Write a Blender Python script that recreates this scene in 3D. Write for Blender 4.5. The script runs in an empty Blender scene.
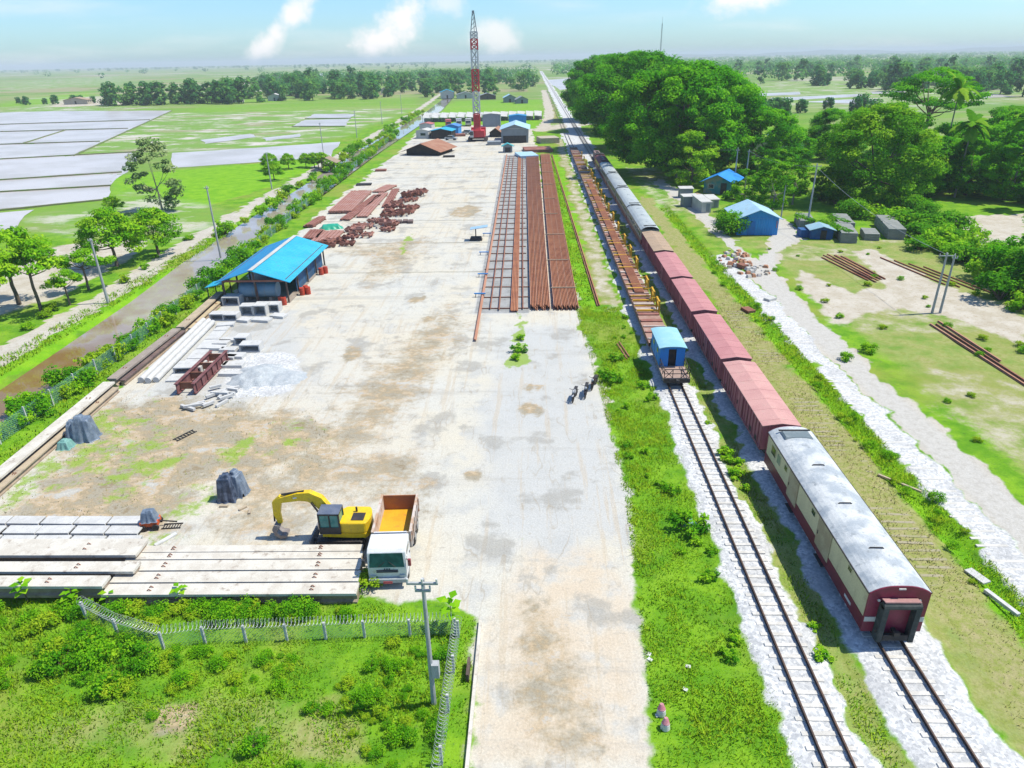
import bpy, bmesh, math, random
import numpy as np
from mathutils import Vector, Matrix

rng = np.random.default_rng(7)
random.seed(7)
R = math.radians
sc = bpy.context.scene
col = sc.collection

# ---------------------------------------------------------------- camera, sky, sun, exposure
CAM_H = 24.5
cam_data = bpy.data.cameras.new('camera')
cam = bpy.data.objects.new('camera', cam_data)
col.objects.link(cam)
cam_data.sensor_width = 36.0
cam_data.lens = 36.0 * 690.0 / 1024.0
cam_data.clip_start = 0.5
cam_data.clip_end = 40000.0
cam.location = (0, 0, CAM_H)
PITCH, YAW, ROLL = 25.2890, -2.0460, 1.1
cam.matrix_world = (Matrix.Translation((0, 0, CAM_H)) @ Matrix.Rotation(-R(YAW), 4, 'Z')
                    @ Matrix.Rotation(R(90 - PITCH), 4, 'X') @ Matrix.Rotation(-R(ROLL), 4, 'Z'))
sc.camera = cam

SUN_EL = 61.0
SUN_AZ = math.atan2(0.99, 0.14)          # towards +X, a little ahead
sun_dir = Vector((math.sin(SUN_AZ) * math.cos(R(SUN_EL)), math.cos(SUN_AZ) * math.cos(R(SUN_EL)), math.sin(R(SUN_EL))))
sd = bpy.data.lights.new('sun', 'SUN')
sd.energy = 4.7
sd.angle = R(0.5)
sd.color = (1.0, 0.94, 0.80)
sun = bpy.data.objects.new('sun', sd)
col.objects.link(sun)
sun.rotation_euler = (-sun_dir).to_track_quat('-Z', 'Y').to_euler()
sun.location = (60, 40, 200)

sc.view_settings.view_transform = 'Standard'
sc.view_settings.look = 'None'
sc.view_settings.exposure = 0.40
sc.view_settings.gamma = 1.0
sc.view_settings.use_curve_mapping = False
sc.cycles.max_bounces = 6
sc.cycles.diffuse_bounces = 3
sc.cycles.glossy_bounces = 2
sc.cycles.transmission_bounces = 4
sc.cycles.transparent_max_bounces = 6
sc.cycles.volume_bounces = 0
sc.cycles.use_adaptive_sampling = True

world = bpy.data.worlds.new('World')
sc.world = world
world.use_nodes = True
wt = world.node_tree
wt.nodes.clear()
def wn(kind, **kw):
    n = wt.nodes.new(kind)
    for k, v in kw.items():
        setattr(n, k, v)
    return n
w_out = wn('ShaderNodeOutputWorld')
w_bg = wn('ShaderNodeBackground')
w_bg.inputs['Strength'].default_value = 0.118
sky = wn('ShaderNodeTexSky', sky_type='NISHITA', sun_disc=False)
sky.sun_elevation = R(SUN_EL)
sky.sun_rotation = SUN_AZ
sky.altitude = 20
sky.air_density = 1.0
sky.dust_density = 0.6
sky.ozone_density = 1.2
wt.links.new(w_bg.outputs[0], w_out.inputs[0])
tc = wn('ShaderNodeTexCoord')
sep = wn('ShaderNodeSeparateXYZ')
wt.links.new(tc.outputs['Generated'], sep.inputs[0])
def wmath(op, a, b=None, c=None):
    n = wn('ShaderNodeMath', operation=op)
    for i, v in enumerate((a, b, c)):
        if v is None: continue
        if isinstance(v, (int, float)): n.inputs[i].default_value = v
        else: wt.links.new(v, n.inputs[i])
    return n.outputs[0]
yy = wmath('MAXIMUM', sep.outputs[1], 0.05)
uu = wmath('DIVIDE', sep.outputs[0], yy)
vv = wmath('DIVIDE', sep.outputs[2], yy)
cmb = wn('ShaderNodeCombineXYZ')
wt.links.new(uu, cmb.inputs[0]); wt.links.new(vv, cmb.inputs[1])
nz = wn('ShaderNodeTexNoise')
nz.inputs['Scale'].default_value = 22.0; nz.inputs['Detail'].default_value = 7.0; nz.inputs['Roughness'].default_value = 0.62
wt.links.new(cmb.outputs[0], nz.inputs['Vector'])
cloud = None
bmp = wn('ShaderNodeMapping'); bmp.inputs['Scale'].default_value = (2.2, 15.0, 1); wt.links.new(cmb.outputs[0], bmp.inputs['Vector'])
bnz = wn('ShaderNodeTexNoise'); bnz.inputs['Scale'].default_value = 1.6; bnz.inputs['Detail'].default_value = 6.0; wt.links.new(bmp.outputs[0], bnz.inputs['Vector'])
bmr = wn('ShaderNodeMapRange', interpolation_type='SMOOTHSTEP'); bmr.inputs['From Min'].default_value = .48; bmr.inputs['From Max'].default_value = .8; bmr.inputs['To Max'].default_value = .4
wt.links.new(bnz.outputs[0], bmr.inputs['Value']); cloud = bmr.outputs[0]
# u, v, half width, half height, tilt, density : cumulus towers low over the plain, by direction from the yard
CLOUDS = [(-0.345, 0.026, 0.055, 0.018, 36, 0.95), (-0.305, 0.056, 0.040, 0.018, 40, 0.9), (-0.195, 0.024, 0.060, 0.024, 10, 1.0), (-0.170, 0.050, 0.036, 0.030, 40, 1.0),
          (-0.048, 0.026, 0.045, 0.026, -8, 0.75), (-0.110, 0.062, 0.030, 0.020, 0, 0.55), (0.270, 0.064, 0.085, 0.020, 6, 1.0),
          (-0.02, 0.15, 0.22, 0.03, 3, 0.35), (-0.75, 0.19, 0.3, 0.05, 10, 0.5), (0.9, 0.25, 0.3, 0.06, -6, 0.6)]
for (u, v, a, b, t, dens) in CLOUDS:
    mp = wn('ShaderNodeMapping', vector_type='TEXTURE')
    mp.inputs['Location'].default_value = (u, v, 0)
    mp.inputs['Rotation'].default_value = (0, 0, R(t))
    mp.inputs['Scale'].default_value = (a, b, 1)
    wt.links.new(cmb.outputs[0], mp.inputs['Vector'])
    ln = wn('ShaderNodeVectorMath', operation='LENGTH')
    wt.links.new(mp.outputs[0], ln.inputs[0])
    k = wmath('SUBTRACT', 1.0, ln.outputs['Value'])
    k = wmath('ADD', k, wmath('MULTIPLY', wmath('SUBTRACT', nz.outputs[0], 0.5), 2.4))
    mr = wn('ShaderNodeMapRange', interpolation_type='SMOOTHSTEP')
    mr.inputs['From Min'].default_value = -0.1; mr.inputs['From Max'].default_value = 0.95
    mr.inputs['To Max'].default_value = dens
    wt.links.new(k, mr.inputs['Value'])
    cloud = mr.outputs[0] if cloud is None else wmath('MAXIMUM', cloud, mr.outputs[0])
tint = wn('ShaderNodeMix', data_type='RGBA', blend_type='MULTIPLY')
tint.inputs[0].default_value = 1.0
tint.inputs[7].default_value = (0.64, 0.93, 1.22, 1)
wt.links.new(sky.outputs[0], tint.inputs[6])
mixw = wn('ShaderNodeMix', data_type='RGBA')
wt.links.new(cloud, mixw.inputs[0])
wt.links.new(tint.outputs[2], mixw.inputs[6])
mixw.inputs[7].default_value = (7.2, 7.0, 6.9, 1)
wt.links.new(mixw.outputs[2], w_bg.inputs['Color'])

# ---------------------------------------------------------------- helpers
def setp(o, label=None, cat=None, group=None, kind=None):
    if label: o['label'] = label
    if cat: o['category'] = cat
    if group: o['group'] = group
    if kind: o['kind'] = kind
    return o
def thing(name, label, cat, loc=(0, 0, 0), rotz=0.0, group=None):
    o = bpy.data.objects.new(name, None)
    o.empty_display_size = 0.3
    col.objects.link(o)
    if len(loc) == 2: loc = (loc[0], loc[1], 0)
    o.location = loc; o.rotation_euler = (0, 0, rotz)
    return setp(o, label, cat, group)
KIDS = {}
def link(o, parent=None):
    col.objects.link(o)
    if parent is not None:
        o.parent = parent
        KIDS.setdefault(parent.name, []).append(o)
    return o
def copy_thing(o, loc=None, rotz=None, label=None, group=None, scale=None, parent=None):
    c = o.copy()
    link(c, parent)
    if loc is not None: c.location = loc if len(loc) == 3 else (loc[0], loc[1], 0)
    if rotz is not None: c.rotation_euler = (c.rotation_euler[0], c.rotation_euler[1], rotz)
    if scale is not None: c.scale = (scale,) * 3 if not hasattr(scale, '__len__') else scale
    if label: c['label'] = label
    if group: c['group'] = group
    for k in KIDS.get(o.name, []):
        copy_thing(k, parent=c)
    return c

class MB:
    """collects shapes into one mesh"""
    def __init__(s):
        s.v = []; s.f = []; s.M = None
    def add(s, vs, fs):
        n = len(s.v)
        if s.M is not None: vs = [tuple(s.M @ Vector(p)) for p in vs]
        s.v += [tuple(p) for p in vs]
        s.f += [tuple(i + n for i in f) for f in fs]
        return s
    def box(s, c, d, rz=0.0, rx=0.0, ry=0.0, top=None):
        x, y, z = d[0] / 2, d[1] / 2, d[2] / 2
        tx, ty = (x, y) if top is None else (x * top[0], y * top[1])
        vs = [(-x, -y, -z), (x, -y, -z), (x, y, -z), (-x, y, -z), (-tx, -ty, z), (tx, -ty, z), (tx, ty, z), (-tx, ty, z)]
        if rz or rx or ry:
            m = Matrix.Rotation(rz, 3, 'Z') @ Matrix.Rotation(ry, 3, 'Y') @ Matrix.Rotation(rx, 3, 'X')
            vs = [tuple(m @ Vector(p)) for p in vs]
        vs = [(p[0] + c[0], p[1] + c[1], p[2] + c[2]) for p in vs]
        return s.add(vs, [(3, 2, 1, 0), (4, 5, 6, 7), (0, 1, 5, 4), (1, 2, 6, 5), (2, 3, 7, 6), (3, 0, 4, 7)])
    def bar(s, p0, p1, w, h=None):
        h = h or w
        p0, p1 = Vector(p0), Vector(p1); d = p1 - p0; L = d.length
        if L < 1e-6: return s
        d.normalize(); up = Vector((0, 0, 1)) if abs(d.z) < 0.95 else Vector((0, 1, 0))
        a = d.cross(up).normalized() * w / 2; b = a.cross(d).normalized() * h / 2
        vs = [p0 - a - b, p0 + a - b, p0 + a + b, p0 - a + b, p1 - a - b, p1 + a - b, p1 + a + b, p1 - a + b]
        return s.add(vs, [(0, 1, 2, 3), (7, 6, 5, 4), (4, 5, 1, 0), (5, 6, 2, 1), (6, 7, 3, 2), (7, 4, 0, 3)])
    def tube(s, p0, p1, r0, r1=None, n=8, caps=True):
        r1 = r0 if r1 is None else r1
        p0, p1 = Vector(p0), Vector(p1); d = (p1 - p0)
        if d.length < 1e-6: return s
        d.normalize(); up = Vector((0, 0, 1)) if abs(d.z) < 0.95 else Vector((0, 1, 0))
        a = d.cross(up).normalized(); b = d.cross(a)
        vs = []
        for (p, r) in ((p0, r0), (p1, r1)):
            for i in range(n):
                t = 2 * math.pi * i / n
                vs.append(p + a * (r * math.cos(t)) + b * (r * math.sin(t)))
        fs = [(i, (i + 1) % n, n + (i + 1) % n, n + i) for i in range(n)]
        if caps: fs += [tuple(range(n))[::-1], tuple(range(n, 2 * n))]
        return s.add(vs, fs)
    def path(s, pts, r, n=6, r1=None):
        m = len(pts) - 1
        for i in range(m):
            ra = r if r1 is None else r + (r1 - r) * i / m
            rb = r if r1 is None else r + (r1 - r) * (i + 1) / m
            s.tube(pts[i], pts[i + 1], ra, rb, n)
        return s
    def prism(s, prof, y0, y1, axis='Y'):
        """closed profile (x,z) run along an axis"""
        n = len(prof)
        if axis == 'Y': vs = [(x, y0, z) for x, z in prof] + [(x, y1, z) for x, z in prof]
        elif axis == 'X': vs = [(y0, x, z) for x, z in prof] + [(y1, x, z) for x, z in prof]
        else: vs = [(x, z, y0) for x, z in prof] + [(x, z, y1) for x, z in prof]
        fs = [(i, (i + 1) % n, n + (i + 1) % n, n + i) for i in range(n)]
        return s.add(vs, fs + [tuple(range(n))[::-1], tuple(range(n, 2 * n))])
    def sheet(s, pts, z=0.0):
        return s.add([(p[0], p[1], p[2] if len(p) > 2 else z) for p in pts], [tuple(range(len(pts)))])
    def build(s, name, mat, parent=None, smooth=False, bevel=0.0, loc=None, rotz=0.0, label=None):
        me = bpy.data.meshes.new(name)
        me.from_pydata(s.v, [], s.f)
        bm = bmesh.new(); bm.from_mesh(me)
        bmesh.ops.recalc_face_normals(bm, faces=bm.faces)
        if bevel: bmesh.ops.bevel(bm, geom=list(bm.edges), offset=bevel, segments=1, affect='EDGES', clamp_overlap=True)
        bm.to_mesh(me); bm.free()
        me.materials.append(mat)
        if smooth: me.polygons.foreach_set('use_smooth', [True] * len(me.polygons))
        o = bpy.data.objects.new(name, me)
        if loc is not None: o.location = loc if len(loc) == 3 else (loc[0], loc[1], 0)
        o.rotation_euler = (0, 0, rotz)
        link(o, parent)
        if label: o['label'] = label
        return o

def np_mesh(name, V, k, mat, tint=None):
    """V: (n*k,3) array; every k vertices make a face"""
    n = len(V) // k
    me = bpy.data.meshes.new(name)
    me.vertices.add(len(V)); me.vertices.foreach_set('co', np.ascontiguousarray(V, np.float32).ravel())
    me.loops.add(n * k); me.loops.foreach_set('vertex_index', np.arange(n * k, dtype=np.int32))
    me.polygons.add(n); me.polygons.foreach_set('loop_start', np.arange(0, n * k, k, dtype=np.int32))
    me.polygons.foreach_set('loop_total', np.full(n, k, np.int32))
    if tint is not None:
        a = me.attributes.new('tint', 'FLOAT', 'POINT')
        a.data.foreach_set('value', np.repeat(tint, k).astype(np.float32))
    me.update(); me.validate()
    me.materials.append(mat)
    return me
def obj_from(name, me, parent=None, loc=None, rotz=0.0):
    o = bpy.data.objects.new(name, me)
    if loc is not None: o.location = loc if len(loc) == 3 else (loc[0], loc[1], 0)
    o.rotation_euler = (0, 0, rotz)
    return link(o, parent)

# ---------------------------------------------------------------- materials
def nodes_of(name):
    m = bpy.data.materials.new(name); m.use_nodes = True
    t = m.node_tree
    b = t.nodes['Principled BSDF']
    return m, t, b
def rgba(c): return (c[0], c[1], c[2], 1)
def noise(t, vec, scale, detail=4, rough=0.55):
    n = t.nodes.new('ShaderNodeTexNoise')
    n.inputs['Scale'].default_value = scale; n.inputs['Detail'].default_value = detail; n.inputs['Roughness'].default_value = rough
    t.links.new(vec, n.inputs['Vector'])
    return n.outputs[0]
def maprange(t, v, a, b, c=0.0, d=1.0, smooth=True):
    n = t.nodes.new('ShaderNodeMapRange')
    n.interpolation_type = 'SMOOTHSTEP' if smooth else 'LINEAR'
    for i, x in zip(('From Min', 'From Max', 'To Min', 'To Max'), (a, b, c, d)): n.inputs[i].default_value = x
    t.links.new(v, n.inputs['Value'])
    return n.outputs[0]
def mixc(t, f, a, b, mode='MIX'):
    n = t.nodes.new('ShaderNodeMix'); n.data_type = 'RGBA'; n.blend_type = mode
    for i, x in ((0, f), (6, a), (7, b)):
        if isinstance(x, (int, float)): n.inputs[i].default_value = x
        elif isinstance(x, tuple): n.inputs[i].default_value = rgba(x)
        else: t.links.new(x, n.inputs[i])
    return n.outputs[2]
def mth(t, op, a, b=None):
    n = t.nodes.new('ShaderNodeMath'); n.operation = op
    for i, x in enumerate((a, b)):
        if x is None: continue
        if isinstance(x, (int, float)): n.inputs[i].default_value = x
        else: t.links.new(x, n.inputs[i])
    return n.outputs[0]
def scaled(t, vec, s):
    n = t.nodes.new('ShaderNodeVectorMath'); n.operation = 'MULTIPLY'
    n.inputs[1].default_value = s
    t.links.new(vec, n.inputs[0])
    return n.outputs[0]
def worldpos(t):
    return t.nodes.new('ShaderNodeNewGeometry').outputs['Position']
def mat(name, c, c2=None, scale=1.5, lo=0.42, hi=0.62, rough=0.75, metal=0.0, bump=0.0, stretch=(1, 1, 1), dirt=None, dscale=5.0, grain=0.12, spec=0.4, ribs=None):
    """weathered surface: base colour, patches of a second colour, optional specks of dirt, optional ribs (axis, pitch)"""
    def tone(q):
        if q is None: return None
        l = .3 * q[0] + .59 * q[1] + .11 * q[2]; f = 1 - .22 * min(1, max(0, (l - .12) / .2)); return tuple(x * f for x in q)
    c, c2, dirt = tone(c), tone(c2), tone(dirt)
    m, t, b = nodes_of(name)
    p = worldpos(t)
    pv = scaled(t, p, stretch) if stretch != (1, 1, 1) else p
    out = rgba(c)
    n1 = noise(t, pv, scale, 5, 0.6)
    c2 = c2 or tuple(x * 0.86 for x in c)
    out = mixc(t, maprange(t, n1, lo, hi), tuple(c), tuple(c2))
    if dirt: out = mixc(t, maprange(t, noise(t, pv, dscale, 6, 0.7), 0.55, 0.7), out, tuple(dirt))
    if grain:
        g = maprange(t, noise(t, p, 14.0, 3, 0.7), 0.3, 0.7, 1 - grain, 1 + grain, False)
        out = mixc(t, 1.0, out, g, 'MULTIPLY')
    t.links.new(out, b.inputs['Base Color'])
    b.inputs['Roughness'].default_value = rough; b.inputs['Metallic'].default_value = metal
    b.inputs['Specular IOR Level'].default_value = spec
    h = None
    if ribs:
        axis, pitch = ribs
        oc = t.nodes.new('ShaderNodeTexCoord').outputs['Object']
        sx = t.nodes.new('ShaderNodeSeparateXYZ'); t.links.new(oc, sx.inputs[0])
        h = mth(t, 'SINE', mth(t, 'MULTIPLY', sx.outputs[axis], 2 * math.pi / pitch))
    elif bump: h = noise(t, p, 9.0, 5, 0.65)
    if h is not None:
        bn = t.nodes.new('ShaderNodeBump')
        bn.inputs['Strength'].default_value = bump or 0.6; bn.inputs['Distance'].default_value = 0.05
        t.links.new(h, bn.inputs['Height']); t.links.new(bn.outputs[0], b.inputs['Normal'])
    return m
def leaf_mat(name, dark, mid, bright, transl=0.35, rand=0.18, up=0.42):
    m, t, b = nodes_of(name)
    at = t.nodes.new('ShaderNodeAttribute'); at.attribute_name = 'tint'
    oi = t.nodes.new('ShaderNodeObjectInfo')
    v = mth(t, 'ADD', at.outputs['Fac'], mth(t, 'MULTIPLY', mth(t, 'SUBTRACT', oi.outputs['Random'], 0.5), rand))
    cr = t.nodes.new('ShaderNodeValToRGB')
    cr.color_ramp.elements[0].position = 0.1; cr.color_ramp.elements[0].color = rgba(dark)
    cr.color_ramp.elements[1].position = 0.95; cr.color_ramp.elements[1].color = rgba(bright)
    e = cr.color_ramp.elements.new(0.5); e.color = rgba(mid)
    t.links.new(v, cr.inputs[0])
    b.inputs['Roughness'].default_value = 0.8; b.inputs['Specular IOR Level'].default_value = 0.04
    t.links.new(cr.outputs[0], b.inputs['Base Color'])
    # shading normals bent upward so every leaf or blade renders brighter
    gn = t.nodes.new('ShaderNodeNewGeometry'); vm = t.nodes.new('ShaderNodeVectorMath'); vm.operation = 'MULTIPLY_ADD'
    vm.inputs[1].default_value = (1 - up,) * 3; vm.inputs[2].default_value = (0, 0, up)
    t.links.new(gn.outputs['Normal'], vm.inputs[0]); nm = t.nodes.new('ShaderNodeVectorMath'); nm.operation = 'NORMALIZE'
    t.links.new(vm.outputs[0], nm.inputs[0]); t.links.new(nm.outputs[0], b.inputs['Normal'])
    tr = t.nodes.new('ShaderNodeBsdfTranslucent'); t.links.new(cr.outputs[0], tr.inputs[0])
    mx = t.nodes.new('ShaderNodeMixShader'); mx.inputs[0].default_value = transl
    t.links.new(b.outputs[0], mx.inputs[1]); t.links.new(tr.outputs[0], mx.inputs[2])
    t.links.new(mx.outputs[0], t.nodes['Material Output'].inputs[0])
    return m

# ---------------------------------------------------------------- ground
def pdist(P, poly):
    """signed distance, positive inside"""
    P = P[:, None, :]; A = np.array(poly, float)[None]; B = np.roll(A, -1, axis=1)
    d = B - A; w = P - A
    tt = np.clip((w * d).sum(-1) / np.maximum((d * d).sum(-1), 1e-9), 0, 1)
    dist = np.sqrt(((w - d * tt[..., None]) ** 2).sum(-1)).min(1)
    cond = (A[..., 1] > P[..., 1]) != (B[..., 1] > P[..., 1])
    with np.errstate(divide='ignore', invalid='ignore'):
        xin = (B[..., 0] - A[..., 0]) * (P[..., 1] - A[..., 1]) / (B[..., 1] - A[..., 1]) + A[..., 0]
    ins = (np.logical_and(cond, P[..., 0] < xin).sum(1) % 2) == 1
    return np.where(ins, dist, -dist)
def chunked(P, poly):
    out = np.empty(len(P))
    for i in range(0, len(P), 40000): out[i:i + 40000] = pdist(P[i:i + 40000], poly)
    return out
def smooth(x): x = np.clip(x, 0, 1); return x * x * (3 - 2 * x)
def inside(P, poly, soft=0.8):
    poly = np.array(poly, float)
    lo, hi = poly.min(0) - soft * 2, poly.max(0) + soft * 2
    out = np.zeros(len(P)); k = np.all((P >= lo) & (P <= hi), axis=1)
    if k.any(): out[k] = smooth(0.5 + chunked(P[k], poly) / (2 * soft))
    return out
def line_d(P, pts):
    """distance to a polyline"""
    best = np.full(len(P), 1e9)
    for a, b in zip(pts[:-1], pts[1:]):
        a, b = np.array(a, float), np.array(b, float); d = b - a
        t = np.clip(((P - a) @ d) / (d @ d), 0, 1)
        best = np.minimum(best, np.hypot(*(P - a - t[:, None] * d).T))
    return best
def along(P, pts, half, soft=0.6): return smooth(0.5 + (half - line_d(P, pts)) / (2 * soft))
def band(P, x0, x1, y0=-1e9, y1=1e9, soft=0.4):
    return smooth(0.5 + np.minimum(P[:, 0] - x0, x1 - P[:, 0]) / (2 * soft)) * ((P[:, 1] > y0) & (P[:, 1] < y1))

def vnoise(P, s, seed):
    q = P * s; i = np.floor(q).astype(np.int64); f = q - i; f = f * f * (3 - 2 * f)
    def h(a, b): 
        n = (a * 374761393 + b * 668265263 + seed * 974711) & 0x7fffffff
        n = ((n ^ (n >> 13)) * 1274126177) & 0x7fffffff
        return ((n ^ (n >> 16)) & 0xffff) / 65535.0
    a = h(i[:, 0], i[:, 1]); b = h(i[:, 0] + 1, i[:, 1]); c = h(i[:, 0], i[:, 1] + 1); d = h(i[:, 0] + 1, i[:, 1] + 1)
    return (a * (1 - f[:, 0]) + b * f[:, 0]) * (1 - f[:, 1]) + (c * (1 - f[:, 0]) + d * f[:, 0]) * f[:, 1]

XL, XR = [], []
x = 0.0
while x < 50: XR.append(x); x += 0.36
st = 0.4
while x < 9000: XR.append(x); st *= 1.045; x += st
XR.append(9000.0)
gx = np.array(sorted([-v for v in XR[1:]] + XR))
ys = [-120.0, -60.0, -20.0, 0.0, 6.0, 10.0, 13.0]; y = 14.5
while y < 9000: ys.append(y); y += 0.0095 * (y + 14)
ys.append(9000.0)
gy = np.array(ys)
NX, NY = len(gx), len(gy)
PX, PY = np.meshgrid(gx, gy)
P = np.stack([PX.ravel(), PY.ravel()], 1)

YARD = [(4.3, 10), (-2.4, 10), (-2.51, 17.51), (-2.77, 25.31), (-4.77, 26.52), (-9.2, 26.6), (-31, 27), (-34.3, 36), (-35, 50), (-35.4, 75), (-37, 103), (-38.4, 131), (-40, 217),
        (-44, 290), (-22, 300), (-1, 275), (0.8, 212), (2.2, 133), (4.9, 74), (4.56, 67.77), (5.15, 59.1), (5.57, 49.7), (5.54, 43.22), (5.83, 37.41), (5.67, 33.19), (5.22, 27.32), (4.84, 21.72), (4.53, 17.61)]
CANAL_L = [(-44.6, -20), (-44.7, 40), (-44.9, 51), (-45.4, 61), (-46.2, 75), (-48.0, 92), (-49.3, 117), (-50.2, 150), (-53.2, 219), (-56, 396), (-62, 520)]
CANAL_R = [(-39.5, -20), (-39.9, 40), (-40.4, 53), (-40.9, 64), (-41.2, 77), (-41.9, 91), (-43.1, 117), (-44.0, 150), (-46.2, 206), (-49.5, 396), (-57, 520)]
CANAL = CANAL_L + CANAL_R[::-1]
PATH = [(-49.6, 20), (-50.0, 62), (-50.1, 77), (-51.7, 95), (-53.4, 130), (-55.6, 200), (-61.5, 383), (-75, 640)]
ROAD_E = [(25.33, 152.6), (27.6, 124.25), (26.8, 89.64), (25.92, 68.24), (26.27, 53.94), (26.31, 40.84), (26.1, 28), (26, 10), (29.6, 10), (29.6, 28), (29.01, 34.75), (29.05, 41.63), (28.63, 52.7), (29.12, 61.72), (29.11, 73.05), (29.93, 83.93), (33.22, 93.51), (38.45, 100.11), (40.8, 109.16), (40.58, 118.32), (34.25, 109.5), (34.25, 102.78), (33.43, 96.81), (28.32, 88.61), (29.76, 108.32), (29.92, 126.84), (27.89, 157.8)]
DIRT_E = [(29.9, 64.65), (34.41, 68.37), (39.01, 70.15), (41.3, 67.61), (43.45, 63.58), (44.18, 58.07), (49.76, 66.84), (49.17, 72.55), (46.95, 78.43), (46.9, 87.94), (46.25, 95.16), (42.48, 94.22), (42.12, 86.23), (40.09, 77.09), (35.59, 75.72), (33.13, 84.71), (30.51, 80.52), (30.39, 73.01)]
DIRT_E2 = [(28.34, 48.64), (31.06, 37.43), (38.14, 48.57), (39.01, 53.8), (34.76, 48.6), (33.65, 50.02)]
DIRT_E3 = [(32.55, 42.44), (32.97, 40.44), (35.6, 44.58)]
SAND_E = [(64.26, 114.57), (81.49, 116.75), (70.01, 98.7), (61.72, 93.98), (60.52, 100.33)]
LUSH_W = [(-86.26, 141.67), (-103.02, 170.61), (-96.97, 178.17), (-55.6, 200.53), (-53.21, 186.35), (-58.17, 165.21), (-57.79, 148.98), (-62.61, 131.75), (-72.64, 134.39)]
CLEAR_W = [(-71.51, 92.2), (-72.33, 101.27), (-67.46, 104.85), (-60.04, 105.82), (-55.6, 91.63), (-56.73, 84.03), (-55.97, 76.64), (-58.27, 69.71), (-67.63, 79.29)]

P_TRUE = P
w_ = np.clip((P[:, 1] + 40) / 60, .6, 2.5)[:, None]      # edges of every cover wander, more so for the far fields
P = P + w_ * np.stack([(vnoise(P, .45, 41) - .5) * .55 + (vnoise(P, 1.3, 42) - .5) * .5 + (vnoise(P, .12, 45) - .5) * .25 + (vnoise(P, 2.3, 46) - .5) * .35, (vnoise(P, .45, 43) - .5) * .8 + (vnoise(P, 1.3, 44) - .5) * .4], 1)
yard = inside(P, YARD, 0.7)
dirt = np.zeros(len(P)); ball = np.zeros(len(P)); dry = np.zeros(len(P)); lush = np.zeros(len(P)); mud = np.zeros(len(P))
def up(a, b): np.maximum(a, b, out=a)
up(ball, band(P, 9.75, 12.7, -50, 260, 0.45)); up(ball, band(P, 14.1, 18.2, -50, 1500, 0.5))
up(ball, band(P, 12.6, 14.2, 190, 1500, 0.5)); up(ball, 0.85 * band(P, 24.0, 26.2, 26, 92, 0.5)); up(dry, .8 * band(P, 26.3, 27.1, 20, 58, .25) * (vnoise(P, .25, 12) > .45)); up(ball, 0.75 * band(P, 24.2, 26.4, -50, 28, 0.7))
up(ball, 0.9 * inside(P, [(-25.27, 49.94), (-28.04, 54.53), (-27.11, 59.08), (-23.46, 59.51), (-19.65, 53.19), (-20.24, 49.71)], 1.2))
up(dry, 0.9 * band(P, 19.2, 22.3, -50, 135, 0.7)); up(dry, 0.62 * band(P, 12.5, 14.2, -50, 190, 0.3)); up(dry, .8 * band(P, 6.9, 9.4, 72, 240, 0.6)); up(dirt, .5 * band(P, 7.2, 9.6, 70, 240, .7))
up(dry, 0.5 * inside(P, DIRT_E2, 2.5)); up(dry, 0.66 * band(P, 30.5, 60, 24, 100, 2)); up(lush, .42 * band(P, 29, 60, 24, 100, 3) * smooth((vnoise(P, .22, 21) - .48) * 4)); up(dry, .72 * band(P, 18.1, 22.6, 14, 60, .5)); up(dirt, 0.42 * band(P, 30, 60, 24, 100, 3) * smooth((vnoise(P, .12, 9) - .42) * 3)); up(dirt, .45 * band(P, 21, 30, 120, 175, 2)); up(dry, 0.55 * inside(P, [(24, 126), (24, 90), (34, 96), (46, 128)], 3))
up(dry, 0.62 * inside(P, [(-19.94, 17.24), (-22.74, 18.87), (-18.02, 20.91), (-10.16, 21.01), (-7.89, 17.43)], 1.5))
up(dry, 0.7 * inside(P, [(-9.63, 17.4), (-10.0, 20.5), (-8.21, 21.03), (-5.96, 17.45)], 0.8)); up(dry, 0.5 * inside(P, [(-2.82, 17.5), (-3.37, 25.51), (-2.78, 25.51), (-2.44, 17.51)], 0.3))
up(dry, along(P, [(9.2, 300), (9.0, 600)], 2.2, 0.8))
up(dirt, inside(P, ROAD_E, 0.5)); up(dirt, .85 * inside(P, DIRT_E, 1.4)); up(dirt, 0.40 * inside(P, DIRT_E2, 1.6)); up(dirt, inside(P, SAND_E, 1.2)); up(dirt, along(P, PATH, 1.6, 0.35))
up(dirt, inside(P, CLEAR_W, 1.6)); up(mud, 1.0 * inside(P, [(-16.14, 19.82), (-15.16, 20.28), (-14.11, 20.05), (-14.08, 19.23), (-14.93, 18.66), (-15.71, 18.97)], 0.5))
up(dirt, 0.8 * along(P, [(2.5, 270), (7.5, 330), (8.5, 460), (9, 620)], 2.6, 1.2)); up(dirt, along(P, [(-58, 300), (-45, 330), (6, 322)], 1.5, 1))
up(dirt, 0.7 * inside(P, [(-389.13, 596.28), (-394.91, 662.94), (-273.67, 510.42), (-325.86, 481.58)], 8)); up(dirt, 0.7 * inside(P, [(-4.98, 274.83), (24.98, 325.51), (26.68, 294.84), (4.25, 265.64)], 5))
up(lush, inside(P, LUSH_W, 1.2)); up(lush, 0.9 * band(P, 4.9, 6.9, 71, 200, 0.3)); up(lush, 0.75 * band(P, 22.4, 23.9, 20, 130, 0.5))
up(lush, 0.8 * inside(P, [(-60, 260), (-50, 480), (8, 480), (2, 270), (-20, 300), (-45, 300)], 6)); up(lush, band(P, -49, -46, 30, 90, 0.6) * 0.9)
up(lush, 0.9 * inside(P, [(-409.96, 561.23), (-493.4, 831.2), (-359.08, 601.72), (-326.56, 444.67)], 6)); up(lush, 0.55 * inside(P, [(-250.2, 553.25), (-82.19, 540.42), (-53.27, 380.82), (-97.32, 350.81), (-200.64, 415.25)], 8))
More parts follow.
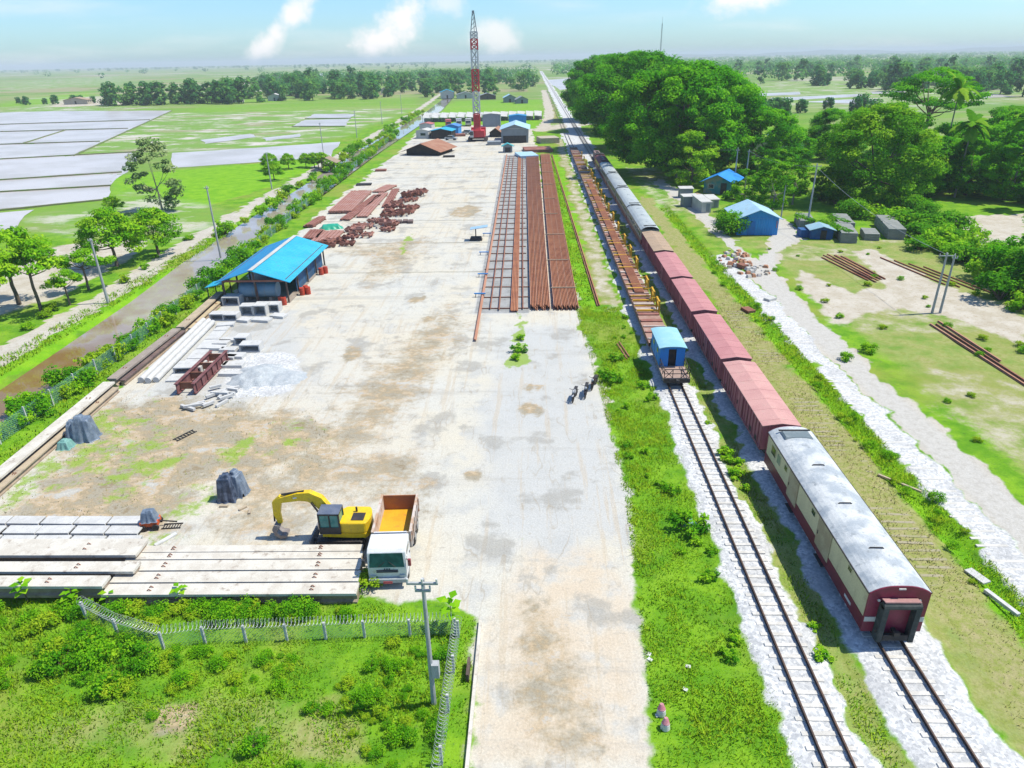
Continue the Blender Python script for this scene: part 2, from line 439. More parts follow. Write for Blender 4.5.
MUDP = [(-31.6, 31.6), (-32.56, 38.58), (-34.59, 48.73), (-25.57, 48.67), (-14.1, 44.79), (-15.77, 39.21), (-21.46, 37.38), (-21.82, 32.12)]
up(mud, 1.0 * inside(P, MUDP, 4)); up(mud, .62 * inside(P, [(-18.86, 30.76), (-20.29, 38.59), (-14.63, 42.56), (-7.25, 41.16), (-5.58, 33.14), (-10.78, 35.16), (-14.88, 30.79)], 3)); up(mud, .7 * inside(P, [(-21.79, 37.38), (-15.44, 45.58), (-15.65, 52.74), (-9.44, 74.0), (-6.4, 64.48), (-9.85, 44.01), (-12.94, 36.25)], 4)); up(mud, 0.6 * inside(P, [(-22.72, 90.45), (-29.27, 97.12), (-14.45, 105.71), (-15.92, 90.2), (-19.7, 74.25)], 3)); up(mud, 0.55 * inside(P, [(-1.37, 17.52), (-1.18, 27.27), (1.27, 27.29), (3.39, 17.6)], 1.2))
up(mud, 0.9 * inside(P, [(-32.31, 49.07), (-29.02, 49.96), (-26.32, 47.63), (-28.55, 45.65), (-31.22, 44.86)], 1))
up(mud, 0.5 * inside(P, [(-15.58, 38.59), (-14.63, 42.56), (-7.75, 39.84), (-7.06, 35.17), (-12.94, 36.25)], 3))
up(mud, 0.8 * inside(P, [(-15.08, 122.41), (-11.94, 131.46), (-8.51, 124.66), (-11.68, 118.03)], 1.0))
for (a, b, r) in ((530, 402, 1.1), (547, 460, .8), (533, 600, .7), (545, 650, .9), (470, 476, 1.2), (532, 348, 1.3), (350, 392, 1.2), (428, 300, 1.5), (425, 380, 1.4)):
    pass
for c, r in (((-0.16, 26.42), .5), ((0.44, 23.47), .6), ((0.24, 21.14), .5), ((-3.92, 37.63), .7), ((-0.35, 51.04), 1.0), ((-0.34, 47.13), 1.0), ((-12.85, 74.08), 1.2), ((-16.97, 58.22), 1.5), ((-11.36, 55.2), 1.3), ((-10.9, 68.09), 1.0)):
    up(mud, 1.0 * smooth(1.15 - np.hypot(P[:, 0] - c[0], (P[:, 1] - c[1]) * 0.7) / r))
grassin = 0.85 * inside(P, [(-2.31, 55.53), (-2.2, 64.41), (-1.49, 69.77), (-0.96, 60.42), (-0.2, 57.29), (-1.24, 55.09)], 0.5)       # weeds coming through the yard
up(grassin, 0.5 * inside(P, MUDP, 6) * smooth((vnoise(P, 0.3, 3) - .42) * 4)); up(grassin, 0.8 * inside(P, [(-19.08, 96.71), (-19.11, 110.78), (-18.19, 107.91), (-18.22, 93.38)], 0.8))
up(grassin, 0.45 * inside(P, [(-35.13, 37.37), (-34.42, 42.61), (-32.58, 47.32), (-27.77, 42.6), (-29.67, 35.11), (-31.69, 32.55)], 1.5))
up(grassin, .5 * inside(P, [(-35.37, 44.11), (-33.87, 48.19), (-28.55, 45.65), (-24.83, 42.59), (-27.08, 38.58), (-31.87, 38.58)], 1.5)); up(grassin, .5 * inside(P, [(-22.86, 30.74), (-23.68, 34.59), (-21.64, 38.59), (-18.7, 36.23), (-21.01, 30.49)], 1.5))
yard = yard * (1 - .5 * smooth(grassin * 1.0 - .3))
P = P_TRUE
# height: canal bed, ditch, banked ballast, gentle swells
cd = inside(P, CANAL, 1.6)
Z = -1.7 * cd - 0.45 * band(P, 22.7, 23.7, 10, 130, 0.6)
Z += 0.16 * ball * (P[:, 0] < 19) * (P[:, 0] > 9)
Z += (vnoise(P, 0.35, 1) - 0.5) * 0.10 * (1 - yard) * (1 - ball) * (P[:, 1] < 300) * (1 - dirt)
far = smooth((P[:, 1] - 300) / 220.0)
far = np.maximum(far, smooth((-75 - P[:, 0]) / 20) * .8); far = np.maximum(far, smooth((P[:, 0] - 95) / 20))
far *= (1 - lush * 0.8)

warm = 0.95 * inside(P, [(-2.05, 17.51), (-1.76, 26.55), (-0.56, 31.31), (3.61, 30.89), (5.22, 26.61), (4.53, 17.61)], 1.5)
up(warm, 0.42 * inside(P, [(-31.94, 32.07), (-33.08, 44.1), (-34.01, 64.98), (-23.16, 74.34), (-8.41, 64.52), (-5.3, 42.54), (-9.13, 33.13), (-19.46, 32.13)], 6)); up(warm, .8 * inside(P, [(-2.51, 17.51), (-2.71, 24.54), (-1.76, 26.55), (-0.98, 17.53)], .8))
cool = 0.9 * inside(P, [(-3.09, 31.29), (-4.83, 45.53), (-3.4, 64.43), (4.73, 67.17), (6.09, 37.41), (5.6, 31.34), (1.35, 29.61)], 3); up(cool, inside(P, [(-6.5, 69), (-.5, 69), (-2, 202), (-8, 202)], .5))
up(cool, .9 * inside(P, [(-31.89, 49.07), (-33.03, 52.91), (-33.62, 74.6), (-25.56, 70.96), (-18.8, 51.78), (-23.79, 47.27)], 2.5))
up(cool, inside(P, ROAD_E, .6)); up(cool, along(P, PATH, 1.5, .5) * .4)
wet = np.zeros(len(P))
for pl, k_, sf in (([(-188.84, 314.67), (-215.77, 410.89), (-156.47, 404.93), (-66.43, 415.43), (-70.1, 249.33), (-90.27, 228.59), (-138.23, 219.03)], 1.0, 5), ([(-84.98, 139.39), (-87.64, 151.22), (-62.61, 131.75), (-54.38, 125.61), (-52.94, 104.2), (-68.24, 106.2), (-84.53, 111.12), (-92.21, 127.85)], .75, 3), ([(-359.02, 490.03), (-352.3, 544.68), (-226.2, 456.17), (-282.46, 434.36), (-287.56, 390.17)], .9, 4), ([(93.41, 446.82), (197.08, 723.2), (444.88, 696.68), (256.22, 396.4), (161.52, 330.65)], .8, 20), ([(-596.03, 821.28), (-1014.83, 1406.61), (-1017.99, 1881.65), (-603.78, 1083.52)], .8, 20), ([(4.81, 524.78), (31.72, 890.07), (104.49, 1029.95), (50.66, 569.13)], .7, 15)):
    up(wet, k_ * inside(P, pl, sf))
me = bpy.data.meshes.new('ground')
V = np.stack([P[:, 0], P[:, 1], Z], 1)
me.vertices.add(len(V)); me.vertices.foreach_set('co', V.astype(np.float32).ravel())
ii = np.arange((NX - 1) * (NY - 1)); r_, c_ = ii // (NX - 1), ii % (NX - 1); a0 = r_ * NX + c_
idx = np.stack([a0, a0 + 1, a0 + NX + 1, a0 + NX], 1).astype(np.int32)
me.loops.add(idx.size); me.loops.foreach_set('vertex_index', idx.ravel())
me.polygons.add(len(idx)); me.polygons.foreach_set('loop_start', np.arange(0, idx.size, 4, dtype=np.int32)); me.polygons.foreach_set('loop_total', np.full(len(idx), 4, np.int32))
for nm, chans in (('cover_a', (yard, dirt, ball)), ('cover_b', (dry, lush, mud)), ('cover_c', (far, wet, cd)), ('cover_d', (warm, cool, grassin))):
    a = me.attributes.new(nm, 'FLOAT_VECTOR', 'POINT')
    a.data.foreach_set('vector', np.stack(chans, 1).astype(np.float32).ravel())
me.update(); me.validate()
me.polygons.foreach_set('use_smooth', [True] * len(me.polygons))

def ground_material():
    m, t, b = nodes_of('ground')
    p = worldpos(t)
    def attr(n):
        a = t.nodes.new('ShaderNodeAttribute'); a.attribute_name = n
        s = t.nodes.new('ShaderNodeSeparateXYZ'); t.links.new(a.outputs['Vector'], s.inputs[0])
        return s.outputs
    A, B, C_, D = attr('cover_a'), attr('cover_b'), attr('cover_c'), attr('cover_d')
    n_f = noise(t, p, 2.2, 6, 0.7); n_m = noise(t, p, 0.45, 5, 0.6); n_l = noise(t, p, 0.09, 5, 0.6); n_s = noise(t, p, 9.0, 4, 0.75)
    wob = mth(t, 'ADD', mth(t, 'MULTIPLY', mth(t, 'SUBTRACT', n_f, 0.5), 0.7), mth(t, 'MULTIPLY', mth(t, 'SUBTRACT', n_m, 0.5), 0.9))
    def ragged(a, w=1.0, lo=0.34, hi=0.66):
        return maprange(t, mth(t, 'ADD', a, mth(t, 'MULTIPLY', wob, w)), lo, hi)
    # grass in mixed greens
    g = mixc(t, maprange(t, n_m, 0.35, 0.65), (0.085, 0.225, 0.010), (0.17, 0.325, 0.016))
    g = mixc(t, maprange(t, n_f, 0.52, 0.72), g, (0.055, 0.16, 0.014))
    g = mixc(t, mth(t, 'MULTIPLY', maprange(t, n_l, 0.47, 0.66), 0.7), g, (0.23, 0.255, 0.05))
    g = mixc(t, mth(t, 'MULTIPLY', maprange(t, noise(t, p, 1.1, 6, 0.75), 0.6, 0.75), 0.5), g, (0.30, 0.25, 0.10))
    g = mixc(t, ragged(B[1], 0.5), g, mixc(t, maprange(t, n_m, 0.3, 0.7), (0.11, 0.29, 0.008), (0.19, 0.365, 0.015)))
    # the plain: strips of paddy, stubble, sedge and standing water
    vo = t.nodes.new('ShaderNodeTexVoronoi'); vo.inputs['Scale'].default_value = 1.0; vo.distance = 'CHEBYCHEV'
    t.links.new(scaled(t, p, (0.0085, 0.016, 0.0)), vo.inputs['Vector'])
    sv = t.nodes.new('ShaderNodeSeparateXYZ'); t.links.new(vo.outputs['Color'], sv.inputs[0])
    cr = t.nodes.new('ShaderNodeValToRGB'); cr.color_ramp.interpolation = 'CONSTANT'
    stops = [(0, (0.15, 0.24, 0.05)), (0.2, (0.19, 0.26, 0.075)), (0.38, (0.12, 0.23, 0.035)), (0.54, (0.27, 0.25, 0.14)), (0.66, (0.20, 0.27, 0.08)), (0.80, (0.38, 0.36, 0.30)), (0.9, (0.16, 0.27, 0.04))]
    cr.color_ramp.elements[0].color = rgba(stops[0][1]); cr.color_ramp.elements[1].position = stops[1][0]; cr.color_ramp.elements[1].color = rgba(stops[1][1])
    for pos, c in stops[2:]:
        e = cr.color_ramp.elements.new(pos); e.color = rgba(c)
    t.links.new(sv.outputs[0], cr.inputs[0])
    fl = mixc(t, maprange(t, noise(t, scaled(t, p, (0.012, 0.05, 0)), 1.0, 5, 0.65), 0.5, 0.68), cr.outputs[0], (0.30, 0.28, 0.16))
    fl = mixc(t, maprange(t, noise(t, scaled(t, p, (0.03, 0.1, 0)), 1.0, 5, 0.65), 0.45, 0.7, 0, 0.7), fl, (0.12, 0.23, 0.04))
    g = mixc(t, C_[0], g, fl)
    wn_ = noise(t, scaled(t, p, (0.05, 0.10, 0)), 1.0, 6, 0.72)
    wc = mixc(t, maprange(t, wn_, 0.50, 0.60), (0.15, 0.27, 0.05), (0.50, 0.46, 0.44))
    wc = mixc(t, maprange(t, noise(t, scaled(t, p, (0.03, 0.06, 0)), 1.0, 5, 0.6), 0.52, 0.66, 0, .7), wc, (0.31, 0.25, 0.19))
    g = mixc(t, mth(t, 'MULTIPLY', C_[1], 0.9), g, wc)
    # dry growth and bare earth
    g = mixc(t, mth(t, 'MULTIPLY', ragged(B[0], 1.0, 0.30, 0.85), 0.9), g, mixc(t, maprange(t, n_f, 0.35, 0.65), (0.32, 0.275, 0.15), (0.21, 0.235, 0.06)))
    d = mixc(t, maprange(t, n_m, 0.35, 0.65), (0.49, 0.445, 0.36), (0.59, 0.555, 0.485))
    d = mixc(t, maprange(t, n_f, 0.5, 0.72), d, (0.40, 0.33, 0.23))
    d = mixc(t, D[1], d, mixc(t, maprange(t, n_f, .4, .68), (0.56, 0.55, 0.52), (0.47, 0.455, 0.42)))
    d = mixc(t, 1.0, d, (.78, .77, .76), 'MULTIPLY')
    g = mixc(t, ragged(A[1], 0.8), g, d)
    # yard: crushed limestone over old concrete, stained and wheel-worn
    yd = mixc(t, maprange(t, n_l, 0.38, 0.62), (0.57, 0.56, 0.51), (0.60, 0.56, 0.465))
    yd = mixc(t, mth(t, 'MULTIPLY', ragged(D[0], 1.0, 0.2, 0.9), 0.85), yd, mixc(t, maprange(t, n_m, .35, .65), (0.59, 0.49, 0.37), (0.62, 0.555, 0.455)))
    yd = mixc(t, mth(t, 'MULTIPLY', ragged(D[1], 0.9, 0.25, 0.85), 0.8), yd, mixc(t, n_f, (0.41, 0.425, 0.43), (0.57, 0.575, 0.565)))
    yd = mixc(t, maprange(t, n_m, 0.48, 0.66, 0, 0.75), yd, (0.47, 0.475, 0.46))
    yd = mixc(t, maprange(t, n_f, 0.54, 0.70, 0, 0.7), yd, (0.42, 0.395, 0.345))
    tr = noise(t, scaled(t, p, (1.5, 0.07, 0)), 1.0, 7, 0.68)
    yd = mixc(t, maprange(t, tr, 0.54, 0.62, 0, 0.4), yd, (0.50, 0.405, 0.28))
    cross = noise(t, scaled(t, p, (0.03, 0.42, 0)), 1.0, 5, 0.68)
    yd = mixc(t, maprange(t, cross, 0.56, 0.68, 0, 0.5), yd, (0.39, 0.375, 0.34))
    blot = noise(t, p, 0.22, 6, 0.62)
    yd = mixc(t, maprange(t, blot, 0.55, 0.63, 0, 0.65), yd, (0.33, 0.32, 0.29))
    sy = t.nodes.new('ShaderNodeSeparateXYZ'); t.links.new(p, sy.inputs[0])
    jw = mth(t, 'ADD', sy.outputs[1], mth(t, 'MULTIPLY', mth(t, 'SUBTRACT', n_m, 0.5), 0.8))
    jn = mth(t, 'ABSOLUTE', mth(t, 'SUBTRACT', mth(t, 'FRACT', mth(t, 'DIVIDE', jw, 15.5)), 0.5))
    jm = mth(t, 'MULTIPLY', maprange(t, jn, 0.006, 0.018, 1, 0), maprange(t, sy.outputs[1], 78, 88, 0, 0.75))
    yd = mixc(t, jm, yd, (0.22, 0.21, 0.16))
    npz = noise(t, scaled(t, p, (0.42, 0.55, 0)), 1.0, 8, 0.7)
    mr_ = t.nodes.new('ShaderNodeValToRGB'); el = mr_.color_ramp.elements
    el[0].position = .36; el[0].color = rgba((0.27, 0.21, 0.125)); el[1].position = .43; el[1].color = rgba((0.36, 0.33, 0.26))
    for ps_, c_ in ((.50, (0.36, 0.29, 0.185)), (.56, (0.52, 0.40, 0.26)), (.63, (0.45, 0.45, 0.43)), (.70, (0.55, 0.53, 0.48))):
        e_ = el.new(ps_); e_.color = rgba(c_)
    t.links.new(npz, mr_.inputs[0]); mudc = mr_.outputs[0]
    rn = noise(t, scaled(t, p, (0.30, 0.085, 0)), 1.0, 3, 0.5)
    rut = mth(t, 'MULTIPLY', maprange(t, mth(t, 'ABSOLUTE', mth(t, 'SUBTRACT', mth(t, 'FRACT', mth(t, 'MULTIPLY', rn, 9.0)), .5)), .02, .06, 1, 0), maprange(t, n_m, .42, .62, 0, .55))
    yd = mixc(t, rut, yd, (0.38, 0.335, 0.265))
    yd = mixc(t, maprange(t, noise(t, p, 5.0, 3, 0.8), 0.64, 0.72, 0, .6), yd, (0.30, 0.28, 0.25))
    yd = mixc(t, 1.0, yd, (.83, .83, .83), 'MULTIPLY'); mudc = mixc(t, 1.0, mudc, (.80, .79, .77), 'MULTIPLY')
    g = mixc(t, ragged(A[0], 0.95), g, yd)
    g = mixc(t, mth(t, 'MULTIPLY', ragged(B[2], 1.2, 0.22, 0.75), 0.9), g, mudc)
    ng = noise(t, p, 0.5, 7, 0.72)
    g = mixc(t, mth(t, 'MULTIPLY', maprange(t, mth(t, 'ADD', mth(t, 'MULTIPLY', D[2], .42), ng), 0.66, 0.78), .85), g, (0.20, 0.31, 0.035))
    # ballast
    st = t.nodes.new('ShaderNodeTexVoronoi'); st.inputs['Scale'].default_value = 7.5
    t.links.new(p, st.inputs['Vector'])
    ss = t.nodes.new('ShaderNodeSeparateXYZ'); t.links.new(st.outputs['Color'], ss.inputs[0])
    bl = mixc(t, ss.outputs[0], (0.45, 0.465, 0.49), (0.80, 0.80, 0.80))
    bl = mixc(t, maprange(t, n_m, 0.45, 0.7, 0, 0.5), bl, (0.42, 0.42, 0.43))
    bl = mixc(t, maprange(t, n_s, 0.62, 0.75, 0, 0.6), bl, (0.24, 0.24, 0.25))
    bl = mixc(t, 1.0, bl, (.78, .78, .77), 'MULTIPLY')
    g = mixc(t, ragged(A[2], 0.95), g, bl)
    g = mixc(t, maprange(t, C_[2], 0.45, 0.7), g, (0.13, 0.085, 0.03))
    gr = maprange(t, n_s, 0.25, 0.75, 0.80, 1.20, False)
    g = mixc(t, 1.0, g, gr, 'MULTIPLY')
    t.links.new(g, b.inputs['Base Color'])
    b.inputs['Roughness'].default_value = 0.95; b.inputs['Specular IOR Level'].default_value = 0.1
    bn = t.nodes.new('ShaderNodeBump'); bn.inputs['Strength'].default_value = 0.35; bn.inputs['Distance'].default_value = 0.08
    t.links.new(mth(t, 'ADD', n_s, mth(t, 'MULTIPLY', n_f, 1.2)), bn.inputs['Height']); t.links.new(bn.outputs[0], b.inputs['Normal'])
    return m
me.materials.append(ground_material())
setp(obj_from('ground', me), kind='structure')

# ---------------------------------------------------------------- water
def water_mat(name, c, rough, c2=None, sc_=0.2, bump=0.04, spec=0.5):
    m, t, b = nodes_of(name); p = worldpos(t)
    o = mixc(t, maprange(t, noise(t, p, sc_, 4, 0.6), 0.4, 0.62), c, c2 or c)
    t.links.new(o, b.inputs['Base Color']); b.inputs['Roughness'].default_value = rough; b.inputs['Specular IOR Level'].default_value = spec
    bn = t.nodes.new('ShaderNodeBump'); bn.inputs['Strength'].default_value = bump; bn.inputs['Distance'].default_value = 0.1
    t.links.new(noise(t, scaled(t, p, (1, 0.4, 1)), 2.5, 3), bn.inputs['Height']); t.links.new(bn.outputs[0], b.inputs['Normal'])
    return m
M_CANAL = water_mat('canal_water', (0.36, 0.33, 0.31), 0.03, (0.29, 0.24, 0.18), 0.06, 0.02)  # pale grey base colour stands in for sky reflected in the water
M_PADDY = water_mat('paddy_water', (0.50, 0.465, 0.45), 0.3, (0.41, 0.375, 0.34), 0.06, 0.03)
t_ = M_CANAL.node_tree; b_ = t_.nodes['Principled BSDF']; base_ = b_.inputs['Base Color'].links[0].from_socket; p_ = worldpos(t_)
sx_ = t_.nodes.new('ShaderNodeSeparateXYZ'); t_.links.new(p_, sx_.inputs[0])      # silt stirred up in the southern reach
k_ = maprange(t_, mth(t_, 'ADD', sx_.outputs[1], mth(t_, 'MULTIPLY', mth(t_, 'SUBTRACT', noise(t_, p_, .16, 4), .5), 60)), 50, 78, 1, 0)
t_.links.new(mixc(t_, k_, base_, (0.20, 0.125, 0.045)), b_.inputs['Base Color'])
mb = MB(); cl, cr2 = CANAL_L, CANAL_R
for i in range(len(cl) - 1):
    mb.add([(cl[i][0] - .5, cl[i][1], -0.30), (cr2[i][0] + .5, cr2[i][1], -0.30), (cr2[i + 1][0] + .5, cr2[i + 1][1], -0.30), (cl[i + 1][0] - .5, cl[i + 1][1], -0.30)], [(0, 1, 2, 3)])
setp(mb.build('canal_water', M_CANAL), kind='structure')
PADDIES = [
    [(-326.72, 436.27), (-292.5, 445.29), (-212.55, 430.42), (-140.37, 216.86), (-121.56, 220.77), (-102.94, 178.72), (-95.33, 156.99), (-86.04, 140.55), (-103.67, 130.42)],
    [(-281.95, 382.32), (-286.05, 435.2), (-210.27, 425.67), (-191.85, 364.04), (-256.89, 347.3)], [(-248.07, 334.97), (-186.11, 350.86), (-175.12, 312.3), (-228.46, 307.57)],
    [(-221.46, 297.78), (-198.17, 302.6), (-183.09, 255.44), (-189.52, 253.14)], [(-195.3, 302.13), (-172.38, 307.22), (-156.19, 258.23), (-180.66, 255.11)],
    [(-184.68, 246.37), (-154.93, 254.8), (-140.37, 216.86), (-158.38, 209.61)], [(-154.98, 204.87), (-137.93, 211.89), (-121.2, 219.49), (-104.91, 182.36), (-128.76, 168.22)],
    [(-126.51, 165.07), (-103.73, 175.46), (-96.12, 158.4), (-116.33, 150.85)], [(-114.49, 148.28), (-94.54, 155.6), (-86.04, 140.55), (-102.34, 131.3)],
    [(-100.83, 126.53), (-94.71, 129.88), (-89.99, 119.06), (-84.57, 108.3), (-85.61, 105.66)],
    [(-110.57, 218.23), (-88.24, 228.33), (-64.85, 242.37), (-57.06, 202.85), (-76.75, 192.57), (-94.56, 184.93)],
    [(-101.92, 308.88), (-106.44, 340.91), (-85.65, 342.49), (-79.08, 304.8)], [(-109.71, 353.37), (-113.63, 380.38), (-90.47, 375.19), (-86.65, 348.6)],
    [(-118.69, 256.24), (-108.04, 275.92), (-101.31, 263.92), (-110.94, 242.61)], [(-97.65, 259.92), (-87.78, 272.76), (-84.28, 261.39), (-92.44, 249.3)],
    [(138.56, 505.15), (182.59, 517.69), (171.74, 486.25), (131.81, 468.52)], [(142.52, 453.27), (207.14, 480.01), (200.99, 456.96), (137.68, 422.99)], [(145.75, 410.96), (178.61, 425.51), (191.24, 416.52), (172.36, 385.54)], [(222.92, 501.96), (248.07, 506.95), (233.67, 476.87), (213.6, 477.65)],
    [(245.39, 441.62), (278.36, 453.91), (265.65, 423.55), (232.81, 413.46)], [(-558.81, 1622.85), (-486.12, 1894.87), (-367.73, 1469.17), (-412.84, 1219.98)], [(14.22, 900.88), (91.79, 1039.59), (65.3, 736.54), (22.07, 616.69)],
]
for k, poly in enumerate(PADDIES):
    out = []
    for a, b_ in zip(poly, poly[1:] + poly[:1]):
        a, b_ = np.array(a), np.array(b_); L = np.linalg.norm(b_ - a); nn = np.array([-(b_ - a)[1], (b_ - a)[0]]) / max(L, 1e-6); m_ = max(2, int(L / 4))
        for i in range(m_):
            q = a + (b_ - a) * i / m_; out.append(tuple(q + nn * (vnoise(q[None] * 1.0, .15, 31)[0] - .5) * 1.6 * (i > 0)))
    poly = out
    setp(MB().sheet(poly, 0.03 if k == 0 else 0.06).build('paddy_water', M_PADDY), kind='structure')
setp(MB().sheet([(-6.3, 69.5), (-.55, 69.5), (-2.3, 201), (-8.2, 201)], .008).build('gravel_pad', mat('grey_pad', (0.38, 0.385, 0.38), (0.28, 0.285, 0.28), .6, dirt=(0.20, 0.19, 0.17), dscale=1.4, grain=.3)), kind='structure')
mb = MB()
M_BUND = mat('bund_earth', (0.17, 0.17, 0.09), (0.13, 0.2, 0.04), 0.4)
for a, b_ in [((-258.0, 342.04), (-188.37, 357.22)), ((-229.1, 302.41), (-173.46, 309.23)), ((-198.27, 304.82), (-181.08, 253.58)), ((-191.05, 250.24), (-154.96, 256.09)), ((-159.93, 207.56), (-122.59, 222.14)), ((-130.24, 166.85), (-104.09, 177.99)), ((-117.75, 149.73), (-95.09, 156.97)), ((-102.23, 128.45), (-85.29, 139.95)),
             ((-210.27, 425.67), (-138.8, 214.31)), ((-101.11, 304.99), (-78.03, 302.3)), ((-108.3, 347.08), (-85.9, 345.47))]:
    mb.bar((a[0], a[1], 0.1), (b_[0], b_[1], 0.1), 0.55, 0.4)
setp(mb.build('paddy_bund', M_BUND), kind='structure')
# far ridge
mb = MB(); prof = []
for i in range(60):
    x = 900 + i * 105; prof.append((x, 4 + 38 * math.sin(min(1, i / 14) * math.pi / 2) * (0.7 + 0.3 * math.sin(i * 0.37) + 0.12 * math.sin(i * 1.3))))
for (x0, h0), (x1, h1) in zip(prof[:-1], prof[1:]):
    mb.add([(x0, 7600, 0), (x1, 7600, 0), (x1, 8100, h1), (x0, 8100, h0), (x1, 8700, 0), (x0, 8700, 0)], [(0, 1, 2, 3), (3, 2, 4, 5)])
setp(mb.build('hills', mat('hill', (0.05, 0.10, 0.03), (0.07, 0.12, 0.04), 0.01)), kind='structure')

# ---------------------------------------------------------------- railway tracks
M_RAIL = mat('rail_steel', (0.075, 0.048, 0.038), (0.13, 0.075, 0.05), 0.8, rough=0.6, metal=0.3, bump=0.2)
M_SLEEPER = mat('concrete_sleeper', (0.70, 0.68, 0.64), (0.58, 0.56, 0.52), 1.5, bump=0.3)
M_OLDSLEEPER = mat('old_sleeper', (0.38, 0.34, 0.23), (0.31, 0.30, 0.15), 1.2, bump=0.4)
RAILP = [(-.06, 0), (.06, 0), (.06, .02), (.012, .04), (.012, .09), (.032, .10), (.032, .13), (-.032, .13), (-.032, .10), (-.012, .09), (-.012, .04), (-.06, .02)]
def rail_mb(x, y0, y1, z):
    return MB().prism([(x + a, z + b) for a, b in RAILP], y0, y1)
def track(label, xc, y0, y1, z, n0, n1, pitch=0.65, mats=(M_RAIL, M_SLEEPER), rails=True, jit=0.02, far_to=None, w=1.9):
    t = thing('railway_track', label, 'track', (xc, 0, 0))
    if rails:
        for s in (-1, 1): rail_mb(s * 0.535, y0, y1, z + .06).build('rail', mats[0], t)
    sm = MB().box((0, 0, 0), (w, 0.23, 0.14), top=(1, .85)).build('sleeper', mats[1], t, bevel=0.01)
    zr_ = z; z = z - (.055 if rails else 0)
    sm.location = (0, n0, z)
    r = random.Random(int(xc * 10)); y = n0 + pitch; k = 1
    while y < n1 and k < 99:
        o = sm.copy(); link(o, t); o.location = (r.uniform(-jit, jit) * 2, y + r.uniform(-jit, jit), z + r.uniform(-.012, .012)); o.rotation_euler = (0, 0, r.uniform(-jit, jit))
        y += pitch; k += 1
    if far_to:
        mb = MB()
        while y < far_to: mb.box((0, y, z), (w, 0.23, 0.14)); y += pitch
        mb.build('sleeper', mats[1], t)['kind'] = 'stuff'
    return t
track('pale sleepered railway track running under the blue caboose and the flat wagons', 11.4, -30, 620, 0.19, 14.5, 56, far_to=215)
track('railway track on blue grey ballast under the cream and maroon coach', 16.05, -30, 1500, 0.19, 14.5, 42, far_to=300)
track('overgrown track of weathered sleepers without rails, in the tan strip right of the train', 20.95, 0, 0, -0.085, 16, 80, 0.66, (M_RAIL, M_OLDSLEEPER), False, 0.07)
track('row of half buried sleepers in the pale ballast beside the gravel road', 25.0, 0, 0, -0.066, 27, 90, 0.66, (M_RAIL, M_SLEEPER), False, 0.06, w=1.7)

# ---------------------------------------------------------------- rolling stock
M_CREAM = mat('cream_paint', (0.72, 0.64, 0.39), (0.66, 0.58, 0.36), 0.8, dirt=(0.48, 0.39, 0.24), dscale=1.6, rough=0.5, stretch=(1.6, 1.6, .35))
M_MAROON = mat('maroon_paint', (0.15, 0.014, 0.03), (0.12, 0.014, 0.028), 1.0, rough=0.45)
M_ENDRED = mat('maroon_end', (0.21, 0.018, 0.05), (0.17, 0.018, 0.04), 1.5, rough=0.45)
M_COACHROOF = mat('weathered_roof', (0.40, 0.445, 0.485), (0.65, 0.67, 0.67), 0.85, 0.38, 0.60, dirt=(0.30, 0.33, 0.35), dscale=2.2, rough=0.55)
M_GREYROOF = mat('grey_coach_roof', (0.48, 0.53, 0.54), (0.40, 0.45, 0.47), 0.5, dirt=(0.34, 0.36, 0.36), dscale=1.2, rough=0.6)
M_TANROOF = mat('tan_roof', (0.46, 0.33, 0.22), (0.40, 0.29, 0.2), 0.6, dirt=(0.3, 0.2, 0.13), dscale=1.5)
M_DARK = mat('dark_steel', (0.025, 0.025, 0.027), (0.05, 0.04, 0.035), 2.0, rough=0.7)
M_BELLOWS = mat('bellows_rubber', (0.035, 0.045, 0.045), (0.06, 0.065, 0.062), 2.5, rough=0.8, bump=0.4)
M_GLASS = mat('dark_glass', (0.02, 0.035, 0.04), rough=0.08, grain=0, spec=0.6)
M_WHITE = mat('white_paint', (0.72, 0.72, 0.71), (0.62, 0.62, 0.60), 1.5, rough=0.5)
M_BROWNWAG = mat('boxcar_paint', (0.37, 0.12, 0.135), (0.30, 0.095, 0.11), 0.7, dirt=(0.20, 0.085, 0.07), dscale=2.0, rough=0.7, stretch=(1.4, 1.4, .3))
M_PINKROOF = mat('boxcar_roof', (0.55, 0.25, 0.25), (0.48, 0.205, 0.21), 0.6, 0.4, 0.65, dirt=(0.47, 0.24, 0.235), dscale=1.4, rough=0.7)
M_PINKROOF2 = mat('pale_boxcar_roof', (0.62, 0.34, 0.31), (0.56, 0.29, 0.27), 0.6, 0.4, 0.65, dirt=(0.6, 0.38, 0.33), dscale=1.4, rough=0.7)

def wheelset(mb_wheel, y, z=0.38, r=0.38):
    for s in (-1, 1): mb_wheel.tube((s * .50, y, z), (s * .60, y, z), r, r, 18)
    mb_wheel.tube((-.5, y, z), (.5, y, z), 0.07, 0.07, 8)
def bogie(parent, y, z=0.35, wb=1.7):
    f = MB()
    for s in (-1, 1):
        f.box((s * .78, y, z + .22), (.10, wb + .7, .16)); f.box((s * .78, y, z + .12), (.14, .5, .22))
        for q in (-1, 1): f.box((s * .78, y + q * wb / 2, z + .06), (.16, .26, .26))
    f.box((0, y, z + .25), (1.5, .4, .16))
    b = f.build('bogie', M_DARK, parent)
    for q in (-1, 1):
        w = MB(); wheelset(w, y + q * wb / 2, z + .02, .36); w.build('wheel', M_RAIL, b)
    return b
def arch(w, ze, zt, n=10, over=0.06, th=0.05):
    pts = []
    for i in range(n + 1):
        t = -1 + 2 * i / n
        pts.append(((w / 2 + over) * t, ze + (zt - ze) * (1 - abs(t) ** 2.8)))
    low = [(x, z - th) for x, z in pts[::-1]]
    return pts + low
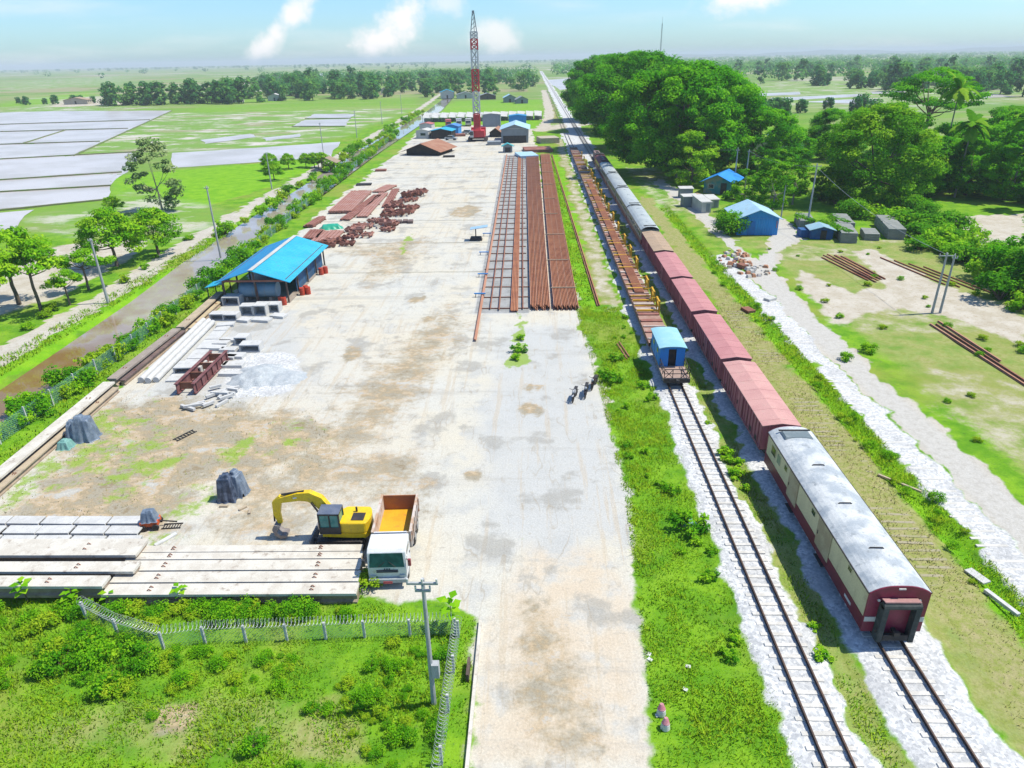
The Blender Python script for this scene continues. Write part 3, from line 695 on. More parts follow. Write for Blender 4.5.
def coupler(parent, y, d):
    m = MB(); m.box((0, y + d * .18, .72), (.16, .5, .14)); m.box((0, y + d * .45, .72), (.26, .16, .26))
    for s in (-1, 1):
        m.tube((s * .72, y, .8), (s * .72, y + d * .3, .8), .07, n=10); m.tube((s * .72, y + d * .3, .8), (s * .72, y + d * .34, .8), .17, n=14)
    m.build('coupler', M_DARK, parent)

Z0 = 0.30        # top of rail
# --- cream and maroon coach nearest the camera
def near_coach():
    L, W, ze, zt, zf = 14.5, 2.62, 2.66, 3.06, 0.5
    t = thing('passenger_coach', 'cream and maroon coach with weathered silver roof, last vehicle of the train', 'train coach', (16.05, 23.9, Z0))
    h = W / 2
    MB().prism([(-h, 1.22), (h, 1.22), (h, ze - .02), (-h, ze - .02)], 0.12, L - .12).build('body', M_CREAM, t)
    MB().prism([(-h - .015, zf), (h + .015, zf), (h + .015, 1.22), (-h - .015, 1.22)], 0.10, L - .10).build('lower_body', M_MAROON, t)
    MB().prism(arch(W, ze, zt, 12, .05), 0.05, L - .05).build('roof', M_COACHROOF, t, smooth=False)
    m = MB()
    for s in (-1, 1): m.box((s * (h + .045), L / 2, ze - .03), (.07, L - .1, .07))
    m.build('gutter', M_DARK, t)
    for y0, y1, nm in ((0.0, .12, 'end_wall'), (L - .12, L, 'end_wall')):
        pr = [(-h - .01, zf - .05), (h + .01, zf - .05), (h + .01, ze)] + [(x, z - .004) for x, z in arch(W, ze, zt, 12, 0)[:13][::-1]][1:-1] + [(-h - .01, ze)]
        e = MB().prism(pr, y0, y1).build(nm, M_ENDRED, t)
        if y0 == 0:
            s_ = MB()
            for s in (-1, 1): s_.box((s * (h - .26), -.012, 1.18), (.52, .02, .26))
            s_.build('stripe', M_WHITE, e)
            for s in (-1, 1): MB().tube((s * (h - .42), 0, 2.28), (s * (h - .42), -.06, 2.28), .06, n=10).build('tail_lamp', M_WHITE, e)
            MB().box((0, -.03, 2.92), (.3, .05, .06)).build('lamp_bracket', M_WHITE, e)
    # gangway with rubber bellows standing proud of the end
    g = MB()
    for s in (-1, 1): g.box((s * .70, -.24, 1.22), (.24, .44, 1.95))
    g.tube((-.82, -.30, 2.22), (.82, -.30, 2.22), .17, n=12); g.box((0, -.2, .36), (1.5, .4, .16))
    gw = g.build('gangway', M_BELLOWS, t)
    MB().box((0, -.06, 1.3), (1.16, .06, 1.75)).build('gangway_door', M_ENDRED, gw)
    MB().box((0, -.2, 2.42), (1.56, .34, .05), rx=R(-12)).build('hood', mat('hood_pink', (0.50, 0.28, 0.27), rough=.6), gw)
    MB().box((0, -.42, .5), (1.1, .05, .3)).build('fall_plate', M_DARK, gw)
    def win(y, w, z, hh, nm='window', mt=M_GLASS, d=.012, s=-1):
        f = MB().box((s * (h + .004), y, z), (.02, w + .1, hh + .1)).build(nm, M_CREAM if nm != 'door' else mt, t)
        if nm == 'window': MB().box((s * (h + .012), y, z), (.02, w, hh)).build('pane', mt, f)
    M_DOOR = mat('coach_door', (0.50, 0.42, 0.26), (0.42, 0.33, 0.2), 1.2)
    for s in (-1, 1):
        win(13.2, .7, 2.0, .55, s=s); win(12.2, .55, 2.0, .6, mt=mat('frosted_glass', (0.33, 0.35, 0.3), rough=.2), s=s); win(11.0, .4, 2.15, .3, s=s); win(6.6, .45, 2.2, .28, s=s); win(2.0, .35, 2.3, .22, s=s)
        for y, w in ((9.6, 1.5), (5.0, 1.7)):
            d = MB().box((s * (h + .02), y, 1.75), (.03, w, 1.75)).build('door', M_DOOR, t)
            MB().box((s * (h + .04), y + w * .4, 1.65), (.03, .05, .2)).build('handle', M_DARK, d)
            MB().box((s * (h - .05), y, .36), (.32, w * .6, .05)).build('step', M_DARK, t)
        MB().box((s * (h + .022), 1.6, .85), (.012, .7, .14)).build('number_plate', M_WHITE, t)
    for y in (2.6, 6.2, 9.9):
        v = MB(); v.path([(-.35, y, 3.03), (-.28, y, 3.10), (.25, y - .03, 3.12), (.35, y, 3.04)], .03); v.build('roof_handrail', M_DARK, t)
    v = MB(); v.box((0, 13.4, 3.06), (1.7, .9, .10), top=(.9, .8)); vv_ = v.build('roof_unit', mat('roof_unit_grey', (0.13, 0.17, 0.19), (0.2, 0.24, 0.26), 1.5), t)
    MB().box((0, 13.9, 3.09), (1.9, .12, .06)).build('rim', M_DARK, vv_)
    m = MB(); m.box((0, L / 2, .45), (1.9, L - .8, .2)); m.box((-.5, 7.4, .25), (1.0, 2.2, .4)); m.box((.6, 6.2, .28), (.7, 1.2, .4)); m.build('underframe', M_DARK, t)
    bogie(t, 2.4, .1); bogie(t, L - 2.4, .1); coupler(t, 0, -1); coupler(t, L, 1)
near_coach()

# --- boxcars
def boxcar(y0, label, roof, L=10.2, name='boxcar', body=None):
    body = body or M_BROWNWAG
    W, ze, zt, zf = 2.30, 2.38, 2.56, 0.6
    t = thing(name, label, 'boxcar', (16.0, y0, Z0), 0, 'boxcars of the train')
    h = W / 2
    b = MB(); b.prism([(-h, zf), (h, zf), (h, ze), (0, zt - .05), (-h, ze)], 0.0, L); b.build('body', body, t)
    rb = MB()
    for s in (-1, 1):
        k = 0
        for i in range(17):
            y = .12 + i * (L - .24) / 16
            if abs(y - L / 2) < .8: continue
            rb.box((s * (h + .035), y, (zf + ze) / 2), (.07, .07, ze - zf - .04))
        rb.box((s * (h + .03), L / 2, ze - .05), (.06, L, .08)); rb.box((s * (h + .03), L / 2, zf + .05), (.08, L, .12))
    for y, q in ((0, -1), (L, 1)):
        for x in (-.75, -.25, .25, .75): rb.box((x, y + q * .03, (zf + ze) / 2 + .02), (.07, .07, ze - zf))
    rb.build('rib', body, t)
    r = MB(); e = .09
    r.add([(-h - e, -.08, ze + .01), (0, -.08, zt), (h + e, -.08, ze + .01), (-h - e, L + .08, ze + .01), (0, L + .08, zt), (h + e, L + .08, ze + .01),
           (-h - e, -.08, ze - .05), (0, -.08, zt - .05), (h + e, -.08, ze - .05), (-h - e, L + .08, ze - .05), (0, L + .08, zt - .05), (h + e, L + .08, ze - .05)],
          [(0, 1, 4, 3), (1, 2, 5, 4), (6, 9, 10, 7), (7, 10, 11, 8), (0, 6, 7, 1), (1, 7, 8, 2), (3, 4, 10, 9), (4, 5, 11, 10), (0, 3, 9, 6), (2, 8, 11, 5)])
    for i in range(7): 
        y = .6 + i * (L - 1.2) / 6
        for s in (-1, 1): r.bar((0, y, zt + .005), (s * (h + e), y, ze + .012), .03, .012)
    r.build('roof', roof, t)
    for s in (-1, 1):
        d = MB(); d.box((s * (h + .05), L / 2, (zf + ze) / 2), (.06, 1.5, ze - zf - .15)); 
        for q in (-.7, 0, .7): d.box((s * (h + .09), L / 2 + q, (zf + ze) / 2), (.05, .07, ze - zf - .2))
        dd = d.build('door', body, t)
        MB().box((s * (h + .12), L / 2 + .4, 1.35), (.04, .06, .3)).build('handle', M_DARK, dd)
        v = MB()
        for y in (1.2, 2.4, L - 2.4, L - 1.2): v.box((s * (h + .012), y, .86), (.03, .42, .36))
        v.build('vent', M_DARK, t)
    MB().box((0, L / 2, .5), (1.8, L, .2)).build('underframe', M_DARK, t)
    bogie(t, 1.7, .1, 1.5); bogie(t, L - 1.7, .1, 1.5); coupler(t, 0, -1); coupler(t, L, 1)
boxcar(39.7, 'dusty pink boxcar coupled directly behind the cream and maroon coach', M_PINKROOF2)
boxcar(50.7, 'dusty pink boxcar level with the blue caboose, second behind the cream coach', M_PINKROOF)
boxcar(62.0, 'dull red boxcar level with the nearest yellow frames, third behind the cream coach', M_PINKROOF)
boxcar(73.1, 'dull red boxcar next to the tan roofed boxcar', M_PINKROOF)
boxcar(84.3, 'boxcar with a rusty tan roof between the red boxcars and the grey coaches', M_TANROOF)
M_GREYSIDE = mat('grey_cream_side', (0.40, 0.38, 0.29), (0.34, 0.31, 0.23), 0.6)
def far_coach(y0, L, label, roof=None, side=None, low=None, cat='train coach', group='grey roofed coaches of the train'):
    W, ze, zt, zf = 2.45, 2.55, 3.0, .5; h = W / 2
    t = thing('passenger_coach', label, cat, (16.0, y0, Z0), 0, group)
    MB().prism([(-h, 1.2), (h, 1.2), (h, ze - .02), (-h, ze - .02)], 0, L).build('body', side or M_GREYSIDE, t)
    MB().prism([(-h - .01, zf), (h + .01, zf), (h + .01, 1.2), (-h - .01, 1.2)], 0.0, L).build('lower_body', low or M_MAROON, t)
    MB().prism(arch(W, ze, zt, 8, .05), -.03, L + .03).build('roof', roof or M_GREYROOF, t)
    for y in (0.6, L - .6):
        MB().box((0, y, zt + .03), (1.7, .12, .09)).build('roof_rib', M_DARK, t)
    for k in range(3): MB().box((0, 3 + k * (L - 6) / 2, zt + .03), (.5, .5, .12), top=(.6, .6)).build('roof_vent', M_GREYROOF, t)
    n = int(L / 1.5)
    for i in range(n):
        for s in (-1, 1): MB().box((s * (h + .008), 1.2 + i * (L - 2.4) / (n - 1), 1.9), (.02, .8, .6)).build('window', M_GLASS, t)
    MB().box((0, L / 2, .5), (1.8, L - .4, .3)).build('underframe', M_DARK, t)
    MB().box((0, -.15, 1.4), (1.1, .35, 1.9)).build('gangway', M_BELLOWS, t)
    bogie(t, 2.2, .1); bogie(t, L - 2.2, .1)
far_coach(95.1, 15.6, 'grey roofed coach coupled behind the tan boxcar, nearest of the grey coaches')
far_coach(111.4, 15.8, 'grey roofed coach second from the tan boxcar')
far_coach(128, 16.2, 'grey roofed coach with tree shade painted into its roof', mat('painted_shade_roof', (0.38, 0.42, 0.44), (0.44, 0.48, 0.49), .4, rough=.6))  # darker copy of the grey roof colour paints in the tree shade
far_coach(145, 15.6, 'grey roofed coach farthest from the camera, next to the maroon carriage')
far_coach(161.4, 11.5, 'carriage with a dark maroon roof behind the grey coaches', mat('maroon_roof', (0.16, 0.05, 0.06), (0.2, 0.07, 0.07), .5), M_MAROON, M_MAROON, 'train coach', None)
def locomotive():
    t = thing('diesel_locomotive', 'dark maroon diesel locomotive at the far head of the train', 'locomotive', (16.0, 173.6, Z0))
    MB().box((0, 6, .75), (2.4, 12, .3)).build('frame', M_DARK, t)
    MB().box((0, 7.2, 1.7), (1.6, 8.6, 1.6), top=(.85, .98)).build('hood', mat('loco_grey', (0.28, 0.2, 0.19), (0.2, 0.12, 0.12), 1), t)
    c = MB().box((0, 1.7, 1.85), (2.4, 2.4, 1.9), top=(.9, .95)).build('cab', M_MAROON, t)
    MB().box((0, .48, 2.2), (1.8, .06, .6)).build('window', M_GLASS, c)
    MB().prism(arch(2.3, 2.75, 3.0, 8), .4, 3.0).build('roof', M_DARK, t)
    for y in (5, 7, 9): MB().tube((0, y, 2.48), (0, y, 2.62), .4, n=14).build('fan', M_DARK, t)
    bogie(t, 2.4, .1); bogie(t, 9.6, .1)
locomotive()

# --- blue caboose
def caboose():
    M_BLUE = mat('caboose_blue', (0.015, 0.23, 0.66), (0.02, 0.26, 0.70), 1.0, rough=.5, dirt=(0.03, 0.12, 0.3), dscale=2)
    M_BLUEROOF = mat('caboose_roof', (0.30, 0.58, 0.68), (0.36, 0.63, 0.72), .8, rough=.5)
    M_DECK = mat('plank_deck', (0.42, 0.30, 0.25), (0.34, 0.24, 0.2), 1.5, bump=.3)
    t = thing('caboose', 'bright blue caboose with railed platform at the near end of the flat wagons', 'caboose', (11.4, 50.4, Z0))
    L = 7.0; h = 1.02
    MB().box((0, L / 2, .72), (2.15, L, .2)).build('deck', M_DECK, t)
    MB().box((0, L / 2, .52), (1.9, L - .2, .2)).build('underframe', M_DARK, t)
    y0, y1, ze, zt = 2.4, 6.7, 2.50, 2.64
    b = MB()
    for s in (-1, 1): b.box((s * (h - .03), (y0 + y1) / 2, .82 + .8), (.06, y1 - y0, 1.6))
    b.box((0, y1 - .03, 1.62), (2 * h - .12, .06, 1.6))
    for s in (-1, 1): b.box((s * .64, y0 + .03, 1.62), (.64, .06, 1.6))
    b.box((0, y0 + .03, 2.38), (.66, .055, .1))
    b.box((0, y0 + .02, 2.47), (1.9, .06, .2), top=(.7, 1))
    for s in (-1, 1):
        for k in range(4): b.box((s * (h + .01), y0 + .3 + k * 1.15, 1.62), (.03, .05, 1.56))
    b.build('cabin', M_BLUE, t)
    MB().box((0, (y0 + y1) / 2, .84), (1.9, y1 - y0 - .2, .04)).build('cabin_floor', M_DARK, t)
    MB().box((.02, y0 + .35, 1.6), (.62, .05, 1.5)).build('door', M_DARK, t)
    for s in (-1, 1):
        for y in (3.5, 5.4):
            w = MB().box((s * (h + .01), y, 1.85), (.03, .7, .5)).build('window', M_BLUE, t); MB().box((s * (h + .02), y, 1.85), (.03, .58, .4)).build('pane', M_GLASS, w)
    MB().prism(arch(2 * h, ze, zt, 10, .12, .06), y0 - .2, y1 + .15).build('roof', M_BLUEROOF, t)
    rl = MB()
    for (xa, ya, xb, yb) in ((-1, .08, 1, .08), (-1, .08, -1, 2.3), (1, .08, 1, 2.3)):
        n = max(2, int(math.hypot(xb - xa, yb - ya) / .62))
        for i in range(n + 1):
            f = i / n; x = xa + (xb - xa) * f; y = ya + (yb - ya) * f
            rl.bar((x, y, .8), (x, y, 1.55), .05)
        for z in (1.18, 1.55): rl.bar((xa, ya, z), (xb, yb, z), .05)
    rl.bar((-.95, .06, .84), (-.35, .06, 1.5), .04); rl.bar((-.35, .06, .84), (-.95, .06, 1.5), .04); rl.bar((.95, .06, .84), (.35, .06, 1.5), .04); rl.bar((.35, .06, .84), (.95, .06, 1.5), .04)
    rl.build('railing', M_DARK, t)
    rl = MB()
    for i in range(5): rl.bar((-1 + i * .5, 6.9, .8), (-1 + i * .5, 6.9, 1.55), .05)
    for z in (1.18, 1.55): rl.bar((-1, 6.9, z), (1, 6.9, z), .05)
    rl.build('railing', M_DARK, t)
    MB().box((0, -.02, .62), (2.1, .12, .36)).build('buffer_beam', M_DARK, t)
    MB().tube((-.8, 6.75, 1.2), (-.8, 7.0, 1.2), .3, n=14).build('brake_wheel', M_DARK, t)
    coupler(t, 0, -1); coupler(t, L, 1); bogie(t, 1.6, .08, 1.3); bogie(t, L - 1.6, .08, 1.3)
caboose()

# --- flat wagons with yellow frames
M_WDECK = mat('wagon_deck', (0.36, 0.215, 0.165), (0.27, 0.145, 0.105), .9, dirt=(0.48, 0.36, 0.3), dscale=1.3, bump=.3)
M_WSIDE = mat('wagon_side', (0.23, 0.085, 0.06), (0.3, 0.14, 0.11), 1.0)
M_YEL = mat('yellow_steel', (0.80, 0.46, 0.015), (0.68, 0.36, 0.02), 1.5, rough=.5)
M_PLANK = mat('pale_plank', (0.52, 0.44, 0.39), (0.43, 0.34, 0.29), 1.5)
frames = {0: (8.2, 11.4), 1: (2., 10.4,), 2: (2.6, 8.8,), 3: (3., 10.2,), 4: (4., 11.2), 5: (4., 11.0,), 6: (4.4, 11), 7: (1.5, 8.0,), 8: (4, 11.0,), 9: (6.,)}
wl = {0: 'flat wagon with two yellow frames, coupled behind the blue caboose', 1: 'second flat wagon behind the blue caboose, at the near end of the rail bundle', 2: 'third flat wagon from the blue caboose, under the rail bundle', 3: 'fourth flat wagon from the blue caboose, under the rail bundle', 4: 'fifth flat wagon from the blue caboose, near the far end of the rail bundle'}
def flat_wagon(k):
    L, W = 13.1, 2.15; r = random.Random(k)
    t = thing('flat_wagon', wl.get(k, 'rusty flat wagon far along the row, behind the rail bundle'), 'flat wagon', (11.4, 58.0 + 13.6 * k, Z0), 0, 'flat wagons on the left track')
    MB().box((0, L / 2, .78), (W, L, .10)).build('deck', M_WDECK, t)
    m = MB()
    for s in (-1, 1): m.box((s * (W / 2 - .04), L / 2, .62), (.1, L, .30))
    m.box((0, L / 2, .58), (.5, L - .3, .26))
    for q in (0.06, L - .06): m.box((0, q, .64), (W, .12, .28))
    m.build('side_sill', M_WSIDE, t)
    for i in range(8):
        y = .8 + i * 1.64 + r.uniform(-.15, .15)
        MB().box((r.uniform(-.05, .05), y, .89), (W * .96, r.choice((.22, .3, .55)), .10)).build('crossbeam', M_PLANK if r.random() < .6 else M_WSIDE, t)
    for y in frames.get(k, ()):
        f = MB()
        f.bar((-W / 2, y, 1.02), (W / 2 + .06, y, 1.02), .2, .15); f.bar((W / 2 + .06, y, .6), (W / 2 + .06, y, 2.0), .18); f.bar((W / 2 + .06, y + 1.5, .6), (W / 2 + .06, y + 1.5, 2.0), .18)
        f.bar((W / 2 + .06, y, 1.9), (W / 2 + .06, y + 1.5, 1.9), .15); f.bar((W / 2 + .06, y, 1.1), (W / 2 + .06, y + 1.5, 1.85), .07); f.bar((-W / 2, y + 1.5, 1.02), (W / 2 + .06, y + 1.5, 1.02), .12)
        f.bar((W / 2 + .06, y + 1.5, 1.9), (W / 2 - .7, y + 1.5, 1.75), .08)
        f.build('stanchion_frame', M_YEL, t)
    bogie(t, 2.0, .08, 1.5); bogie(t, L - 2.0, .08, 1.5); coupler(t, 0, -1); coupler(t, L, 1)
for k in range(11): flat_wagon(k)
M_RUST = mat('rusty_rail', (0.44, 0.185, 0.095), (0.33, 0.125, 0.065), 0.5, dirt=(0.33, 0.15, 0.08), dscale=2.0, bump=.3)
M_RUST2 = mat('dark_rust', (0.21, 0.085, 0.05), (0.26, 0.11, 0.065), .7, bump=.3)
M_RUST3 = mat('dusty_rust', (0.50, 0.25, 0.16), (0.42, 0.2, 0.12), .6, bump=.3)
def rail_run(name, label, cat, x0, y0, x1, y1, z, m, group=None, w=1.0):
    """one loose rail lying from one point to another"""
    L = math.hypot(x1 - x0, y1 - y0)
    key = (round(L, 1), m.name, w)
    if key not in RUNS:
        RUNS[key] = MB().prism([(a * w, b) for a, b in RAILP], 0, L).build(name, m); o = RUNS[key]
    else:
        o = RUNS[key].copy(); link(o)
    o.location = (x0, y0, z); o.rotation_euler = (0, 0, math.atan2(y1 - y0, x1 - x0) - math.pi / 2)
    return setp(o, label, cat, group)
RUNS = {}
for i in range(8):
    rail_run('steel_rail', 'long rusty rail in the bundle lying along the decks of the flat wagons', 'rail', 10.98 + i * .13, 72.2, 11.0 + i * .13, 148 , Z0 + .95, M_RUST, 'rails bundled on the flat wagons')

# ---------------------------------------------------------------- rails stacked in the yard
LBL_A = 'rusty steel rail in the wide stack beside the green strip of the yard'
LBL_B = 'rusty steel rail in the narrower left half of the rail stack'
for lay in range(3):
    for i in range(17): rail_run('steel_rail', LBL_A, 'rail', 2.15 + i * .16 + .05 * (lay % 2), 70.4 + .3 * math.sin(i * 2.1 + lay), 2.02 + i * .155, 200 + .3 * math.sin(i * 2.1 + lay), .02 + lay * .17, (M_RUST, M_RUST2, M_RUST)[lay % 3] if i % 5 else M_RUST3, 'rails of the stack, right half', 1.0)
    for i in range(13): rail_run('steel_rail', LBL_B, 'rail', -.35 + i * .17, 70.5 + .4 * math.sin(i * 1.3 + lay), -1.9 + i * .27, 200 + .4 * math.sin(i * 1.3 + lay), .02 + lay * .17, (M_RUST2, M_RUST, M_RUST)[lay % 3] if i % 4 else M_RUST3, 'rails of the stack, left half', 1.0)
PL = MB().box((0, 0, 0), (2.9, .14, .08)).build('spacer_plank', mat('pale_wood', (0.50, 0.40, 0.26), (0.42, 0.34, 0.24), 2), loc=(3.4, 76.5, .58))
setp(PL, 'pale wooden spacer laid across the rusty rail stack', 'plank', 'spacers across the rail stack')
for y in (88.5, 103, 118, 132, 148, 165, 180): copy_thing(PL, (3.1 if y % 2 else 2.6, y, .58), 0.02)
rail_run('steel_rail', 'long orange rusty rail along the left edge of the rail racks', 'rail', -5.65, 61.3, -7.4, 201, .16, M_RUST3, None, 2.6)
rail_run('steel_rail', 'thin dark rail in the middle of the open rack left of the stack', 'rail', -3.75, 70, -5.4, 195, .16, M_RUST2, None, 1.3)
for xx in (-4.7, -1.2): rail_run('steel_rail', 'thin dark rail lying loose in the open rack', 'rail', xx, 70.4, xx - 1.75, 196, .16, M_RUST2, 'loose rails of the open rack', 1.2)
for i in range(5): rail_run('steel_rail', 'rusty rail of the narrow bundle lying on the cross bars', 'rail', -2.45 + i * .17, 69.6, -4.1 + i * .17, 198, .16, M_RUST, 'rails of the narrow bundle', 1.2)
cb = None
for i in range(34):
    y = 70.8 + i * 3.85; x = -3.2 - 1.75 * (y - 70) / 130
    if cb is None:
        cb = MB().box((0, 0, .08), (5.2, .09, .10)).build('cross_bar', M_RUST2, loc=(x, y)); setp(cb, 'dark steel bar laid across under the open rail rack', 'steel bar', 'bars under the rail rack')
    else: copy_thing(cb, (x + rng.uniform(-.3, .3), y), rng.uniform(-.03, .03))
for i, q in enumerate(((-6.13, 74.99), (-6.31, 82.91), (-7.12, 104.7), (-6.86, 93.48))):
    t = thing('blue_trestle', 'small blue steel trestle at the left edge of the rail racks', 'trestle', q, 0, 'blue trestles by the rail racks')
    MB().box((0, 0, .42), (1.3, .22, .1)).build('top_bar', mat('trestle_blue', (0.03, 0.22, 0.55), rough=.5) if i == 0 else bpy.data.materials['trestle_blue'], t)
    for s in (-1, 1): MB().bar((s * .5, -.2, 0), (s * .45, 0, .4), .06).build('leg', M_DARK, t)
for (a, b, m_) in (((6.85, 71.3), (4.95, 200), M_RUST2), ((7.1, 71.5), (5.2, 200), M_RUST)):
    rail_run('steel_rail', 'pair of single rusty rails lying along the green strip', 'rail', a[0], a[1], b[0], b[1], .05, m_, 'rails along the green strip', 1.5)
for a, b in (((7.77, 60.29), (8.26, 56.73)), ((8.01, 60.78), (8.5, 57.18))):
    rail_run('steel_rail', 'short rusty rail offcut in the grass left of the blue caboose', 'rail', a[0], a[1], b[0], b[1], .05, M_RUST2, 'rail offcuts by the caboose', 1.5)

# ---------------------------------------------------------------- long concrete beams at the left edge and in front
M_BEAM = mat('cast_concrete', (0.69, 0.655, 0.58), (0.60, 0.555, 0.48), 1.2, dirt=(0.40, 0.34, 0.28), dscale=1.8, bump=.2)
M_BEAM2 = mat('brown_concrete', (0.30, 0.25, 0.21), (0.38, 0.32, 0.27), 1.2, dirt=(0.2, 0.15, 0.12), dscale=1.5, bump=.2)
M_BEAM3 = mat('tan_concrete', (0.52, 0.42, 0.29), (0.44, 0.36, 0.26), 1.2, dirt=(0.33, 0.26, 0.2), dscale=1.5, bump=.2)
M_PRECAST = mat('precast_white', (0.63, 0.63, 0.62), (0.56, 0.56, 0.55), 1.5, dirt=(0.47, 0.46, 0.43), dscale=2.0, bump=.2)
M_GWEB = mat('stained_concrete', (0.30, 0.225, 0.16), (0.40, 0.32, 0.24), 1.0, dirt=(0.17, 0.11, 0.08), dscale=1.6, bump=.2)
def beam(label, p0, p1, w, h, m, z=0.0, group=None, fl=0.0):
    """I-shaped bridge girder: wide top flange, narrower web, bottom bulb"""
    L = math.hypot(p1[0] - p0[0], p1[1] - p0[1]); a = w / 2
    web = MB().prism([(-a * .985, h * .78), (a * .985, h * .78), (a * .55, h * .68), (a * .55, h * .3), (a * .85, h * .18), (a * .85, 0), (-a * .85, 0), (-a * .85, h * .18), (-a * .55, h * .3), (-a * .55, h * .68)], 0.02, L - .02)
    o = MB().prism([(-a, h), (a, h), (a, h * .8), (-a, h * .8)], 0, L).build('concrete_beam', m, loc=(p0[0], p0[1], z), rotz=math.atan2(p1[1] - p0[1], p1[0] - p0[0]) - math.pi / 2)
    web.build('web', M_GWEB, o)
    hooks = MB()
    for y in (L * .18, L * .82):
        for s in (-1, 1): hooks.path([(s * a * .3, y - .12, h - .02), (s * a * .3, y, h + .10), (s * a * .3, y + .12, h - .02)], .025)
    hooks.build('lifting_loop', M_RUST2, o)
    return setp(o, label, 'concrete beam', group)
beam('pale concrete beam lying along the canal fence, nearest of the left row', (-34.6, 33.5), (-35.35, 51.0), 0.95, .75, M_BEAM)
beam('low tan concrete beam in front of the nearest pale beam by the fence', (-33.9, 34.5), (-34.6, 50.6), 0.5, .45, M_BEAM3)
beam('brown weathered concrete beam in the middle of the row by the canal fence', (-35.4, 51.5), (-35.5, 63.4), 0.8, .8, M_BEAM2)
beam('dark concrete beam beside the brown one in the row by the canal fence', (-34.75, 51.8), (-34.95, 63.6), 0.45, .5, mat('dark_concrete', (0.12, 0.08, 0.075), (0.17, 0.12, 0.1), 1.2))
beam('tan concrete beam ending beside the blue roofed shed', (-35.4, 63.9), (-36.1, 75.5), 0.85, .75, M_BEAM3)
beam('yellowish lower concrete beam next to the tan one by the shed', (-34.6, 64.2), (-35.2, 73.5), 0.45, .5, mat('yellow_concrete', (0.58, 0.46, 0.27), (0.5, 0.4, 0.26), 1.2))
yb = [26.2, 27.1, 28.0, 28.75, 29.35]
names = ['front concrete girder of the right hand pile, facing the wire fence', 'second girder from the fence in the right hand pile', 'third girder from the fence in the right hand pile', 'fourth girder from the fence in the right hand pile', 'rear girder of the right hand pile, next to the excavator']
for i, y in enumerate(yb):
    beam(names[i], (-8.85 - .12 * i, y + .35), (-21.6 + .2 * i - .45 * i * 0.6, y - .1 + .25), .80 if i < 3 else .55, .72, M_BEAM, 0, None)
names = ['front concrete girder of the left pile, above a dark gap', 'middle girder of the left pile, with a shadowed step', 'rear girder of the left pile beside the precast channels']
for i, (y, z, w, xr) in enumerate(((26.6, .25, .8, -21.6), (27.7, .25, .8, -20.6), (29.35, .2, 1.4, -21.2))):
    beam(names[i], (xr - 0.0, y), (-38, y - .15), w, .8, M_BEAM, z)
for q in (-22.5, -30, -37):
    o = MB().box((0, 0, .12), (.4, 4.6, .24)).build('bearer_block', M_BEAM2, loc=(q, 28, .02)); setp(o, 'dark concrete bearer under the left pile of girders', 'concrete block', 'bearers under the left girders')
# precast channels behind the left pile
def channel_mb(L=1.9, w=.75, h=.38):
    a = w / 2
    return MB().prism([(-a, 0), (-a, h), (a, h), (a, 0), (a - .09, 0), (a - .09, h - .1), (-a + .09, h - .1), (-a + .09, 0)], 0, L)
ch = channel_mb().build('precast_channel', M_PRECAST, loc=(-30, 30.7, 0), rotz=R(-90), smooth=False, bevel=.015)
setp(ch, 'white precast concrete channel in rows behind the left girders', 'concrete channel', 'precast channels behind the girders')
first = True
for r_ in range(3):
    for c_i in range(6):
        p = (-34.3 + c_i * 2.02 + .35 * r_ * -1 + rng.uniform(-.05, .05), 30.75 + r_ * .92, 0)
        if first: ch.location = p; first = False
        else: copy_thing(ch, p, R(-90) + rng.uniform(-.02, .02))
# round piles and flat slabs near the left edge
for i, (a, b, r) in enumerate((((-33.45, 52.3), (-34.55, 67.2), .27), ((-32.8, 52.2), (-33.9, 67.0), .27), ((-32.2, 52.4), (-33.3, 66.6), .25))):
    o = MB().tube((a[0], a[1], r), (b[0], b[1], r), r, n=16).build('concrete_pile', M_PRECAST, smooth=False)
    setp(o, ('round white concrete pile nearest the beams by the fence', 'middle one of three round white concrete piles', 'round white concrete pile next to the flat white slabs')[i], 'concrete pile')
for i in range(6):
    o = MB().box((0, 0, 0), (1.3, 2.3, .16)).build('concrete_slab', M_PRECAST, loc=(-30.9 - .19 * i + .05, 53.6 + i * 2.4, .08 + .002 * i), rotz=.06, bevel=.01)
    setp(o, 'flat white concrete slab in the row beside the round piles', 'concrete slab', 'slabs beside the round piles')
def culvert(q, w, d, h, label, grp, rz=0.0, back=True):
    """open-fronted precast box"""
    th = .11
    m = MB(); m.box((0, d / 2, th / 2), (w, d, th)); m.box((0, d / 2, h - th / 2), (w, d, th))
    for s in (-1, 1): m.box((s * (w / 2 - th / 2), d / 2, h / 2), (th, d, h - 2 * th))
    if back: m.box((0, d - th / 2, h / 2), (w - 2 * th, th, h - 2 * th))
    o = m.build('culvert_box', M_PRECAST, loc=q, rotz=rz)
    return setp(o, label, 'culvert box', grp)
CG = 'precast boxes near the blue shed'
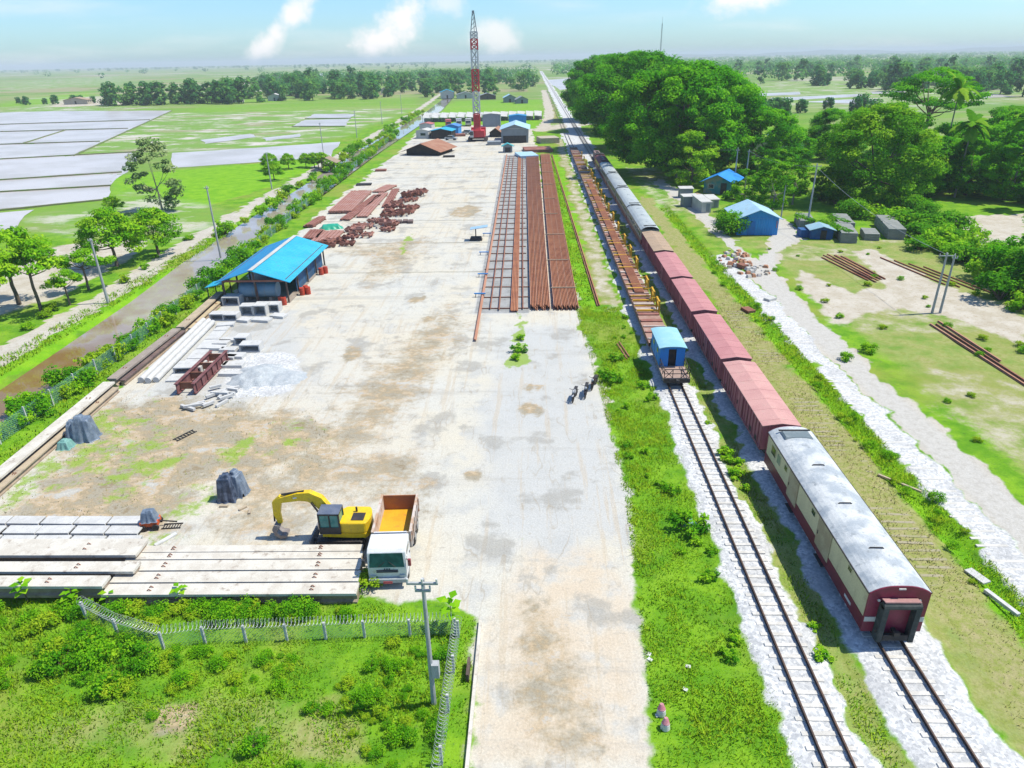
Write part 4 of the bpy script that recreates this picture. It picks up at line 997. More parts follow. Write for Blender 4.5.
for q, w, d, h, l in (((-33.36, 67.63), 1.5, 1.1, .75, 'low white box with a black opening at the left of the shed row'), ((-31.96, 67.6), 1.5, 1.2, .7, 'low white box second from the left in front of the shed'), ((-33.82, 72.49), 1.9, 1.6, 1.0, 'tall pale box left of the shed end wall'),
                      ((-30.73, 69.13), 1.35, 1.2, 1.1, 'white box with dark opening in front of the shed tank'), ((-29.31, 69.1), 1.4, 1.5, 1.15, 'white box with grey grille face in front of the shed'), ((-28.23, 70.04), 1.4, 1.2, .95, 'white box at the right end of the row by the shed'),
                      ((-26.59, 58.95), 1.9, 1.2, .75, 'white box with pale grey front beside the gravel pile'), ((-28.12, 60.71), 1.2, 1.3, .8, 'white box behind the one by the gravel pile')):
    culvert(q, w, d, h, l, CG, rng.uniform(-.08, .08))
for i, q in enumerate(((-31.78, 66.1), (-30.35, 67.57), (-28.53, 67.53), (-27.13, 68.74), (-26.86, 55.82), (-28.34, 57.66), (-28.74, 59.34), (-30.3, 59.86), (-30.14, 61.12), (-29.47, 61.89), (-28.51, 55.84), (-27.49, 57.89), (-26.27, 53.88))):
    o = MB().box((0, 0, .14), (rng.uniform(1.2, 2.2), rng.uniform(.7, 1.1), .28)).build('concrete_slab', M_PRECAST, loc=q, rotz=rng.uniform(-.25, .25), bevel=.015)
    setp(o, 'white concrete slab lying among the precast boxes by the shed', 'concrete slab', 'slabs among the precast boxes')
culvert((-30.17, 53.92), 2.4, 1.6, .7, 'low grey box between the flat slabs and the rusty girder', None, .05)
for i in range(14):
    q = (-25.96, 49.03); o = MB().box((0, 0, .12), (rng.uniform(.9, 1.6), .22, .2)).build('concrete_post', M_PRECAST, loc=(q[0] + rng.uniform(-1.3, 1.3), q[1] + rng.uniform(-1.8, 2.2), .03 * i % .2), rotz=rng.uniform(-.5, 1.6))
    setp(o, 'broken white concrete post in the heap by the rusty girder', 'concrete post', 'posts heaped by the rusty girder')
# rusty box girder
def girder():
    t = thing('steel_girder', 'dark rusty open box girder lying beside the white slabs', 'steel girder', (-28.45, 49.9, .12), R(1))
    for s in (-1, 1):
        m = MB(); a = .14
        m.prism([(s * .7 - a, 0), (s * .7 + a, 0), (s * .7 + a, .05), (s * .7 + .02, .06), (s * .7 + .02, .84), (s * .7 + a, .85), (s * .7 + a, .9), (s * .7 - a, .9), (s * .7 - a, .85), (s * .7 - .02, .84), (s * .7 - .02, .06), (s * .7 - a, .05)], 0, 7.2)
        for k in range(7): m.box((s * .7 + s * .07, .4 + k * 1.07, .45), (.12, .03, .78))
        m.build('flange_beam', mat('girder_rust', (0.13, 0.045, 0.045), (0.2, 0.09, 0.09), 1.2, bump=.3) if s < 0 else bpy.data.materials['girder_rust'], t)
    for k in range(4): MB().box((0, .6 + k * 2.0, .5), (1.33, .10, .6)).build('cross_brace', M_RUST2, t)
girder()
# gravel pile
def mound(name, label, cat, q, r, h, m, sx=1.0, seed=0, n=40):
    g_ = np.linspace(-1.15, 1.15, n); X, Y = np.meshgrid(g_, g_); pts = np.stack([X.ravel() * r, Y.ravel() * r], 1)
    d = np.hypot(X, Y).ravel(); zz = h * np.clip(1 - d ** 1.3, 0, 1) + (vnoise(pts + 50, 1.8, seed) - .5) * .35 * h * (d < 1.05) + (vnoise(pts + 90, 5, seed) - .5) * .16 * h * (d < 1) - .05
    vs = [(a * sx, b, c) for (a, b), c in zip(pts, zz)]
    fs = [(j * n + i, j * n + i + 1, (j + 1) * n + i + 1, (j + 1) * n + i) for j in range(n - 1) for i in range(n - 1)]
    fs = [f for f in fs if max(d[k] for k in f) < 1.12]
    return setp(MB().add(vs, fs).build(name, m, loc=q, smooth=True), label, cat)
M_GRAVEL = mat('blue_gravel', (0.42, 0.46, 0.49), (0.5, 0.53, 0.55), 2.0, dirt=(0.33, 0.36, 0.4), dscale=8, grain=.3, bump=.6)
mound('gravel_pile', 'low heap of blue grey gravel beside the white precast boxes', 'gravel pile', (-23.89, 53.65), 2.6, .75, M_GRAVEL, 1.0, 3)
mound('gravel_pile', 'spread out thin heap of gravel right of the bigger gravel heap', 'gravel pile', (-21.3, 53.21), 1.7, .35, M_GRAVEL, 1.3, 5)

# ---------------------------------------------------------------- machines under tarpaulins
M_TARP = mat('tarp_grey', (0.11, 0.145, 0.20), (0.20, 0.25, 0.32), 2.5, rough=.35, bump=.3)
M_TARPD = mat('tarp_dark', (0.03, 0.042, 0.07), (0.085, 0.11, 0.165), 2.5, rough=.3, bump=.3)
def tarp(label, q, w, d, h, m, rz=0, seed=1, z=0.0, name='tarpaulin_cover', top=.72):
    """sheet draped over a few blocks of machinery: falls steeply from their edges in folds"""
    r = random.Random(seed); n = 56
    blocks = [(0, 0, w * .36, d * .36, h * .86), (w * r.uniform(-.14, .14), d * r.uniform(-.12, .12), w * .16, d * .2, h), (w * r.uniform(-.2, .2), d * -.16, w * .3, d * .14, h * .62)]
    gx_ = np.linspace(-w * .75, w * .75, n); gy_ = np.linspace(-d * .75, d * .75, n); X, Y = np.meshgrid(gx_, gy_); ang = np.arctan2(Y, X)
    fold = 1 + .34 * np.abs(np.sin(ang * 3.5 + seed)) + .22 * np.sin(ang * 9 + seed * 2)
    Zt = np.full(X.shape, -9.0)
    for (cx, cy, a, b, hh) in blocks:
        dx = np.maximum(np.abs(X - cx) - a, 0); dy = np.maximum(np.abs(Y - cy) - b, 0); ds = np.hypot(dx, dy)
        Zt = np.maximum(Zt, hh - 1.3 * hh / (.28 * min(w, d)) * np.maximum(ds - .02, 0) * .62 * fold ** 1.0 - .25 * ds)
    Zt += (vnoise(np.stack([X.ravel(), Y.ravel()], 1) + 20, 3.0, seed) - .5).reshape(X.shape) * .05 * h
    Zc = np.maximum(Zt, 0.0); vs = [(a, b, c) for a, b, c in zip(X.ravel(), Y.ravel(), Zc.ravel())]
    fs = []
    for jj in range(n - 1):
        for ii in range(n - 1):
            if max(Zt[jj, ii], Zt[jj, ii + 1], Zt[jj + 1, ii], Zt[jj + 1, ii + 1]) > -.12 * h: fs.append((jj * n + ii, jj * n + ii + 1, (jj + 1) * n + ii + 1, (jj + 1) * n + ii))
    used = sorted({k for f in fs for k in f}); mp = {k: i_ for i_, k in enumerate(used)}
    return MB().add([vs[k] for k in used], [tuple(mp[k] for k in f) for f in fs]).build(name, m, loc=(q[0], q[1], z + .01), rotz=rz, smooth=True)
setp(tarp('', (-32.59, 42.9), 1.35, 1.15, 1.9, M_TARP, .2, 4), 'machine wrapped in a grey tarpaulin beside the long pale beam', 'covered machine')
setp(tarp('', (-33.34, 42.9), 1.0, 1.2, 1.5, M_TARP, .5, 9), 'smaller grey tarpaulin bundle leaning on the covered machine by the beam', 'covered machine')
setp(tarp('', (-19.09, 35.35), .95, .85, 1.75, M_TARPD, .1, 6), 'front one of two dark tarpaulin covered machines in the open yard', 'covered machine')
setp(tarp('', (-18.67, 35.9), .9, .85, 1.7, M_TARP, -.3, 11), 'rear one of two tarpaulin covered machines in the open yard', 'covered machine')
setp(tarp('', (-33.35, 41.62), .85, .75, .6, mat('teal_bag', (0.16, 0.36, 0.33), (0.22, 0.42, 0.38), 3), 0, 12), 'pale teal sack on the grass by the grey tarpaulin', 'sack')
def compressor():
    q = (-22.44, 32.4)
    t = thing('orange_compressor', 'small orange machine on wheels with a grey cover on top', 'machine', q, .2)
    MB().box((0, 0, .42), (1.0, .75, .34)).build('body', mat('orange_paint', (0.62, 0.10, 0.02), (0.5, .08, .02), 2, rough=.5), t, bevel=.04)
    for sx in (-1, 1):
        for sy in (-1, 1): MB().tube((sx * .35, sy * .36, .2), (sx * .35, sy * .46, .2), .2, n=14).build('wheel', M_DARK, t)
    MB().bar((.5, 0, .4), (1.4, .1, .12), .06).build('drawbar', M_DARK, t)
    c = tarp('', (0, 0), .8, .6, .7, M_TARP, 0, 15, .55, 'rain_cover'); col.objects.unlink(c); link(c, t)
compressor()
def litter(name, label, cat, q, d, m, rz=0.0, grp=None, z=None):
    return setp(MB().box((0, 0, d[2] / 2), d).build(name, m, loc=(q[0], q[1], z or 0.01), rotz=rz), label, cat, grp)
for i in range(3): litter('timber_offcut', 'short timber offcut on the bare ground near the covered machines', 'timber', [(-18.98, 34.4), (-17.73, 34.2), (-17.18, 33.89)][i], (.5, .14, .1), M_BEAM3, i * .9, 'offcuts near the covered machines')
litter('white_plank', 'white plank lying behind the girders below the orange machine', 'plank', (-21.02, 31.2), (1.3, .25, .08), M_WHITE, 1.0)
def steel_ladder(label, a, b):
    t = MB(); dx, dy = b[0] - a[0], b[1] - a[1]; L = math.hypot(dx, dy)
    for s in (-.22, .22): t.bar((0, s, .05), (L, s, .05), .05)
    for k in range(7): t.bar((L * (k + .5) / 7, -.22, .05), (L * (k + .5) / 7, .22, .05), .04)
    setp(t.build('ladder', M_DARK, loc=(a[0], a[1], 0), rotz=math.atan2(dy, dx)), label, 'ladder')
steel_ladder('dark steel ladder lying on the ground in front of the rusty girder', (-25.86, 42.45), (-25.06, 43.92))
steel_ladder('thin steel ladder frame lying right of the orange machine', (-21.78, 32.4), (-20.7, 32.5))

# ---------------------------------------------------------------- excavator
M_CATY = mat('machine_yellow', (0.88, 0.60, 0.012), (0.80, 0.52, 0.014), 1.2, rough=.4, dirt=(0.50, 0.33, 0.08), dscale=2.2)
M_CABGL = mat('cab_glass', (0.03, 0.16, 0.15), (0.05, 0.22, 0.2), 2, rough=.1, grain=0)
def excavator():
    t = thing('excavator', 'yellow crawler excavator with its bucket on the ground', 'excavator', (-10.75, 31.3), R(180))
    # local +X points where the boom points
    for s in (-1, 1):
        m = MB(); pr = []
        for i in range(13): 
            a = math.pi / 2 + math.pi * i / 12; pr.append((-1.1 + .3 * math.cos(a), .3 + .3 * math.sin(a)))
        for i in range(13):
            a = -math.pi / 2 + math.pi * i / 12; pr.append((1.1 + .3 * math.cos(a), .3 + .3 * math.sin(a)))
        vs = [(x, s * .78 - .2, z) for x, z in pr] + [(x, s * .78 + .2, z) for x, z in pr]; n = len(pr)
        m.add(vs, [(i, (i + 1) % n, n + (i + 1) % n, n + i) for i in range(n)] + [tuple(range(n)), tuple(range(n, 2 * n))])
        for k in range(12): m.box((-1.1 + k * .2, s * .78, .605), (.07, .42, .03))
        m.build('track', M_DARK, t)
    MB().box((0, 0, .45), (1.5, 1.3, .34)).build('undercarriage', M_DARK, t)
    MB().tube((0, 0, .6), (0, 0, .76), .48, n=20).build('slew_ring', M_DARK, t)
    b = MB()
    pr = [(.95, -.75), (.95, .75), (-.7, .82)] + [(-1.35 + .35 * math.cos(a) * 1, .85 * math.sin(a)) for a in [math.pi * (.5 + .1 * k) for k in range(1, 10)]] + [(-.7, -.82)]
    b.prism(pr, .76, 1.05, 'Z'); b.build('slew_platform', M_CATY, t)
    pr2 = [(-.15, -.80), (.3, -.35), (.3, .78), (-.7, .82)] + [(-1.35 + .33 * math.cos(a), .83 * math.sin(a)) for a in [math.pi * (.5 + .1 * k) for k in range(1, 10)]] + [(-.7, -.82)]
    b = MB(); b.prism(pr2, 1.05, 1.72, 'Z'); o = b.build('engine_cover', M_CATY, t, bevel=.05)
    MB().tube((-.8, -.3, 1.7), (-.8, -.3, 2.0), .06, n=10).build('exhaust', M_DARK, o); MB().box((-1.0, .2, 1.735), (.7, .7, .02)).build('grille', M_DARK, o)
    # cab on the left of the boom: local -Y becomes far side after the turn, so +Y faces the camera
    c = MB()
    x0, x1, y0, y1, z0, z1 = -.1, 1.0, .02, .86, 1.05, 2.35
    for (x, y) in ((x0, y0), (x1, y0), (x0, y1), (x1, y1)): c.bar((x, y, z0), (x, y, z1), .08)
    for z in (z0 + .04, z1 - .04):
        c.bar((x0, y0, z), (x1, y0, z), .08); c.bar((x0, y1, z), (x1, y1, z), .08); c.bar((x0, y0, z), (x0, y1, z), .08); c.bar((x1, y0, z), (x1, y1, z), .08)
    c.bar((.42, y1, z0), (.42, y1, z1), .06); c.box((.45, y1, 1.28), (1.05, .05, .4))
    cab = c.build('cab', mat('cab_black', (0.02, 0.022, 0.025), rough=.5), t)
    MB().box((.45, .44, 2.37), (1.18, .92, .07)).build('roof', mat('cab_roof', (0.09, 0.11, 0.16), (0.12, 0.14, 0.19), 2, rough=.4), cab, bevel=.02)
    g = MB(); g.box((.16, y1 - .01, 1.85), (.44, .02, .78)); g.box((.72, y1 - .01, 1.85), (.5, .02, .78)); g.box((x1 - .01, .44, 1.75), (.02, .74, 1.0)); g.box((x0 + .01, .44, 1.8), (.02, .74, .8)); g.box((.45, y0 + .01, 1.8), (1.0, .02, .9))
    g.build('window', M_CABGL, cab)
    s_ = MB(); s_.box((.35, .44, 1.35), (.45, .45, .12)); s_.box((.12, .44, 1.7), (.1, .42, .6)); s_.build('seat', M_DARK, cab)
    # boom: bent box section, rising from the deck then reaching forward
    def limb(pts, ws, nm, m, par=t, hs=None):
        mb_ = MB(); up_ = []
        for i, (x, z) in enumerate(pts):
            a = pts[max(0, i - 1)]; c_ = pts[min(len(pts) - 1, i + 1)]; dx, dz = c_[0] - a[0], c_[1] - a[1]; l = math.hypot(dx, dz)
            up_.append((-dz / l, dx / l))
        yb_ = -.28; vs = []
        for (x, z), (ux, uz), (w, h) in zip(pts, up_, ws):
            vs += [(x - ux * h / 2, yb_ - w / 2, z - uz * h / 2), (x - ux * h / 2, yb_ + w / 2, z - uz * h / 2), (x + ux * h / 2, yb_ + w / 2, z + uz * h / 2), (x + ux * h / 2, yb_ - w / 2, z + uz * h / 2)]
        fs = [(0, 1, 2, 3), tuple(range(len(vs) - 4, len(vs)))[::-1]]
        for i in range(len(pts) - 1):
            for k in range(4): fs.append((i * 4 + k, i * 4 + (k + 1) % 4, i * 4 + 4 + (k + 1) % 4, i * 4 + 4 + k))
        return mb_.add(vs, fs).build(nm, m, par, bevel=.015)
    bo = limb([(.55, 1.15), (.85, 1.9), (1.25, 2.5), (1.75, 2.78), (2.3, 2.78), (3.5, 2.5)], [(.34, .42), (.36, .58), (.36, .66), (.36, .62), (.34, .5), (.28, .32)], 'boom', M_CATY)
    lg = MB(); 
    for s in (-1, 1): lg.box((2.5, -.28 + s * .155, 2.73), (.36, .012, .16), ry=R(13))
    lg.build('dark_patch', M_DARK, bo)
    lg = MB(); 
    for s in (-1, 1): lg.box((2.5, -.28 + s * .163, 2.73), (.22, .012, .09), ry=R(13))
    lg.build('logo_plate', M_WHITE, bo)
    st = limb([(3.3, 2.72), (3.62, 2.32), (3.72, 1.6), (3.62, .95)], [(.24, .3), (.28, .5), (.24, .38), (.2, .24)], 'stick', M_CATY)
    MB().tube((2.0, -.28, 3.08), (3.28, -.28, 2.85), .06, n=10).build('stick_cylinder', M_DARK, bo)
    for s in (-1, 1): MB().tube((1.0, -.28 + s * .22, 1.25), (1.6, -.28 + s * .22, 2.45), .06, n=10).build('boom_cylinder', M_DARK, bo)
    MB().tube((3.85, -.28, 2.2), (3.95, -.28, 1.05), .05, n=10).build('bucket_cylinder', M_DARK, st)
    bk = MB(); pr = [(3.55, .95), (3.9, 1.0), (4.05, .7), (3.95, .3), (3.65, .08), (3.3, .16), (3.35, .3), (3.62, .3), (3.8, .5), (3.72, .75)]
    bk.prism([(x, z) for x, z in pr], -.28 - .35, -.28 + .35, 'Y')
    bk.build('bucket', mat('bucket_steel', (0.22, 0.19, 0.18), (0.33, 0.3, 0.28), 3, rough=.5), st)
    # dozer blade at the front
    MB().box((1.65, 0, .34), (.10, 1.75, .5), ry=R(8)).build('blade', mat('blade_grey', (0.3, 0.3, 0.31), (0.2, .2, .2), 2), t)
    for s in (-1, 1): MB().bar((.8, s * .4, .35), (1.62, s * .4, .28), .1).build('blade_arm', M_DARK, t)
excavator()

# ---------------------------------------------------------------- dump truck
def dump_truck():
    t = thing('dump_truck', 'white dump truck with an orange tipper bed, parked beside the excavator', 'dump truck', (-7.5, 27.45), R(2.5))
    # local: front at y=0 facing -Y
    M_TW = mat('truck_white', (0.80, 0.81, 0.82), (0.72, 0.72, 0.72), 1.5, rough=.3, dirt=(0.62, 0.58, 0.52), dscale=2.4)
    M_BED = mat('bed_orange', (0.78, 0.42, 0.02), (0.74, 0.35, 0.02), 1.2, dirt=(0.45, .16, .05), dscale=2, rough=.55)
    M_BEDOUT = mat('bed_rust_white', (0.64, 0.57, 0.52), (0.52, 0.34, 0.22), 1.0, dirt=(0.3, 0.13, 0.1), dscale=2)
    w = .98
    c = MB(); c.prism([(0.02, .55), (-.02, 1.25), (.16, 2.06), (.36, 2.2), (1.55, 2.2), (1.6, .55)], -w, w, 'X')
    cab = c.build('cab', M_TW, t, bevel=.03)
    a0 = Vector((0, -.035, 1.30)); a1 = Vector((0, .135, 2.04))
    g = MB(); g.add([(-w + .09, a0.y, a0.z), (w - .09, a0.y, a0.z), (w - .16, a1.y, a1.z), (-w + .16, a1.y, a1.z), (-w + .09, a0.y + .03, a0.z), (w - .09, a0.y + .03, a0.z), (w - .16, a1.y + .03, a1.z), (-w + .16, a1.y + .03, a1.z)],
                    [(0, 1, 2, 3), (4, 7, 6, 5), (0, 4, 5, 1), (1, 5, 6, 2), (2, 6, 7, 3), (3, 7, 4, 0)])
    g.build('windscreen', mat('screen_glass', (0.01, 0.055, 0.055), (0.02, 0.09, 0.085), 2, rough=.1, grain=0), cab)
    for s in (-1, 1):
        MB().box((s * w, .85, 1.68), (.02, .8, .5)).build('side_window', M_GLASS, cab)
        d = MB().box((s * w, .86, 1.25), (.03, 1.0, .9)).build('door', M_TW, cab); MB().box((s * (w + .03), 1.2, 1.3), (.03, .16, .04)).build('handle', M_DARK, d)
        m = MB().box((s * (w + .18), .02, 1.55), (.16, .12, .42)).build('mirror', mat('mirror_red', (0.3, 0.05, 0.06), rough=.4) if s > 0 else M_DARK, cab, bevel=.02)
        MB().bar((s * w, .1, 1.7), (s * (w + .18), .04, 1.7), .03).build('mirror_arm', M_DARK, m)
        MB().box((s * .74, -.03, .72), (.28, .05, .16)).build('headlight', mat('lamp_glass', (0.6, 0.62, 0.65), rough=.15, grain=0) if s < 0 else bpy.data.materials['lamp_glass'], cab)
        MB().bar((s * .45, -.05, 1.32), (s * .1, .03, 1.6), .02).build('wiper', M_DARK, cab)
    gr = MB()
    for z in (1.0, 1.1): gr.box((0, -.035, z), (1.1, .04, .045))
    gr.build('grille', M_DARK, cab)
    lt = MB()
    for x in (-.12, 0, .12): lt.box((x, -.035, 1.19), (.08, .03, .05))
    lt.build('maker_badge', M_DARK, cab)
    bp = MB().box((0, -.05, .5), (1.96, .22, .26)).build('bumper', mat('bumper_grey', (0.42, 0.46, 0.48), rough=.4), t, bevel=.03)
    MB().box((0, -.17, .43), (.46, .02, .14)).build('number_plate', mat('plate_red', (0.55, 0.08, 0.09), rough=.5), bp)
    MB().box((0, 3.0, .62), (.8, 5.2, .2)).build('chassis', M_DARK, t)
    MB().box((0, 1.75, 1.9), (1.7, .08, .5)).build('sun_board', M_TW, cab)
    # tipper bed, open on top
    y0, y1, z0, z1 = 1.95, 5.4, .95, 1.95; bw = 1.03
    b = MB()
    for s in (-1, 1): b.box((s * (bw - .04), (y0 + y1) / 2, (z0 + z1) / 2), (.08, y1 - y0, z1 - z0))
    for k in range(6):
        for s in (-1, 1): b.box((s * (bw + .03), y0 + .25 + k * .59, (z0 + z1) / 2), (.06, .08, z1 - z0 - .1))
    for s in (-1, 1): b.box((s * (bw - .03), (y0 + y1) / 2, z1 + .03), (.13, y1 - y0 + .05, .07))
    bed = b.build('tipper_bed', M_BEDOUT, t)
    MB().box((0, (y0 + y1) / 2, z0 + .04), (2 * bw - .16, y1 - y0, .08)).build('bed_floor', M_BED, bed)
    MB().box((0, y0 + .03, (z0 + z1) / 2), (2 * bw - .16, .06, z1 - z0)).build('headboard', M_BEDOUT, bed)
    MB().box((0, y1 - .03, (z0 + z1) / 2 + .02), (2 * bw - .16, .06, z1 - z0)).build('tailgate', mat('tailgate_brown', (0.30, 0.11, 0.05), (0.4, 0.15, 0.04), 1.5), bed)
    for y, dual in ((.75, 0), (3.6, 1), (4.6, 1)):
        for s in (-1, 1):
            x = s * (.82 if not dual else .76); ww = .26 if not dual else .46
            o = MB().tube((x - ww / 2, y, .42), (x + ww / 2, y, .42), .42, n=20).build('wheel', M_DARK, t); MB().tube((x + s * ww / 2, y, .42), (x + s * (ww / 2 + .02), y, .42), .22, n=14).build('rim', mat('rim_grey', (0.4, .4, .4)) if 'rim_grey' not in bpy.data.materials else bpy.data.materials['rim_grey'], o)
            MB().box((x, y, .90), (ww, .9, .05)).build('mudguard', M_DARK, t)
dump_truck()

# ---------------------------------------------------------------- motorcycles and riders' kit
def motorcycle(q, rz, label, colr):
    t = thing('motorcycle', label, 'motorcycle', q, rz, 'motorcycles parked in the yard')
    for y in (-.62, .62):
        m = MB(); n = 20
        for i in range(n):
            a0, a1 = 2 * math.pi * i / n, 2 * math.pi * (i + 1) / n
            m.tube((0, y + .27 * math.cos(a0), .31 + .27 * math.sin(a0)), (0, y + .27 * math.cos(a1), .31 + .27 * math.sin(a1)), .05, n=6)
        for i in range(5):
            a0 = 2 * math.pi * i / 5; m.bar((0, y, .31), (0, y + .26 * math.cos(a0), .31 + .26 * math.sin(a0)), .025)
        m.build('wheel', M_DARK, t)
    pt = mat('moto_' + label.split()[0], colr, rough=.35)
    MB().box((0, -.02, .48), (.24, .62, .3)).build('engine', M_DARK, t, bevel=.04)
    MB().box((0, .18, .80), (.26, .5, .2), top=(.6, .7)).build('fuel_tank', pt, t, bevel=.03)
    MB().box((0, -.32, .80), (.26, .72, .1)).build('seat', M_DARK, t, bevel=.03)
    f = MB()
    for s in (-1, 1): f.tube((s * .08, .62, .31), (s * .08, .42, .95), .03, n=8); f.tube((s * .1, -.62, .31), (s * .1, -.45, .75), .03, n=8)
    f.bar((0, .4, .85), (0, -.5, .7), .06); f.build('frame', M_DARK, t)
    h = MB(); h.path([(-.36, .3, 1.02), (-.2, .42, 1.03), (.2, .42, 1.03), (.36, .3, 1.02)], .02); h.build('handlebar', M_DARK, t)
    MB().tube((0, .52, .88), (0, .60, .87), .1, n=12).build('headlight', bpy.data.materials['lamp_glass'], t)
    MB().box((0, .68, .62), (.12, .4, .04)).build('mudguard', pt, t); MB().box((0, -.78, .64), (.12, .4, .04)).build('mudguard', pt, t)
    MB().tube((.14, .1, .32), (.16, -.7, .42), .05, n=8).build('exhaust', bpy.data.materials['rim_grey'], t)
motorcycle((3.18, 49.0), R(165), 'black motorcycle with a silver tank, leftmost of three', (0.5, 0.52, 0.55))
motorcycle((4.14, 49.71), R(170), 'dark motorcycle parked between the other two', (0.03, 0.03, 0.04))
motorcycle((4.89, 51.19), R(160), 'black motorcycle parked nearest the grass strip', (0.05, 0.02, 0.02))
for q, l in (((5.16, 20.01), 'pink topped white marker stone at the grass edge, farther of two'), ((5.21, 19.35), 'pink topped white marker stone at the grass edge, nearer of two')):
    t = thing('marker_stone', l, 'marker stone', q, rng.uniform(-.3, .3))
    MB().tube((0, 0, 0), (0, 0, .30), .2, .17, 12).build('base', M_WHITE, t, bevel=.02); MB().tube((0, 0, .30), (0, .06, .52), .17, .08, 12).build('cap', mat('pink_paint', (0.55, 0.2, 0.24), (0.6, .35, .36), 4) if 'pink_paint' not in bpy.data.materials else bpy.data.materials['pink_paint'], t)
for q in ((5.13, 22.82), (6.75, 22.45), (6.37, 21.22), (5.02, 19.91), (5.13, 23.11)):
    litter('litter_scrap', 'small white scrap of litter in the grass beside the yard', 'litter', q, (.22, .16, .05), M_WHITE, rng.uniform(0, 3), 'litter in the grass strip')
tarpb = tarp('', (8.93, 32.72), .7, .6, .25, bpy.data.materials['teal_bag'], .4, 21); setp(tarpb, 'flattened pale teal sack in the bushes beside the left track', 'sack')
# rusty steel stock in the middle distance
M_STOCK = mat('steel_stock', (0.22, 0.085, 0.06), (0.29, 0.13, 0.10), .6, dirt=(0.14, 0.06, 0.045), dscale=1.4)
M_STOCK2 = mat('dusty_steel_stock', (0.36, 0.17, 0.13), (0.43, 0.24, 0.2), .6, dirt=(0.25, 0.1, 0.08), dscale=1.4)
def steel_stack(label, a, b, w, layers, n, m, h=.22, cat='steel stack'):
    """bundle of parallel bars, on bearers"""
    L = math.hypot(b[0] - a[0], b[1] - a[1]); t = thing('steel_stack', label, cat, a, math.atan2(b[1] - a[1], b[0] - a[0]) - math.pi / 2)
    for k in range(3): MB().box((0, L * (.12 + .38 * k), .07), (w + .3, .2, .14)).build('bearer', M_RUST2, t)
    for l in range(layers):
        mb_ = MB()
        for i in range(n):
            if l and rng.random() < .12: continue
            x = -w / 2 + w * (i + .5) / n; j = rng.uniform(-.5, .3)
            mb_.box((x, L / 2 + j / 2, .14 + h * (l + .5)), (w / n * .78, L - abs(j), h * .85))
        mb_.build('bar_layer', m, t)
    return t
sl = [('long dark red stack of steel bars nearest the canal hedge', (-34.33, 122.67), (-35.15, 143.73), 4.2, 2, 9, M_STOCK2), ('rusty row of steel bars right of the long dark red stack', (-31.97, 116.74), (-31.1, 140.06), 1.8, 1, 4, M_STOCK), ('low rusty steel row with gaps in the middle of the stock yard', (-29.58, 119.03), (-30.32, 142.24), 2.0, 1, 4, M_STOCK2),
      ('short rusty steel row near the pale crates', (-27.08, 127.63), (-28.69, 146.79), 1.6, 1, 4, M_STOCK), ('rusty bars at the far side of the stock yard', (-31.8, 143.49), (-30.48, 151.9), 2.6, 1, 5, M_STOCK2), ('flat rusty plates behind the blue shed roof', (-31.61, 101.37), (-31.7, 108.57), 3.6, 1, 6, M_STOCK2), ('dark plates beside the hedge behind the shed', (-36.79, 111.67), (-36.42, 118.59), 1.8, 2, 4, M_STOCK), ('rusty plates just right of the shed roof', (-34.01, 103.35), (-34.5, 109.4), 2.4, 1, 5, M_STOCK)]
for s_ in sl: steel_stack(*s_)
def bogie_pile(label, q, n, sx, sy, seed, m, grp=None):
    """heap of rusted wagon bogie frames thrown together, each frame its own thing"""
    r = random.Random(seed)
    for k in range(n):
        t = thing('bogie_frame', label, 'bogie frame', (q[0] + r.uniform(-sx, sx), q[1] + r.uniform(-sy, sy), r.choice((0, 0, .5))), r.uniform(-.5, .5) + r.choice((0, 1.57)), grp)
        a = MB()
        for s in (-1, 1): a.box((s * .7, 0, .45), (.14, 2.2, .2)); a.box((s * .7, 0, .3), (.2, .5, .3))
        a.box((0, 0, .5), (1.4, .35, .22)); a.box((0, .95, .45), (1.4, .14, .16)); a.box((0, -.95, .45), (1.4, .14, .16)); a.build('frame', m, t)
        for y in (-.7, .7): 
            for s in (-1, 1): MB().tube((s * .48, y, .38), (s * .58, y, .38), .38, n=12).build('wheel', M_STOCK, t)
bogie_pile('rusted wagon bogie in the big heap of bogies at the stock yard edge', (-24.4, 130.31), 22, 2.6, 11, 3, M_STOCK, 'bogies heaped at the stock yard')
bogie_pile('pinkish rusted bogie in the heap nearer the blue shed', (-26.01, 110.4), 16, 3.2, 5.5, 5, M_STOCK2, 'bogies heaped near the shed')
bogie_pile('dark rusted bogie lying close to the shed roof', (-27.06, 99.96), 6, 3.5, 2.0, 8, M_STOCK, 'bogies by the shed roof')
setp(tarp('', (-32.96, 111.47), 3.2, 2.2, .6, mat('green_sheet', (0.02, 0.36, 0.22), rough=.4), .3, 33), 'bright green plastic sheet over goods behind the shed', 'plastic sheet')
for i in range(5): litter('flat_crate', 'grey flat crate in the small row right of the bogie heaps', 'crate', ((-24.25, 114.77)[0] + i * .95, (-24.25, 114.77)[1] + .3 * (i % 2)), (.8, 1.6, .4), bpy.data.materials['dark_concrete'], .1, 'grey crates by the bogies')
litter('dark_skid', 'dark flat steel skid lying by the hedge beyond the stock yard', 'steel skid', (-36.96, 153.7), (3.2, 2, .3), M_DARK, .1); litter('dark_skid', 'dark steel skid in the yard left of the rusty hut', 'steel skid', (-37.36, 174.3), (2.6, 2, .4), M_STOCK, .1); litter('dark_skid', 'dark skid lying right of the rusty roofed hut', 'steel skid', (-23.36, 199.08), (3.2, 2, .4), M_DARK, .1)
